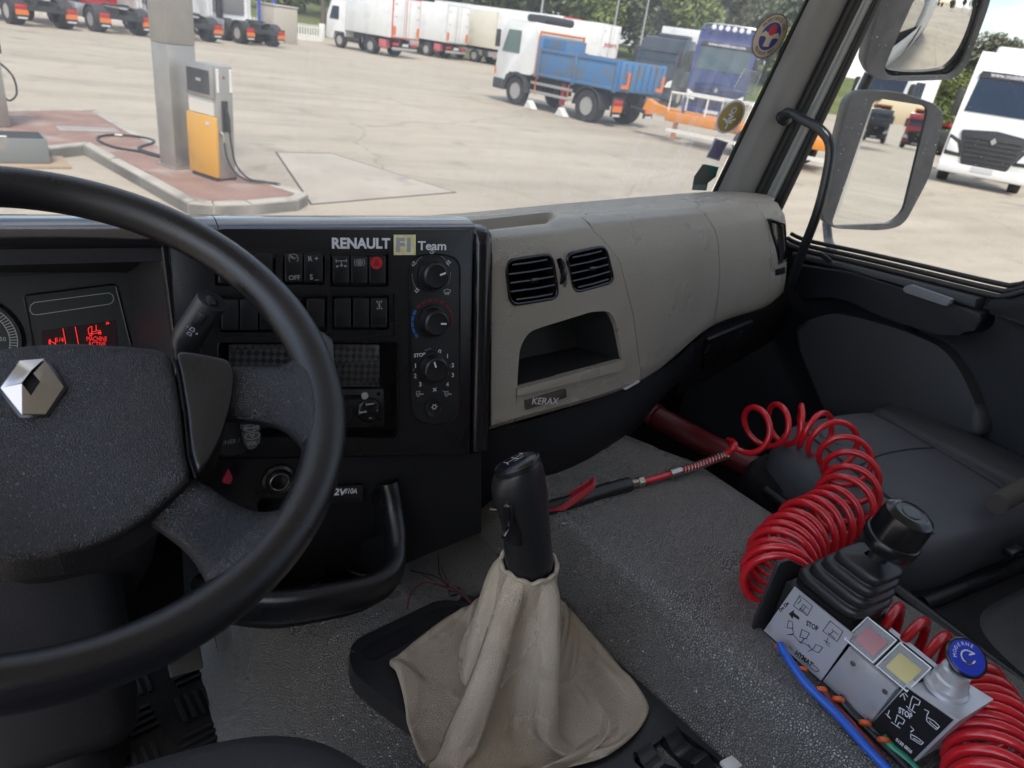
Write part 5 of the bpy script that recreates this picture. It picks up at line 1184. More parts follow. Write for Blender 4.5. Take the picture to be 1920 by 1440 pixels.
# handle
LP = at(993, 1062, y=.50); LT = at(977, 872, y=.505)
axl = (LT-LP).normalized(); LM = axis_M(LP, axl, Vector((1, .3, 0)))
hl = (LT-LP).length
HND = mat('handle_black', (.014, .014, .016), .36, bump=.12, bscale=900, rvar=.06)
hp = [(-.02, .026, 0), (.0, .0262, 0), (.004, .0268, 0), (.03, .0262, 0), (.06, .0255, .0), (.085, .0262, -.001), (.105, .0275, -.003), (.122, .0285, -.005), (.138, .0280, -.006), (.150, .0262, -.006), (.159, .0235, -.006), (.164, .020, -.006)]
sc = hl/.158
def hfn(i, j):
    k = i*(len(hp)-1); a = min(len(hp)-2, int(k)); f = k-a; h = hp[a][0]*(1-f)+hp[a+1][0]*f; r_ = hp[a][1]*(1-f)+hp[a+1][1]*f; o_ = hp[a][2]*(1-f)+hp[a+1][2]*f
    t = 2*math.pi*j; tl = .010*max(0, (h-.12)/.04)*math.sin(t-.2)*-1
    return LM @ Vector((r_*math.cos(t)*1.05+o_, r_*math.sin(t)*.98, (h+tl)*sc))
part(gear, 'handle', MB().grid(hfn, 33, 40, False, True), HND, sharp=60)
topc = LM @ Vector((-.006, 0, .1645*sc)); tn = (LM.to_3x3() @ Vector((0, .46, 1))).normalized()
TM = axis_M(topc, tn, Vector((1, 0, 0)))
cap = part(gear, 'shift_cap', MB().lathe([(.0235, -.006), (.0228, .000), (.021, .0022), (.014, .0042), (.006, .005), (0, .0052)], TM, 36), BLKG, sharp=60)
part(cap, 'cap_ring', MB().lathe([(.0242, -.005), (.0246, .0), (.0234, .0016), (.0226, .0)], TM, 36), BLK)
sp_ = [[(-.010, .006), (-.010, -.001), (.010, -.001), (.010, .006)], [(0, .006), (0, -.008)], [(-.010, -.001), (-.012, -.006)], [(-.005, -.008), (.006, -.008)]]
part(cap, 'shift_pattern', MB().strokes(sp_, TM @ Matrix.Translation((0, 0, .0056)), .0007), WHT)
# splitter switch on the side
SD = Frame(LM @ Vector((-.0275, -.008, .10*sc)), LM.to_3x3() @ Vector((.35, -.9, 0)), axl)
if SD.n.dot(LM.to_3x3() @ Vector((-1, 0, 0))) < 0: SD = Frame(SD.O, -SD.u, SD.v)
part(gear, 'splitter_plate', MB().prism(rrect(-.008, -.034, .008, .034, .005), -.008, .0022, SD.M(), bev=.0015), BLK)
part(gear, 'splitter_switch', MB().prism(rrect(-.0055, .0, .0055, .030, .0045), 0, .009, SD.M(0, 0, .001), bev=.003, seg=3), BLKG)
c = SD.P(-.002, -.004, .004); part(gear, 'side_pin', MB().tube([c, c+SD.n*.016], .0022, 10), CHR)
# leather boot with folds
BOOT = mat('boot_leather', (.44, .37, .28), .28, spec=.9, bump=.5, bscale=430, btype='cell', col2=(.41, .345, .262), nscale=7, rvar=.07, dirt=(.32, .26, .195), dscale=16, dlo=.58, dhi=.78)
basep = [at(*q, z=-.738).xy for q in ((735, 1240), (748, 1262), (890, 1425), (925, 1440), (960, 1436), (1190, 1348), (1216, 1322))]
basep = [Vector((*p, 0)) for p in basep]+[Vector(p) for p in ((.553, .46, 0), (.548, .60, 0), (.535, .632, 0), (.50, .645, 0), (.42, .650, 0), (.375, .648, 0))]
bs_ = spline(basep, 8, True); bc = Vector((.42, .525, 0)); nb = len(bs_)
def ang(p): return math.atan2(p.y-bc.y, p.x-bc.x)
tab = sorted([(ang(p), (p-bc).length) for p in bs_])
def base_r(a):
    while a < tab[0][0]: a += 2*math.pi
    while a >= tab[0][0]+2*math.pi: a -= 2*math.pi
    for k in range(nb):
        a0, r0 = tab[k]; a1, r1 = tab[(k+1) % nb]; a1 += 2*math.pi if k == nb-1 else 0
        if a0 <= a <= a1: f = (a-a0)/max(1e-6, a1-a0); return r0*(1-f)+r1*f
    return tab[0][1]
topP = LM @ Vector((0, 0, .006)); ZB = -.742
def adiff(a, b): return (a-b+math.pi) % (2*math.pi)-math.pi
import numpy as np
NT, NM = 150, 64
def drape():
    """slack leather tube hung between the frame and the collar, settled under its own weight"""
    rng = np.random.default_rng(11); th = np.arange(NT)*2*np.pi/NT
    br = np.array([base_r(a) for a in th]); base = np.stack([bc.x+br*np.cos(th), bc.y+br*np.sin(th), np.full(NT, ZB+.004)], 1)
    rt = .0315; top = np.stack([topP.x+rt*np.cos(th), topP.y+rt*np.sin(th), np.full(NT, topP.z-.002)+.0014*np.cos(th*11)+.0012*np.cos(th*5+1)], 1)
    t = np.linspace(0, 1, NM)[:, None, None]
    X = base[None]*(1-t)+top[None]*t
    # rest lengths: slack in height, collar panel wider than the lever
    L0 = np.linalg.norm(base-top, axis=1)
    slack = 1.24+.10*np.sin(th*2+2.6)+.06*np.sin(th*3+2.2)
    rv = np.repeat((L0*slack/(NM-1))[None], NM-1, 0)
    be = np.linalg.norm(np.roll(base, -1, 0)-base, axis=1); tt = np.linspace(0, 1, NM)[:, None]
    te = 2*np.pi*.046/NT
    rh = be[None]*(1-tt)**1.15+te*(1-(1-tt)**1.15)
    rh[-3:] = 2*np.pi*rt/NT*1.04
    rd = np.sqrt(rv**2+((rh[:-1]+rh[1:])/2)**2)
    out = X-np.array([bc.x, bc.y, 0]); out[..., 2] = 0; out /= np.linalg.norm(out, axis=2, keepdims=True)+1e-9
    nz_ = np.zeros((NM, NT))
    for k in range(2, 9):
        nz_ += rng.normal()/k*np.cos(k*th[None]+rng.uniform(0, 6.28)+3*tt*rng.normal())
    X = X+out*(.028*np.sin(np.pi*t)+.007*np.sin(np.pi*t)*nz_[..., None])
    X[..., 2] += .010*np.sin(np.pi*t[..., 0])
    P = X.copy(); fixed = np.ones((NM, NT, 1)); fixed[0] = 0; fixed[1] = .3; fixed[-1] = 0; fixed[-2] = .3
    def proj(i0, i1, w0, w1, rest, k, only_short=False):
        d = i1-i0; l = np.linalg.norm(d, axis=-1, keepdims=True)+1e-9; c = (l-rest[..., None])/l
        if only_short: c = np.minimum(c, 0)
        s_ = k*c*d/np.maximum(w0+w1, 1e-6); return i0+s_*w0, i1-s_*w1
    lev = np.array([topP.x, topP.y]); e_even = np.arange(0, NT, 2); e_odd = np.arange(1, NT, 2)
    for it in range(230):
        V = (X-P)*.90; P = X.copy(); X = X+(V+np.array([0, 0, -.00028]))*fixed
        for sub_ in range(7):
            for e in (e_even, e_odd):
                f = (e+1) % NT; X[:, e], X[:, f] = proj(X[:, e], X[:, f], fixed[:, e], fixed[:, f], rh[:, e], .9)
            for s_ in (0, 1):
                i = np.arange(s_, NM-1, 2); X[i], X[i+1] = proj(X[i], X[i+1], fixed[i], fixed[i+1], rv[i], .9)
            for s_ in (0, 1):
                i = np.arange(s_, NM-1, 2); A, B = X[i], np.roll(X[i+1], -1, 1); A, B = proj(A, B, fixed[i], fixed[i+1], rd[i], .25); X[i] = A; X[i+1] = np.roll(B, 1, 1)
                A, B = X[i], np.roll(X[i+1], 1, 1); A, B = proj(A, B, fixed[i], fixed[i+1], rd[i], .25); X[i] = A; X[i+1] = np.roll(B, -1, 1)
            for st, kb in ((4, .40), (9, .25)):     # stiffness: the hide resists tight bends
                A, B = X, np.roll(X, -st, 1); A2, B2 = proj(A, B, fixed, fixed, rh*st*.93, kb, True); X = X+((A2-A)+np.roll(B2-B, st, 1))*.5
                A, B = X[:-st], X[st:]; A2, B2 = proj(A, B, fixed[:-st], fixed[st:], rv[:NM-st]*st*.93, kb, True); D = np.zeros_like(X); D[:-st] += A2-A; D[st:] += B2-B; X = X+D*.5
            X[0] = base; X[-1] = top
            r2 = X[..., :2]-lev; l = np.linalg.norm(r2, axis=-1, keepdims=True); hit = (l < .031) & (X[..., 2:3] > topP.z-.12); X[..., :2] = np.where(hit, lev+r2/(l+1e-9)*.031, X[..., :2])
            X[..., 2] = np.maximum(X[..., 2], ZB+.004)
    return X
BX = drape()
def bootp(i, j): return Vector(BX[min(NM-1, round(i*(NM-1))), round(j*NT) % NT])
bo = part(gear, 'boot', MB().grid(bootp, NM-1, NT, False, True), BOOT, sharp=180)
sm = bo.modifiers.new('smooth', 'SUBSURF'); sm.levels = 1; sm.render_levels = 1
def on_boot(j, i, o=.0008):
    p = Vector(BX[i, j % NT]); du = Vector(BX[i, (j+1) % NT])-Vector(BX[i, (j-1) % NT]); dv_ = Vector(BX[min(NM-1, i+1), j % NT])-Vector(BX[max(0, i-1), j % NT]); n = du.cross(dv_).normalized()
    if n.dot(p-Vector((bc.x, bc.y, p.z-.05))) < 0: n = -n
    return p+n*o
STI = mat('stitch', (.17, .145, .11), .8)
js_ = round((R(-165) % (2*math.pi))/(2*math.pi)*NT)
for dj in (0, 1): part(gear, 'stitching', MB().tube([on_boot(js_+dj, i) for i in range(12, NM-12)], .0006, 5), STI)
# turned-in hem gripping the collar
part(gear, 'collar_hem', MB().tube([Vector(BX[-1, j])+Vector((0, 0, .001)) for j in range(0, NT, 2)], .0028, 8, closed=True), BOOT, sharp=180)

# wires poking out beside the console
wr = thing('wire_bundle', 'loose bundle of thin black and red wires beside the gear console', 'wires', at(860, 1120, z=-.752))
WB = mat('wire_black', (.012, .011, .012), .5); WR = mat('wire_red', (.10, .025, .02), .5)
o_ = at(845, 1104, z=-.735)
for i in range(7):
    part(wr, 'wire', MB().tube(spline([o_+Vector((random.uniform(-.004, .004), random.uniform(-.003, .003), random.uniform(-.003, .004))), at(868, 1118, z=-.738)+Vector((0, 0, random.uniform(0, .006))), at(888, 1132+i, z=-.745)], 5), .0013, 6), WR if i % 3 == 0 else WB)
for pts in ([(845, 1104), (825, 1078), (822, 1042)], [(845, 1104), (818, 1082), (770, 1070)], [(845, 1104), (800, 1092), (772, 1110), (763, 1142)], [(845, 1104), (836, 1085), (827, 1062)], [(845, 1104), (815, 1090), (790, 1076)]):
    part(wr, 'wire', MB().tube(spline([at(*p, z=-.738+.018*(k == 1)) for k, p in enumerate(pts)], 6), .0013, 6), random.choice((WR, WB)))
part(wr, 'cable_tie', MB().tube([o_+Vector((0, 0, -.008)), o_+Vector((.01, -.008, 0))], .006, 8), WB)
# ================================================================== PILLAR, DOOR, GLASS, MIRRORS
def line3(b, t, x): return at(*b, x=x), at(*t, x=x)
PIL = [line3((1337, 355), (1508, 0), 1.48), line3((1346, 357), (1517, 0), 1.485), line3((1416, 358), (1590, 0), 1.555), line3((1441, 358), (1618, 0), 1.575), line3((1462, 358), (1637, 0), 1.60), line3((1484, 358), (1654, 0), 1.62)]
def ext(l, t): return l[0].lerp(l[1], t)
def strip(i0, i1, bul, t0=-.55, t1=1.7, thick=.05):
    a, b = PIL[i0], PIL[i1]; m = MB()
    def f(i, j):
        t = t0+(t1-t0)*i
        if j <= .8:
            k = j/.8; return ext(a, t).lerp(ext(b, t), k)+Vector((-bul*math.sin(math.pi*k), -bul*.6*math.sin(math.pi*k), 0))
        k = (j-.8)/.2; return ext(b, t).lerp(ext(a, t), k)+Vector((thick*math.sin(math.pi*k), thick*.6*math.sin(math.pi*k), 0))
    return m.grid(f, 10, 15, False, True)
pil = thing('windscreen_pillar', 'grey plastic windscreen pillar trim with black seals and door frame', 'pillar', (1.55, 1.38, -.6))
PT = mat('pillar_grey', (.20, .195, .185), .5, bump=.3, bscale=520, btype='cell')
SEALM = mat('seal_rubber', (.010, .010, .011), .5)
part(pil, 'windscreen_seal', strip(0, 1, .004), SEALM, sharp=60)
part(pil, 'pillar_trim', strip(1, 2, .022), PT, sharp=60)
part(pil, 'door_seal', strip(2, 3, .008), SEALM, sharp=60)
part(pil, 'door_frame', strip(3, 4, .006), mat('frame_paint', (.22, .24, .235), .3, coat=.4), sharp=60)
part(pil, 'glass_seal', strip(4, 5, .006), SEALM, sharp=60)
gh = thing('grab_handle', 'black curved grab handle bolted to the windscreen pillar', 'grab handle', at(1478, 520, x=1.45))
gp = spline([at(1468, 222, x=1.515), at(1480, 211, x=1.50), at(1505, 224, x=1.48), at(1538, 243, x=1.465), at(1556, 272, x=1.46), at(1551, 325, x=1.46), at(1532, 400, x=1.46), at(1502, 478, x=1.47), at(1480, 540, x=1.50)], 6)
part(gh, 'bar', MB().tube(gp, [.013-.002*(i > 5) for i in range(len(gp))], 14), mat('handle_bar_black', (.014, .015, .018), .34), sharp=60)
part(gh, 'mount', MB().lathe([(.021, 0), (.020, .006), (.013, .012)], axis_M(gp[0]+Vector((.01, .005, 0)), gp[2]-gp[0]), 20), BLK)

# windscreen: a thin dusty pane
def glass(name, dust, T=.62, dcol=(.75, .77, .8), streak=True, seed=0):
    m = bpy.data.materials.new(name); m.use_nodes = True; t = m.node_tree; l = t.links.new; t.nodes.clear()
    o = N('ShaderNodeOutputMaterial', t); tr = N('ShaderNodeBsdfTransparent', t); gl = N('ShaderNodeBsdfGlossy', t); gl.inputs['Roughness'].default_value = .02
    tr.inputs[0].default_value = (T*1.02, T*1.01, T*.97, 1)  # grey tint put into the pane to dim the bright yard
    fr = N('ShaderNodeFresnel', t); fr.inputs[0].default_value = 1.22
    mx1 = N('ShaderNodeMixShader', t); l(fr.outputs[0], mx1.inputs[0]); l(tr.outputs[0], mx1.inputs[1]); l(gl.outputs[0], mx1.inputs[2])
    df = N('ShaderNodeBsdfDiffuse', t); df.inputs[0].default_value = (*dcol, 1); tl = N('ShaderNodeBsdfTranslucent', t); tl.inputs[0].default_value = (*dcol, 1)
    ad = N('ShaderNodeMixShader', t); ad.inputs[0].default_value = .6; l(df.outputs[0], ad.inputs[1]); l(tl.outputs[0], ad.inputs[2])
    tcn = N('ShaderNodeTexCoord', t); mpp = N('ShaderNodeMapping', t); l(tcn.outputs['Object'], mpp.inputs[0])
    if streak: mpp.inputs['Rotation'].default_value = (0, R(-28), 0); mpp.inputs['Scale'].default_value = (34, 3, 2.2)
    else: mpp.inputs['Scale'].default_value = (1, 1, 1)
    n1 = N('ShaderNodeTexNoise', t); n1.inputs['Scale'].default_value = 1.4 if streak else 240; n1.inputs['Detail'].default_value = 6 if streak else 2; l(mpp.outputs[0], n1.inputs[0])
    n2 = N('ShaderNodeTexNoise', t); n2.inputs['Scale'].default_value = 1.7; n2.inputs['Detail'].default_value = 3; l(tcn.outputs['Object'], n2.inputs[0])
    r1 = N('ShaderNodeValToRGB', t); r1.color_ramp.elements[0].position = .45 if streak else .69; r1.color_ramp.elements[1].position = .8 if streak else .76; l(n1.outputs[0], r1.inputs[0])
    r2 = N('ShaderNodeValToRGB', t); r2.color_ramp.elements[0].position = .40; r2.color_ramp.elements[1].position = .68; l(n2.outputs[0], r2.inputs[0])
    mu = N('ShaderNodeMath', t, operation='MULTIPLY'); l(r1.outputs[0], mu.inputs[0])
    if streak: l(r2.outputs[0], mu.inputs[1])
    else: mu.inputs[1].default_value = 1
    m2 = N('ShaderNodeMath', t, operation='MULTIPLY_ADD'); l(mu.outputs[0], m2.inputs[0]); m2.inputs[1].default_value = dust; m2.inputs[2].default_value = .075 if streak else .012
    mx2 = N('ShaderNodeMixShader', t); l(m2.outputs[0], mx2.inputs[0]); l(mx1.outputs[0], mx2.inputs[1]); l(ad.outputs[0], mx2.inputs[2]); l(mx2.outputs[0], o.inputs[0])
    return m
w0, w1 = PIL[0]; wd_ = (w1-w0)
def wpt(x, t): return Vector((x, w0.y+wd_.y*t+.02, w0.z+wd_.z*t))
wsn = Vector((1, 0, 0)).cross(wd_).normalized()
WF = Frame(wpt(1.2, .3), (1, 0, 0), wd_)
ws_ = MB().add([wpt(-1.0, -.35), wpt(1.50, -.35), wpt(1.50, 2.2), wpt(-1.0, 2.2)], [(0, 1, 2, 3)])
solo('windscreen', ws_, glass('windscreen_glass', .16, .45), 'wide clear windscreen pane with fine dust streaks in front of the dashboard', 'windscreen')
sg = MB().add([Vector((1.63, a, b)) for a, b in ((1.45, -.45), (-.7, -.45), (-.7, .6), (1.10, .6))], [(0, 1, 2, 3)])
solo('side_window', sg, glass('side_glass', .55, .47, streak=False), 'passenger door window pane speckled with dried rain drops', 'window')

# stickers on the windscreen
def sticker(name, label, pxs, m, off=.004, grp=None, th=.0006):
    t = thing(name, label, 'sticker', WF.P(*WF.pix(*pxs[0]), -.004) if False else WF.P(*WF.pix(*pxs[0]), off), group=grp)
    return t
def wpoly(pxs): return [WF.pix(*q) for q in pxs]
def wellipse(cx, cy, a, b, rot, n=28):
    return [(cx+a*math.cos(R(t))*math.cos(rot)-b*math.sin(R(t))*math.sin(rot), cy+a*math.cos(R(t))*math.sin(rot)+b*math.sin(R(t))*math.cos(rot)) for t in [360*i/n for i in range(n)]]
def wdisc(px, py, rx): # round sticker of true circular outline
    c = WF.pix(px, py, .004); r = abs(WF.pix(px+rx, py, .004)[0]-c[0]); return c, r
S1 = thing('round_sticker', 'round blue and cream emblem sticker high on the windscreen beside the pillar', 'sticker', WF.P(*WF.pix(1443, 100), .004))
c, r = wdisc(1443, 68, 28); CREAM = mat('paper_cream', (.55, .46, .36), .6); RIMB = mat('paper_brown', (.10, .08, .07), .6); BLUEP = mat('paper_blue', (.03, .05, .22), .5)
part(S1, 'rim', MB().prism(circle(0, 0, r*1.06, 36), 0, .0006, WF.M(*c, .004)), RIMB)
part(S1, 'face', MB().prism(circle(0, 0, r, 36), .0006, .0009, WF.M(*c, .004)), CREAM)
part(S1, 'centre', MB().prism(circle(0, 0, r*.66, 30), .0009, .0012, WF.M(*c, .004)), BLUEP)
part(S1, 'sun', MB().prism(circle(0, r*.30, r*.26, 20), .0014, .0017, WF.M(*c, .004)), mat('paper_red', (.5, .03, .05), .5))
part(S1, 'bird', MB().prism([(-.85*r, -.1*r), (-.45*r, .22*r), (-.15*r, .12*r), (.15*r, .12*r), (.45*r, .22*r), (.85*r, -.1*r), (.4*r, -.02*r), (.2*r, -.1*r), (.2*r, -.48*r), (-.2*r, -.48*r), (-.2*r, -.1*r), (-.4*r, -.02*r)], .0012, .0015, WF.M(*c, .004)), CREAM)
for word, a0, a1, up in (('PROTECTION DE VIDA', 150, 30, 1), ('PREVENIR BEM', 225, 315, 0)):
    for k, ch in enumerate(word):
        if ch == ' ': continue
        a = R(a0+(a1-a0)*k/(len(word)-1)); rr_ = r*.82
        text(S1, ch, WF.M(c[0]+rr_*math.cos(a), c[1]+rr_*math.sin(a), .0052, a-math.pi/2 if up else a+math.pi/2), r*.24, RIMB)
S2 = thing('clear_pocket', 'empty clear plastic document pocket stuck on windscreen below round emblem', 'pocket', WF.P(*WF.pix(1400, 178), .004))
CLR = mat('clear_plastic', (.75, .78, .82), .25)
def clearm():
    m = bpy.data.materials.new('clear_sheet'); m.use_nodes = True; t = m.node_tree; l = t.links.new; b = t.nodes['Principled BSDF']; b.inputs['Base Color'].default_value = (.8, .83, .88, 1); b.inputs['Roughness'].default_value = .25
    tr = N('ShaderNodeBsdfTransparent', t); mm = N('ShaderNodeMixShader', t); mm.inputs[0].default_value = .22; l(tr.outputs[0], mm.inputs[1]); l(b.outputs[0], mm.inputs[2]); l(mm.outputs[0], t.nodes['Material Output'].inputs[0]); return m
CLS = clearm()
pk = [(1394, 128), (1426, 137), (1408, 177), (1373, 168)]
part(S2, 'sheet', MB().prism(wpoly(pk), .003, .0045, WF.M()), CLS); part(S2, 'edge', MB().tube([WF.P(*WF.pix(*q), .004) for q in pk], .0016, 6, closed=True), CLR)
S3 = thing('gold_sticker', 'round gold sticker in clear sleeve on the windscreen', 'sticker', WF.P(*WF.pix(1369, 245), .004))
pk = [(1357, 186), (1404, 194), (1378, 250), (1335, 243)]
part(S3, 'sleeve', MB().prism(wpoly(pk), .003, .0042, WF.M()), CLS)
c, r = wdisc(1369, 219, 24)
part(S3, 'rim', MB().prism(circle(0, 0, r, 32), 0, .0006, WF.M(*c, .0048)), CLR); part(S3, 'face', MB().prism(circle(0, 0, r*.88, 32), .0006, .001, WF.M(*c, .0048)), mat('paper_gold', (.36, .28, .10), .45))
part(S3, 'figure', MB().strokes([arc(0, r*.40, r*.16, 0, 360), [(-r*.2, r*.15), (r*.15, r*.05), (-r*.1, -r*.1)], [(-r*.5, -r*.12), (-r*.1, -r*.25), (r*.4, -r*.1)], [(-r*.2, -r*.3), (r*.25, -r*.3)], [(0, -r*.3), (0, -r*.65)]], WF.M(*c, .0062), r*.12), CLR)
S4 = thing('purple_sticker', 'small purple rectangular sticker with pale border low on windscreen', 'sticker', WF.P(*WF.pix(1340, 300), .004))
pk = [(1339, 257), (1364, 266), (1347, 301), (1322, 294)]
part(S4, 'border', MB().prism(wpoly(pk), .003, .0036, WF.M()), CLR); part(S4, 'print', MB().prism(wpoly([(1341, 260), (1361, 267), (1345.5, 298), (1325, 292)]), .0038, .0042, WF.M()), mat('paper_purple', (.13, .11, .24), .5, col2=(.2, .18, .3), nscale=200))
S5 = thing('green_label', 'torn grey and green inspection label at windscreen bottom corner', 'sticker', WF.P(*WF.pix(1320, 355), .004))
part(S5, 'paper', MB().prism(ccw(wpoly([(1316, 307), (1345, 313), (1341, 330), (1326, 342), (1323, 356), (1296, 355), (1300, 330)])), .003, .0036, WF.M()), mat('paper_grey', (.10, .11, .11), .5))
part(S5, 'green_band', MB().prism(ccw(wpoly([(1318, 306), (1346, 312), (1341, 327), (1330, 320)])), .0037, .0042, WF.M()), mat('paper_green', (.03, .16, .14), .5))
part(S5, 'code_strip', MB().prism(ccw(wpoly([(1299, 345), (1324, 345), (1322, 354), (1298, 354)])), .0037, .0042, WF.M()), mat('paper_teal', (.06, .2, .2), .5, col2=(.3, .35, .36), nscale=180))

# ------------------------------------------------------------------ passenger door
DX = 1.60
DF = Frame((DX, .8, -.5), (0, -1, 0), (0, 0, 1))
DM = DF.M()
door = thing('passenger_door', 'black passenger door trim with grey armrest pod below side window', 'door', (1.62, .5, -1.07))
DBK = mat('door_black', (.004, .005, .008), .36, spec=.4, bump=.35, bscale=600, btype='cell')
def dpx(l, off=0): return [DF.pix(*q, off) for q in l]
sill = [DF.pix(*q) for q in ((1470, 455), (1500, 468), (1600, 491), (1700, 515), (1850, 552), (1885, 556), (1930, 545), (2100, 500))]
part(door, 'door_card', MB().prism(ccw(sill+[(1.4, .1), (1.4, -.58), (-.80, -.58), (-.80, .10)]), -.03, 0, DM), DBK)
for k, (o_, r_) in enumerate(((0, .007), (.012, .006), (.024, .0055))):
    pth = spline([DF.P(a, b+o_, .002-.010*k) for a, b in sill], 5); part(door, 'window_seal', MB().tube(pth, r_, 8), SEALM, sharp=70)
part(door, 'window_ledge', MB().prism(ccw(dpx([(1500, 472), (1600, 495), (1700, 520), (1850, 558), (1843, 578), (1790, 560), (1690, 528), (1590, 503), (1500, 484)])), 0, .035, DM, bev=.008, seg=3), mat('door_grey', (.03, .032, .036), .42, bump=.3, bscale=600, btype='cell'))
pod = [(1485, 492), (1590, 510), (1690, 540), (1790, 572), (1842, 590), (1840, 612), (1815, 628), (1760, 628), (1660, 596), (1590, 562), (1545, 556), (1500, 566)]
part(door, 'armrest', MB().prism(ccw(rpoly(dpx(pod, .05), .02, 3)), -.01, .055, DM, bev=.015, seg=3), DBK)
part(door, 'door_pull', MB().prism(ccw(rpoly(dpx([(1698, 538), (1712, 533), (1790, 560), (1782, 574), (1700, 547)], .05), .004)), .05, .062, DM, bev=.003), mat('pull_grey', (.20, .205, .22), .38))
part(door, 'recess', MB().prism(ccw(rpoly(dpx([(1552, 556), (1585, 550), (1640, 572), (1700, 610), (1735, 640), (1680, 630), (1560, 585)], .02), .01)), 0, .02, DM, bev=.006), BLKM)
low_ = [(1482, 612), (1530, 596), (1562, 586), (1612, 596), (1690, 618), (1765, 650), (1798, 690), (1824, 745), (1850, 820), (1700, 830), (1560, 800), (1540, 755), (1505, 670)]
part(door, 'lower_pocket', MB().prism(ccw(rpoly(dpx(low_, .04), .03, 3)), -.005, .04, DM, bev=.018, seg=4), mat('pocket_grey', (.036, .037, .040), .38, spec=.5, bump=.3, bscale=600, btype='cell'))
part(door, 'rear_trim', MB().prism(ccw(rpoly(dpx([(1848, 585), (1920, 610), (2050, 640), (2050, 560), (1925, 552), (1890, 562), (1852, 562)], .03), .01)), -.002, .03, DM, bev=.008, seg=3), DBK)
part(door, 'lock_switch', MB().box(-.018, .018, -.006, .006, 0, .006, DF.M(*DF.pix(1548, 483, .036), .034, R(-14)), bev=.002), KEY)
WP = mat('cab_white', (.66, .67, .67), .28, coat=.5, dirt=(.45, .44, .40), dscale=3)
part(door, 'outer_skin', MB().box(1.655, 1.70, -1.1, 1.28, -1.35, -.44, None, bev=.02, seg=3), WP)
part(door, 'sill_step', MB().box(1.60, 1.74, .2, 1.3, -1.9, -1.40, None, bev=.03), mat('step_black', (.02, .02, .021), .5))
part(door, 'window_post', MB().box(1.62, 1.69, -.66, -.54, -.44, .9, None, bev=.01), WP)
cs_ = solo('cab_side_panel', MB().box(1.645, 1.70, -1.15, -.67, -1.3, .9, None, bev=.02), WP, 'white cab side panel behind the passenger door', 'panel')
# rear part of the truck seen in the mirrors
body = thing('tipper_body', 'white side of the own truck body seen in the mirrors', 'truck body', (.5, -4.2, -2.4))
part(body, 'side_wall', MB().box(-.6, 1.68, -6.4, -1.3, -1.2, .55, None, bev=.03), WP)
part(body, 'side_guard', MB().box(1.45, 1.66, -6.0, -1.5, -1.75, -1.35, None, bev=.02), mat('guard_grey', (.45, .45, .45), .5))
for yy in (-4.0, -5.4):
    part(body, 'wheel', MB().lathe([(.2, -.14), (.46, -.14), (.5, -.1), (.5, .1), (.46, .14), (.2, .14)], Matrix.Translation((1.5, yy, -1.9)) @ Matrix.Rotation(R(90), 4, 'Y'), 28), SEALM)

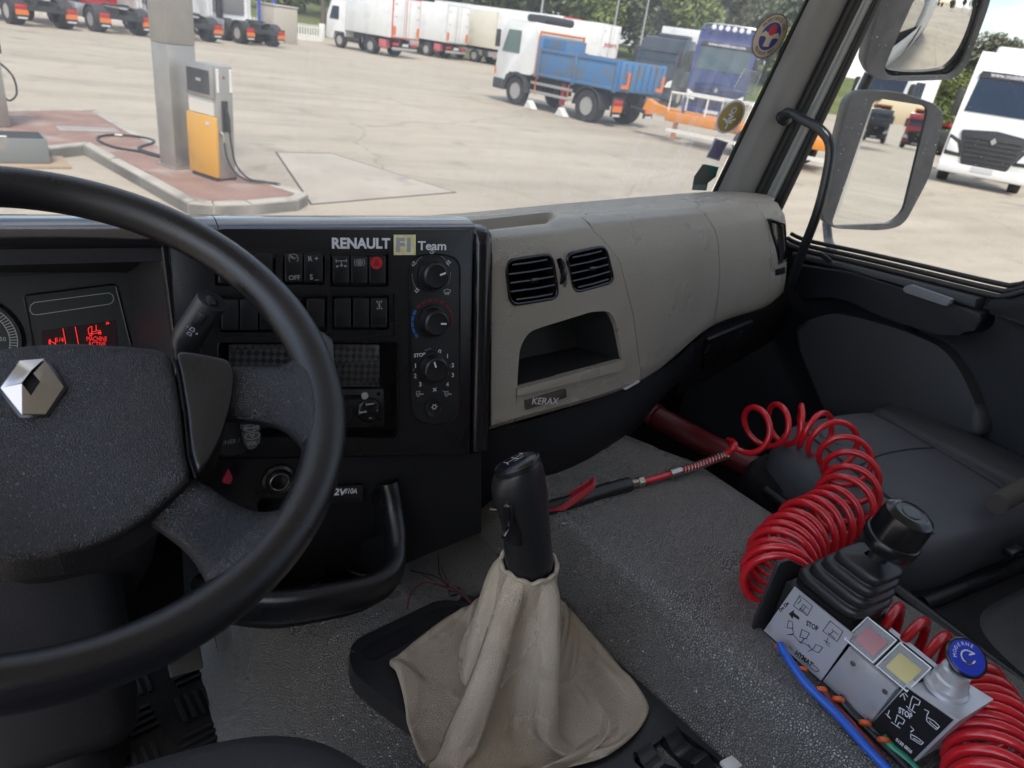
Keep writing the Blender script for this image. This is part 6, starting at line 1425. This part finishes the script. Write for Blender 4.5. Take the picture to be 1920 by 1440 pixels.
# ------------------------------------------------------------------ outside mirrors
MIR = bpy.data.materials.new('mirror_silver'); MIR.use_nodes = True; b = MIR.node_tree.nodes['Principled BSDF']; b.inputs['Metallic'].default_value = 1; b.inputs['Roughness'].default_value = .015; b.inputs['Base Color'].default_value = (.80, .82, .82, 1)
HOUS = mat('mirror_black', (.035, .037, .041), .42, bump=.3, bscale=500, col2=(.05, .052, .056), nscale=30)
def mirror(name, label, ctr, hous, gls, back, convex, look, depth=.07):
    M0 = at(*ctr, x=1.98); to_cam = (-M0).normalized(); n = (to_cam+Vector(look).normalized()).normalized()
    F = Frame(M0, Vector((0, 0, 1)).cross(n), Vector((0, 0, 1)), n)
    u = Vector((0, 0, 1)).cross(n).normalized(); F = Frame(M0, u, n.cross(u), n)
    t = thing(name, label, 'mirror', M0+Vector((0, 0, -.25)))
    ho = ccw(rpoly([F.pix(*q) for q in hous], .035, 5)); cx = sum(p[0] for p in ho)/len(ho); cy = sum(p[1] for p in ho)/len(ho)
    gp_ = ccw(rpoly([F.pix(*q) for q in gls], .02, 5))
    gk0 = len(gp_); gcx = sum(p[0] for p in gp_)/gk0; gcy = sum(p[1] for p in gp_)/gk0
    def polar(poly, a):
        d = Vector((math.cos(a), math.sin(a))); best = .01
        for i in range(len(poly)):
            p, q2 = Vector(poly[i])-Vector((gcx, gcy)), Vector(poly[(i+1) % len(poly)])-Vector((gcx, gcy)); e = q2-p; den = d.x*e.y-d.y*e.x
            if abs(den) < 1e-12: continue
            t_ = (p.x*e.y-p.y*e.x)/den; s2 = (p.x*d.y-p.y*d.x)/den
            if t_ > 0 and -1e-6 <= s2 <= 1.000001: best = max(best, t_)
        return (gcx+d.x*best, gcy+d.y*best)
    angs = [2*math.pi*i/120 for i in range(120)]; ho = [polar(ho, a) for a in angs]; gp_ = [polar(gp_, a) for a in angs]
    q = MB(); k = len(ho); rings = []
    gk = len(gp_)
    for s_, h in ((.55, -depth), (.80, -depth*.92), (.94, -depth*.6), (1.0, -depth*.15), (1.0, .004), (.985, .009)):
        rings.append([F.P(cx+(p[0]-cx)*s_, cy+(p[1]-cy)*s_, h) for p in ho])
    # inner edge follows the glass outline: same vertex count by construction
    gi = gp_
    rings.append([F.P(g_[0], g_[1], .006) for g_ in gi]); rings.append([F.P(g_[0], g_[1], -.004) for g_ in gi])
    vs = [p for r_ in rings for p in r_]; fs = [tuple(range(k))[::-1]]
    for i in range(len(rings)-1):
        for j in range(k): fs.append((i*k+j, i*k+(j+1) % k, (i+1)*k+(j+1) % k, (i+1)*k+j))
    part(t, 'housing', q.add(vs, fs), HOUS, sharp=50)
    g = MB()
    if not convex: g.prism([(p[0], p[1]) for p in gp_], -.004, -.0005, F.M())
    else:
        gc = Vector((sum(p[0] for p in gp_)/gk, sum(p[1] for p in gp_)/gk)); vs = []; fs = []; NRr = 16
        for i in range(1, NRr+1):
            for p in gp_:
                s_ = i/NRr; x = gc.x+(p[0]-gc.x)*s_; y = gc.y+(p[1]-gc.y)*s_; d2 = (x-gc.x)**2+(y-gc.y)**2
                vs.append(F.P(x, y, .004-d2/(2*convex)))
        vs.append(F.P(gc.x, gc.y, .004))
        for j in range(gk): fs.append((len(vs)-1, j, (j+1) % gk))
        for i in range(NRr-1):
            for j in range(gk): fs.append((i*gk+j, i*gk+(j+1) % gk, (i+1)*gk+(j+1) % gk, (i+1)*gk+j))
        g.add(vs, fs)
    part(t, 'mirror_glass', g, MIR, sharp=180 if convex else 20)
    return t, F
m1, F1_ = mirror('side_mirror', 'tall flat side mirror in black housing, lower of the pair', (1650, 300), [(1602, 168), (1680, 170), (1752, 194), (1770, 214), (1742, 330), (1692, 424), (1650, 432), (1562, 428), (1536, 412), (1550, 340), (1590, 185)],
    [(1638, 183), (1740, 199), (1692, 396), (1668, 418), (1556, 423)], .1, 0, (-.005, -1, -.045), depth=.10)
m2, F2_ = mirror('wide_angle_mirror', 'convex wide angle mirror in black housing above the side mirror', (1735, 40), [(1690, -90), (1800, -100), (1868, -80), (1856, 0), (1812, 120), (1790, 148), (1700, 152), (1640, 147), (1616, 128), (1640, 30)],
    [(1745, -75), (1850, -70), (1844, 0), (1805, 112), (1784, 140), (1668, 143), (1655, 131), (1680, 70)], .1, .42, (.10, -1, -.26), depth=.10)
arm = [at(1638, 168, x=1.97), at(1644, 150, x=1.97)]
part(m2, 'bracket', MB().tube([at(1648, 140, x=1.99)+Vector((.03, .05, 0)), at(1632, 172, x=1.99)+Vector((.03, .05, 0))], .016, 12), HOUS)
part(m1, 'arm', MB().tube([at(1562, 425, x=1.97)+Vector((.02, .04, 0)), at(1553, 450, x=1.95), at(1560, 470, x=1.8), at(1540, 485, x=1.68)], .013, 12), HOUS)
# ================================================================== PASSENGER SEAT, DRIVER SEAT, RED BAR
def cushion(x0, x1, y0, y1, z0, z1, r, crown=.015, nx=24, ny=24, fn=None):
    """soft box: superellipse plan, rounded edge"""
    m = MB(); cx, cy = (x0+x1)/2, (y0+y1)/2; ax, ay = (x1-x0)/2, (y1-y0)/2
    prof = [(.90, z0), (.97, z0+r*.3), (1, z0+r), (1, z1-r), (.985, z1-r*.45), (.95, z1-r*.12), (.90, z1)]+[(.9-.09*k, z1+crown*(1-((.9-.09*k)/.9)**2)) for k in range(1, 10)]
    k = 128; vs = []
    for s_, z in prof:
        for j in range(k):
            t = 2*math.pi*j/k; c_, s2 = math.cos(t), math.sin(t); p = 5; q = (abs(c_)**p+abs(s2)**p)**(-1/p)
            v = Vector((cx+ax*s_*c_*q, cy+ay*s_*s2*q, z)); vs.append(fn(v) if fn else v)
    vs.append(fn(Vector((cx, cy, z1+crown))) if fn else Vector((cx, cy, z1+crown))); fs = []
    for i in range(len(prof)-1):
        for j in range(k): fs.append((i*k+j, i*k+(j+1) % k, (i+1)*k+(j+1) % k, (i+1)*k+j))
    l0 = (len(prof)-1)*k
    for j in range(k): fs.append((l0+j, l0+(j+1) % k, len(vs)-1))
    fs.append(tuple(range(k))[::-1]); return m.add(vs, fs)
FAB = mat('seat_fabric', (.06, .063, .072), .55, bump=.5, bscale=900, col2=(.075, .078, .088), nscale=4)
FABS = mat('seat_side', (.035, .036, .039), .36, bump=.4, bscale=420, btype='cell', col2=(.045, .046, .049), nscale=5)
seat = thing('passenger_seat', 'grey fabric passenger seat cushion beside the engine tunnel', 'seat', (1.27, .35, -1.07))
ZS = -.652
def warp(v): return Vector((v.x+.10*(v.y-.4)*(1 if v.x < 1.2 else .35), v.y, v.z+.014*math.sin((v.x-1.0)*6)+.02*(.35-v.y)*-.6))
part(seat, 'cushion', cushion(1.075, 1.53, .40, .79, -.80, ZS, .05, .010, fn=warp), FAB, sharp=180)
part(seat, 'side_bolster', cushion(1.45, 1.585, .34, .80, -.80, ZS+.030, .07, .012, fn=lambda v: Vector((v.x+.05*(v.y-.4), v.y, v.z-.05*max(0, v.y-.45)))), FABS, sharp=180)
def on_seat(x, y):
    v = Vector((x, y, ZS)); u = ((x-1.30)/.228/.9); w_ = ((y-.595)/.195/.9); s2 = min(1, max(abs(u), abs(w_))); return warp(Vector((x, y, ZS+.010*(1-s2**2)+.0015)))
STS = mat('seat_seam', (.03, .031, .034), .8)
for ln in ([(1.16, .755), (1.15, .60), (1.14, .43)], [(1.44, .755), (1.43, .60), (1.425, .43)], [(1.15, .61), (1.27, .62), (1.43, .61)]):
    part(seat, 'seam', MB().tube([on_seat(v.x, v.y) for v in spline([Vector((a, b_, 0)) for a, b_ in ln], 8)], .0016, 6), STS)
nose = at(1500, 880, z=-.66)
part(seat, 'front_skirt', cushion(1.09, 1.50, .66, .80, -.98, -.71, .05, .0), BLKM, sharp=180)
part(seat, 'seat_base', MB().box(1.06, 1.50, .1, .62, -1.07, -.74, None, bev=.03), BLKM)
part(seat, 'rear_rail', MB().tube([Vector((1.10, .385, -.735)), Vector((1.52, .37, -.735))], .014, 10), BLK)
part(seat, 'seat_frame', MB().box(1.05, 1.54, -.3, .34, -.84, -.78, None, bev=.02), BLKM)
part(seat, 'backrest_base', cushion(1.10, 1.54, -.35, .36, -.95, -.735, .05, .01), FABS, sharp=180)
part(seat, 'side_rail', MB().tube(spline([Vector((1.075, .70, -.72)), Vector((1.06, .5, -.715)), Vector((1.06, .2, -.72)), Vector((1.07, -.05, -.72))], 6), .013, 10), BLK, sharp=70)
part(seat, 'belt_stalk', MB().tube(spline([at(1868, 945, z=-.60), at(1895, 930, z=-.60), at(1930, 912, z=-.595)], 5), [.018]*11, 14), mat('buckle_brown', (.06, .052, .045), .8, bump=.6, bscale=800), sharp=60)
part(seat, 'seat_lever', MB().box(-.03, .05, -.01, .01, -.008, .008, Matrix.Translation(at(1905, 1030, z=-.68)), bev=.005), BLK)

ds = thing('driver_seat', 'dark grey driver seat cushion corner beside the gear console', 'seat', (-.05, .1, -1.07))
part(ds, 'cushion', cushion(-.42, .205, -.5, .49, -.74, -.60, .035, .012, fn=lambda v: Vector((v.x-.10*max(0, v.y-.30)**1.2, v.y, v.z))), mat('driver_fabric', (.028, .029, .033), .8, bump=.5, bscale=1100), sharp=180)
part(ds, 'seat_base', MB().box(-.36, .14, -.5, .36, -1.07, -.74, None, bev=.03), BLKM)

rb = thing('red_bar', 'dark red painted steel bar lying in the passenger footwell', 'bar', at(1330, 830, z=-.80))
REDP = mat('bar_red', (.11, .008, .012), .42, rvar=.08, dirt=(.08, .01, .012), dscale=12)
pts = [at(1195, 742, z=-.82), at(1225, 778, z=-.80), at(1330, 836, z=-.79), at(1470, 905, z=-.79)]
part(rb, 'tube', MB().tube(pts, .028, 16), REDP, sharp=60)
part(rb, 'collar', MB().tube([pts[1].lerp(pts[2], .02), pts[1].lerp(pts[2], .09)], .032, 16), REDP)

# ================================================================== AIR HOSE
REDH = mat('hose_red', (.52, .012, .02), .28, coat=.2, rvar=.07, dirt=(.36, .015, .02), dscale=25, dlo=.55, dhi=.7)
hose = thing('coiled_air_hose', 'bright red coiled air hose lying across the engine tunnel', 'hose', at(1480, 1060, z=-.65))
def coil(axis, turns_at, r_of, z_lift=0, phase=0, wire=.0056):
    """axis: list of (px,py,z); turns_at: loop density per segment"""
    pts = [at(a, b_, z=z) for a, b_, z in axis]; ax_ = spline(pts, 12); n = len(ax_)
    # loop count accumulated along the axis
    acc = [0]
    for i in range(1, n):
        seg = min(len(turns_at)-1, (i-1)//12); acc.append(acc[-1]+turns_at[seg]/12)
    out_ = []; steps = int(acc[-1]*26)
    k = 0
    for s_ in range(steps+1):
        th = acc[-1]*s_/steps
        while k < n-2 and acc[k+1] < th: k += 1
        f = (th-acc[k])/max(1e-9, acc[k+1]-acc[k]); C = ax_[k].lerp(ax_[k+1], f)
        T = (ax_[min(n-1, k+2)]-ax_[max(0, k-1)]).normalized(); B = Vector((0, 0, 1)); Nn = T.cross(B).normalized(); B = Nn.cross(T)
        a = 2*math.pi*th+phase; q = r_of(k/(n-1)); q *= 1+.04*math.sin(th*1.7)+.03*math.sin(th*3.1)
        out_.append(C+Nn*(q*math.cos(a))+B*(q*math.sin(a)))
    return out_
ax1 = [(1392, 812, -.60), (1441, 798, -.60), (1490, 796, -.60), (1540, 815, -.60), (1580, 850, -.60), (1596, 895, -.60), (1588, 938, -.602), (1555, 972, -.605), (1512, 998, -.606), (1478, 1030, -.607), (1460, 1066, -.608), (1462, 1098, -.608)]
tn = [1.3, 1.35, 1.4, 1.4, 1.4, 1.5, 1.9, 2.4, 2.6, 2.6, 2.2]
cw = coil(ax1, tn, lambda s_: .038+.007*min(1, s_*1.6), phase=R(200))
lead = spline([at(1180, 908, z=-.642), at(1215, 901, z=-.640), at(1262, 887, z=-.638), at(1310, 872, z=-.636), at(1355, 855, z=-.625), at(1378, 835, z=-.60)]+[cw[2]], 8)
part(hose, 'hose', MB().tube(lead[:-1]+cw[2:], .0056, 10), REDH, sharp=180)
ax2 = [(1600, 1165, -.606), (1660, 1195, -.606), (1715, 1228, -.606), (1768, 1262, -.606), (1815, 1305, -.607), (1848, 1360, -.607), (1862, 1420, -.607), (1868, 1500, -.607)]
part(hose, 'hose', MB().tube(coil(ax2, [1.3, 1.3, 1.3, 1.5, 2.6, 3.2, 3.2], lambda s_: .042, phase=R(20)), .0058, 10), REDH, sharp=180)
SPR = mat('spring_steel', (.42, .40, .38), .35, metal=1)
sp0 = spline([at(1256, 888.5, z=-.6375), at(1310, 872, z=-.636), at(1362, 852, z=-.622)], 60)
sprg = []
for i, p in enumerate(sp0):
    a = i*1.05; T = (sp0[min(i+1, len(sp0)-1)]-sp0[max(0, i-1)]).normalized(); Nn = T.cross(Vector((0, 0, 1))).normalized(); B = Nn.cross(T); sprg.append(p+Nn*.0078*math.cos(a)+B*.0078*math.sin(a))
part(hose, 'spring_guard', MB().tube(sprg, .0012, 6), SPR, sharp=180)
part(hose, 'ferrule', MB().tube([at(1255, 889, z=-.6375), at(1274, 883, z=-.637)], .0085, 14), SPR)
BRS = mat('brass', (.55, .45, .25), .3, metal=1)
part(hose, 'fitting', MB().tube([at(1178, 908, z=-.642), at(1196, 905, z=-.641)], [.007, .007], 8).tube([at(1196, 905, z=-.641), at(1205, 903, z=-.6405)], .0095, 6), mat('nickel', (.5, .5, .48), .3, metal=1))
part(hose, 'collar', MB().tube([at(1199, 904.5, z=-.641), at(1206, 903, z=-.6405)], .0085, 16), BRS)
gun = thing('air_gun', 'black air blow gun with red trigger lever on the tunnel edge', 'air gun', at(1100, 925, z=-.655))
GB = mat('gun_black', (.014, .014, .016), .36)
gb = spline([at(950, 958, z=-.665), at(1000, 958, z=-.655), at(1060, 945, z=-.645), at(1120, 925, z=-.642), at(1180, 908, z=-.640)], 5)
part(gun, 'body', MB().tube(gb, [.006+.0065*min(1, i/8) for i in range(len(gb))], 12), GB, sharp=60)
ga, gbb = at(1035, 946, z=-.632), at(1122, 902, z=-.612)
pr = [at(*q, z=zz) for q, zz in (((1030, 952), -.645), ((1062, 935), -.636), ((1098, 910), -.622), ((1113, 899), -.612), ((1117, 908), -.615), ((1100, 925), -.630), ((1060, 950), -.642))]
m = MB(); k = len(pr); off = Vector((.007, .008, 0))
m.add([p-off for p in pr]+[p+off for p in pr], [tuple(range(k)), tuple(range(k, 2*k))[::-1]]+[(i, (i+1) % k, k+(i+1) % k, k+i) for i in range(k)])
part(gun, 'trigger', m, mat('trigger_red', (.28, .012, .022), .38))
part(gun, 'nozzle', MB().tube([at(950, 958, z=-.665), at(918, 955, z=-.665)], .0032, 10), CHR)

# ================================================================== JOYSTICK CONTROL BOX
KX = .70
KF = Frame((KX, .30, -.60), (0, -1, 0), (0, 0, 1)); KM = KF.M()
ALU = mat('aluminium', (.55, .56, .60), .38, metal=.55, bump=.05, bscale=40, rvar=.08, dirt=(.35, .35, .38), dscale=20)
LBL = mat('label_silver', (.48, .49, .54), .40, metal=.35, dirt=(.30, .30, .33), dscale=26, dlo=.6, dhi=.8)
INK = mat('ink_black', (.012, .012, .014), .6)
box = thing('control_box', 'tipper control box with black joystick, red and yellow switches on the tunnel', 'control box', (.74, .29, -.65))
def kp(l, off=0): return [KF.pix(*q, off) for q in l]
p1 = ccw(kp([(1433, 1182), (1490, 1100), (1601, 1190), (1540, 1276)]))
part(box, 'joystick_body', MB().box(-.090, -.002, -.046, .040, -.082, -.0015, KM, bev=.002), mat('body_black', (.013, .013, .014), .45, bump=.2, bscale=700))
pl1 = part(box, 'label_plate', MB().prism(p1, -.001, .0008, KM), LBL)
def kl(lines): return [[KF.pix(*q, .001) for q in ln] for ln in lines]
def kstroke(root, lines, m=INK, wd=.0007): part(root, 'drawing', MB().strokes(kl(lines), KF.M(0, 0, .0011), wd), m)
def ktext(root, s_, x0, y0, x1, y1, size, m=INK, bold=.0001, shear=0):
    a = KF.pix(x0, y0, .001); b_ = KF.pix(x1, y1, .001); M = KF.M((a[0]+b_[0])/2, (a[1]+b_[1])/2, .0011, math.atan2(b_[1]-a[1], b_[0]-a[0])); return text(root, s_, M, size, m, width=math.dist(a, b_), bold=bold, shear=shear)
kstroke(pl1, [[(1500, 1116), (1524, 1136), (1514, 1154), (1488, 1136), (1500, 1116)], [(1505, 1132), (1516, 1141)], [(1500, 1140), (1512, 1150)], [(1506, 1135), (1500, 1143)], [(1510, 1138), (1505, 1146)], [(1496, 1132), (1502, 1126), (1500, 1120)],
    [(1557, 1164), (1581, 1184), (1570, 1203), (1543, 1183), (1557, 1164)], [(1560, 1180), (1572, 1190)], [(1553, 1186), (1566, 1197)], [(1562, 1184), (1556, 1190)],
    [(1479, 1163), (1486, 1166), (1487, 1178), (1476, 1177), (1479, 1163)], [(1486, 1177), (1488, 1188), (1480, 1190)], [(1476, 1190), (1488, 1190)],
    [(1504, 1180), (1518, 1187), (1512, 1198), (1500, 1194), (1504, 1180)], [(1508, 1197), (1502, 1206), (1496, 1200)], [(1530, 1208), (1543, 1214), (1535, 1224), (1524, 1219), (1530, 1208)], [(1516, 1208), (1522, 1218), (1516, 1221)],
    [(1488, 1190), (1498, 1202), (1512, 1208), (1524, 1218)], [(1553, 1196), (1549, 1206), (1556, 1213), (1549, 1206)], [(1545, 1200), (1556, 1207)]], wd=.0008)
part(pl1, 'arrow', MB().prism(ccw(kp([(1480, 1150), (1490, 1143), (1489, 1148), (1500, 1157), (1499, 1162), (1488, 1155), (1487, 1160)])), .0009, .0012, KM), INK)
ktext(pl1, 'STOP', 1512, 1168, 1534, 1180, .0095, bold=.00015)
ktext(pl1, 'HYMAT', 1490, 1222, 1523, 1248, .0105, bold=.0003, shear=.25); part(pl1, 'logo', MB().strokes(kl([[(1524, 1246), (1532, 1252), (1536, 1258), (1530, 1259), (1520, 1252)], [(1480, 1212), (1486, 1218)]]), KF.M(0, 0, .0011), .0009), INK)
ktext(pl1, 'On Dn', 1462, 1146, 1478, 1130, .006)
p2 = ccw(kp([(1542, 1277), (1592, 1213), (1681, 1291), (1630, 1356)]))
part(box, 'plain_plate', MB().prism(p2, -.080, .0002, KM, bev=.001), ALU)
p3o = ccw(kp([(1631, 1358), (1696, 1284), (1798, 1352), (1716, 1430)]))
blk = part(box, 'valve_block', MB().prism(p3o, -.066, -.0006, KM, bev=.0015), ALU)
pl3 = part(box, 'black_label', MB().prism(ccw(kp([(1634, 1358), (1699, 1288), (1788, 1350), (1713, 1424)])), -.0004, .0008, KM), mat('label_black', (.010, .010, .012), .4))
kstroke(pl3, [[(1712, 1305), (1726, 1314), (1723, 1322), (1715, 1320), (1711, 1330)], [(1712, 1305), (1709, 1312), (1706, 1326)], [(1700, 1324), (1716, 1336)], [(1703, 1330), (1710, 1336)], [(1697, 1312), (1694, 1300), (1688, 1306)], [(1697, 1299), (1702, 1306)],
    [(1683, 1340), (1697, 1350), (1693, 1358), (1686, 1354), (1682, 1362)], [(1683, 1340), (1679, 1354)], [(1672, 1354), (1688, 1365)], [(1668, 1332), (1664, 1342), (1670, 1347)], [(1661, 1338), (1668, 1344)],
    [(1738, 1344), (1752, 1352), (1762, 1362), (1756, 1368), (1738, 1352), (1738, 1344)], [(1743, 1352), (1757, 1364)], [(1734, 1330), (1742, 1334), (1738, 1342)], [(1708, 1376), (1722, 1384), (1732, 1392), (1727, 1396), (1708, 1384), (1708, 1376)], [(1713, 1384), (1727, 1392)], [(1708, 1362), (1714, 1368), (1708, 1372)]], WHT, .0009)
ktext(pl3, 'STOP', 1685, 1331, 1710, 1345, .0095, WHT, .00015); ktext(pl3, '0138 0026', 1680, 1386, 1710, 1411, .006, WHT)
# bellows and joystick
jc = Vector((KX+.045, .345, 0)); RUBB = mat('bellows_rubber', (.014, .014, .015), .40, bump=.15, bscale=700)
zs = -.560; prof_ = [(.040, -.006), (.0405, .010)]; h = .010
for k in range(4): r_ = .039-.0045*k; prof_ += [(r_+.002, h), (r_+.0035, h+.006), (r_+.002, h+.012), (r_-.004, h+.014)]; h += .016
prof_ += [(.017, h), (.010, h+.004)]
def bel(i, j):
    k = i*(len(prof_)-1); a = min(len(prof_)-2, int(k)); f = k-a; r_ = prof_[a][0]*(1-f)+prof_[a+1][0]*f; hh = prof_[a][1]*(1-f)+prof_[a+1][1]*f
    t = 2*math.pi*j; cs, sn = math.cos(t), math.sin(t); p = 5; q = (abs(cs)**p+abs(sn)**p)**(-1/p)
    return jc+Vector((r_*cs*q*.95, r_*sn*q*1.08-.30*max(0, hh-.01), zs+hh))
part(box, 'bellows', MB().grid(bel, (len(prof_)-1)*2, 48, False, True), RUBB, sharp=180)
ktop = jc+Vector((0, -.022, zs+h)); kdir = Vector((.05, -.16, 1)).normalized(); JM = axis_M(ktop, kdir)
js = part(box, 'joystick', MB().lathe([(.0105, -.008), (.0105, .018), (.016, .021), (.016, .024)], JM, 24), GB)
part(box, 'joystick_knob', MB().lathe([(.0, .022), (.024, .022), (.0300, .025), (.0308, .030), (.0308, .040), (.0298, .0415), (.0285, .042), (.0280, .064), (.0262, .073), (.0210, .0765), (.0175, .0775), (.0165, .0765), (0, .076)], JM, 40), mat('knob_gloss', (.006, .006, .007), .24), sharp=40)
part(box, 'knob_cap', MB().lathe([(.0105, .0762), (.0100, .0775), (.004, .078), (0, .0775)], JM, 24), mat('cap_grey', (.05, .05, .052), .4))
# covered push switches
for kx_, (y0, y1), colr, nm in ((0, (.2985, .2590), (.36, .035, .05), 'red'), (1, (.2570, .2175), (.55, .44, .05), 'yellow')):
    yc = (y0+y1)/2; M = Matrix.Translation((KX+.020, yc, -.565)) @ Matrix.Rotation(R(-38), 4, 'Y')
    s_ = part(box, 'push_switch', MB().box(-.018, .024, -.0190, .0190, -.034, .004, M, bev=.0015), BLK)
    part(s_, 'lens', MB().box(-.012, .012, -.0135, .0135, .004, .0085, M, bev=.002), mat('lens_'+nm, colr, .35), label=nm+' push button under a clear cover')
    part(s_, 'clear_cover', MB().box(-.0185, .0185, -.0185, .0185, .0045, .0125, M, bev=.002), CLS)
    part(s_, 'cover_edge', MB().tube([M @ Vector(p) for p in ((-.0185, -.0185, .012), (.0185, -.0185, .012), (.0185, .0185, .012), (-.0185, .0185, .012))], .0011, 6, closed=True), CLR)
    part(s_, 'screw', MB().lathe([(0, .001), (.003, .0008), (.0032, 0)], KF.M(.30-yc, .012, .0008), 14), SPR)
# pull knob with blue disc
vb = at(1768, 1297, x=KX+.034); VM = axis_M(Vector((vb.x, vb.y, -.558)), Vector((0, -.05, 1)))
part(box, 'knob_collar', MB().lathe([(.022, 0), (.022, .005), (.0185, .007), (.0175, .016), (.0155, .018), (.0145, .028), (.012, .030), (0, .030)], VM, 32), ALU)
part(box, 'pull_stem', MB().lathe([(.009, .028), (.009, .048)], VM, 20), GB)
hd = VM @ Vector((0, 0, .046)); HM = axis_M(hd, Vector((-.30, -.42, .9))) @ Matrix.Scale(.86, 4)
pk_ = part(box, 'pull_knob', MB().lathe([(.008, -.008), (.020, -.004), (.0245, .001), (.0245, .003), (.0225, .0048), (.0215, .0042), (0, .0042)], HM, 36), mat('knob_gloss'))
part(pk_, 'blue_disc', MB().lathe([(.0212, .0044), (.0205, .0050), (0, .0054)], HM, 32), mat('disc_blue', (.012, .035, .42), .3))
for k, ch in enumerate('MODERNE'):
    a = R(150-k*20); text(pk_, ch, HM @ Matrix.Translation((.0155*math.cos(a), .0155*math.sin(a), .0058)) @ Matrix.Rotation(a-math.pi/2, 4, 'Z'), .006, WHT)
part(pk_, 'disc_arrow', MB().strokes([arc(0, 0, .008, 30, 300, 12), [(.0069, .004), (.010, .0), (.0035, .0015)]], HM @ Matrix.Translation((0, 0, .0058)), .0018), WHT)
# bracket at the far end
BRF = Frame((.72, .400, -.60), (1, 0, 0), (0, 0, 1))
part(box, 'mounting_bracket', MB().prism(ccw(rpoly([BRF.pix(*q) for q in ((1406, 1214), (1418, 1160), (1462, 1056), (1480, 1050), (1514, 1066), (1500, 1110), (1446, 1180), (1432, 1220))], .005)), -.004, .0, BRF.M(), bev=.001), mat('bracket_black', (.022, .022, .024), .45))
part(box, 'bracket_foot', MB().box(.70, .78, .34, .402, -.651, -.646, None), mat('bracket_black'))
part(box, 'bolt', MB().lathe([(0, .006), (.006, .006), (.006, 0)], KF.M(*KF.pix(1770, 1395, -.03), -.03), 6), SPR)
# pneumatic lines running along the box
def line_thing(name, label, pxs, r_, m):
    q = MB().tube(spline([at(a, b_, z=z) for a, b_, z in pxs], 8), r_, 10); return solo(name, q, m, label, 'cable', sharp=180)
line_thing('blue_air_line', 'bright blue air line running below the control box', [(1462, 1208, -.628), (1476, 1232, -.630), (1512, 1282, -.637), (1568, 1338, -.640), (1622, 1398, -.640), (1668, 1446, -.64), (1720, 1500, -.64)], .0052, mat('line_blue', (.02, .10, .50), .3))
line_thing('red_cable', 'dull red cable running below the control box', [(1540, 1288, -.636), (1558, 1318, -.641), (1590, 1350, -.643), (1622, 1385, -.643), (1660, 1430, -.643)], .0042, mat('line_red', (.22, .03, .03), .4))
line_thing('thick_black_cable', 'thick black cable running below the control box', [(1572, 1306, -.637), (1600, 1340, -.642), (1650, 1390, -.643), (1700, 1440, -.643), (1740, 1490, -.643)], .0048, mat('line_black', (.014, .014, .015), .4))
line_thing('thin_black_cable', 'thin black cable leaving the valve block of the control box', [(1622, 1352, -.636), (1645, 1376, -.641), (1682, 1412, -.642), (1730, 1470, -.642)], .004, mat('line_black'))
line_thing('green_air_line', 'green air line emerging below the black valve label', [(1655, 1380, -.634), (1672, 1400, -.638), (1700, 1424, -.640), (1745, 1470, -.640)], .0044, mat('line_green', (.02, .22, .13), .35))
ORG = mat('fitting_orange', (.55, .10, .03), .4)
for k, (a, b_) in enumerate(((1462, 1208), (1503, 1250), (1540, 1288), (1572, 1306), (1622, 1350), (1657, 1382))):
    part(box, 'hose_fitting', MB().lathe([(.004, 0), (.0065, .001), (.0068, .005), (.005, .006), (.004, .006)], axis_M(at(a, b_, z=-.634), Vector((-.5, -.6, -.5))), 16), ORG)
# ================================================================== UNSEEN ROOF AND BACK WALL, SHAPED FOR THE CAB LIGHT
ROOFM = mat('headliner', (.6, .59, .56), .8, bump=.3, bscale=300)
struct('cab_roof', MB().grid(lambda i, j: Vector((-.55+2.19*i, -1.05+2.12*j, .62+.06*math.sin(math.pi*i)+.04*math.sin(math.pi*j))), 8, 8), ROOFM, sharp=180)  # out of view; left edge stops short to let side light in
struct('cab_back_wall', MB().box(-.80, 1.64, -1.10, -1.05, -1.07, .66, None), mat('back_wall_grey', (.10, .10, .105), .7))  # out of view; kept dark so the black panels mirror no sky
bpy.context.view_layer.update()
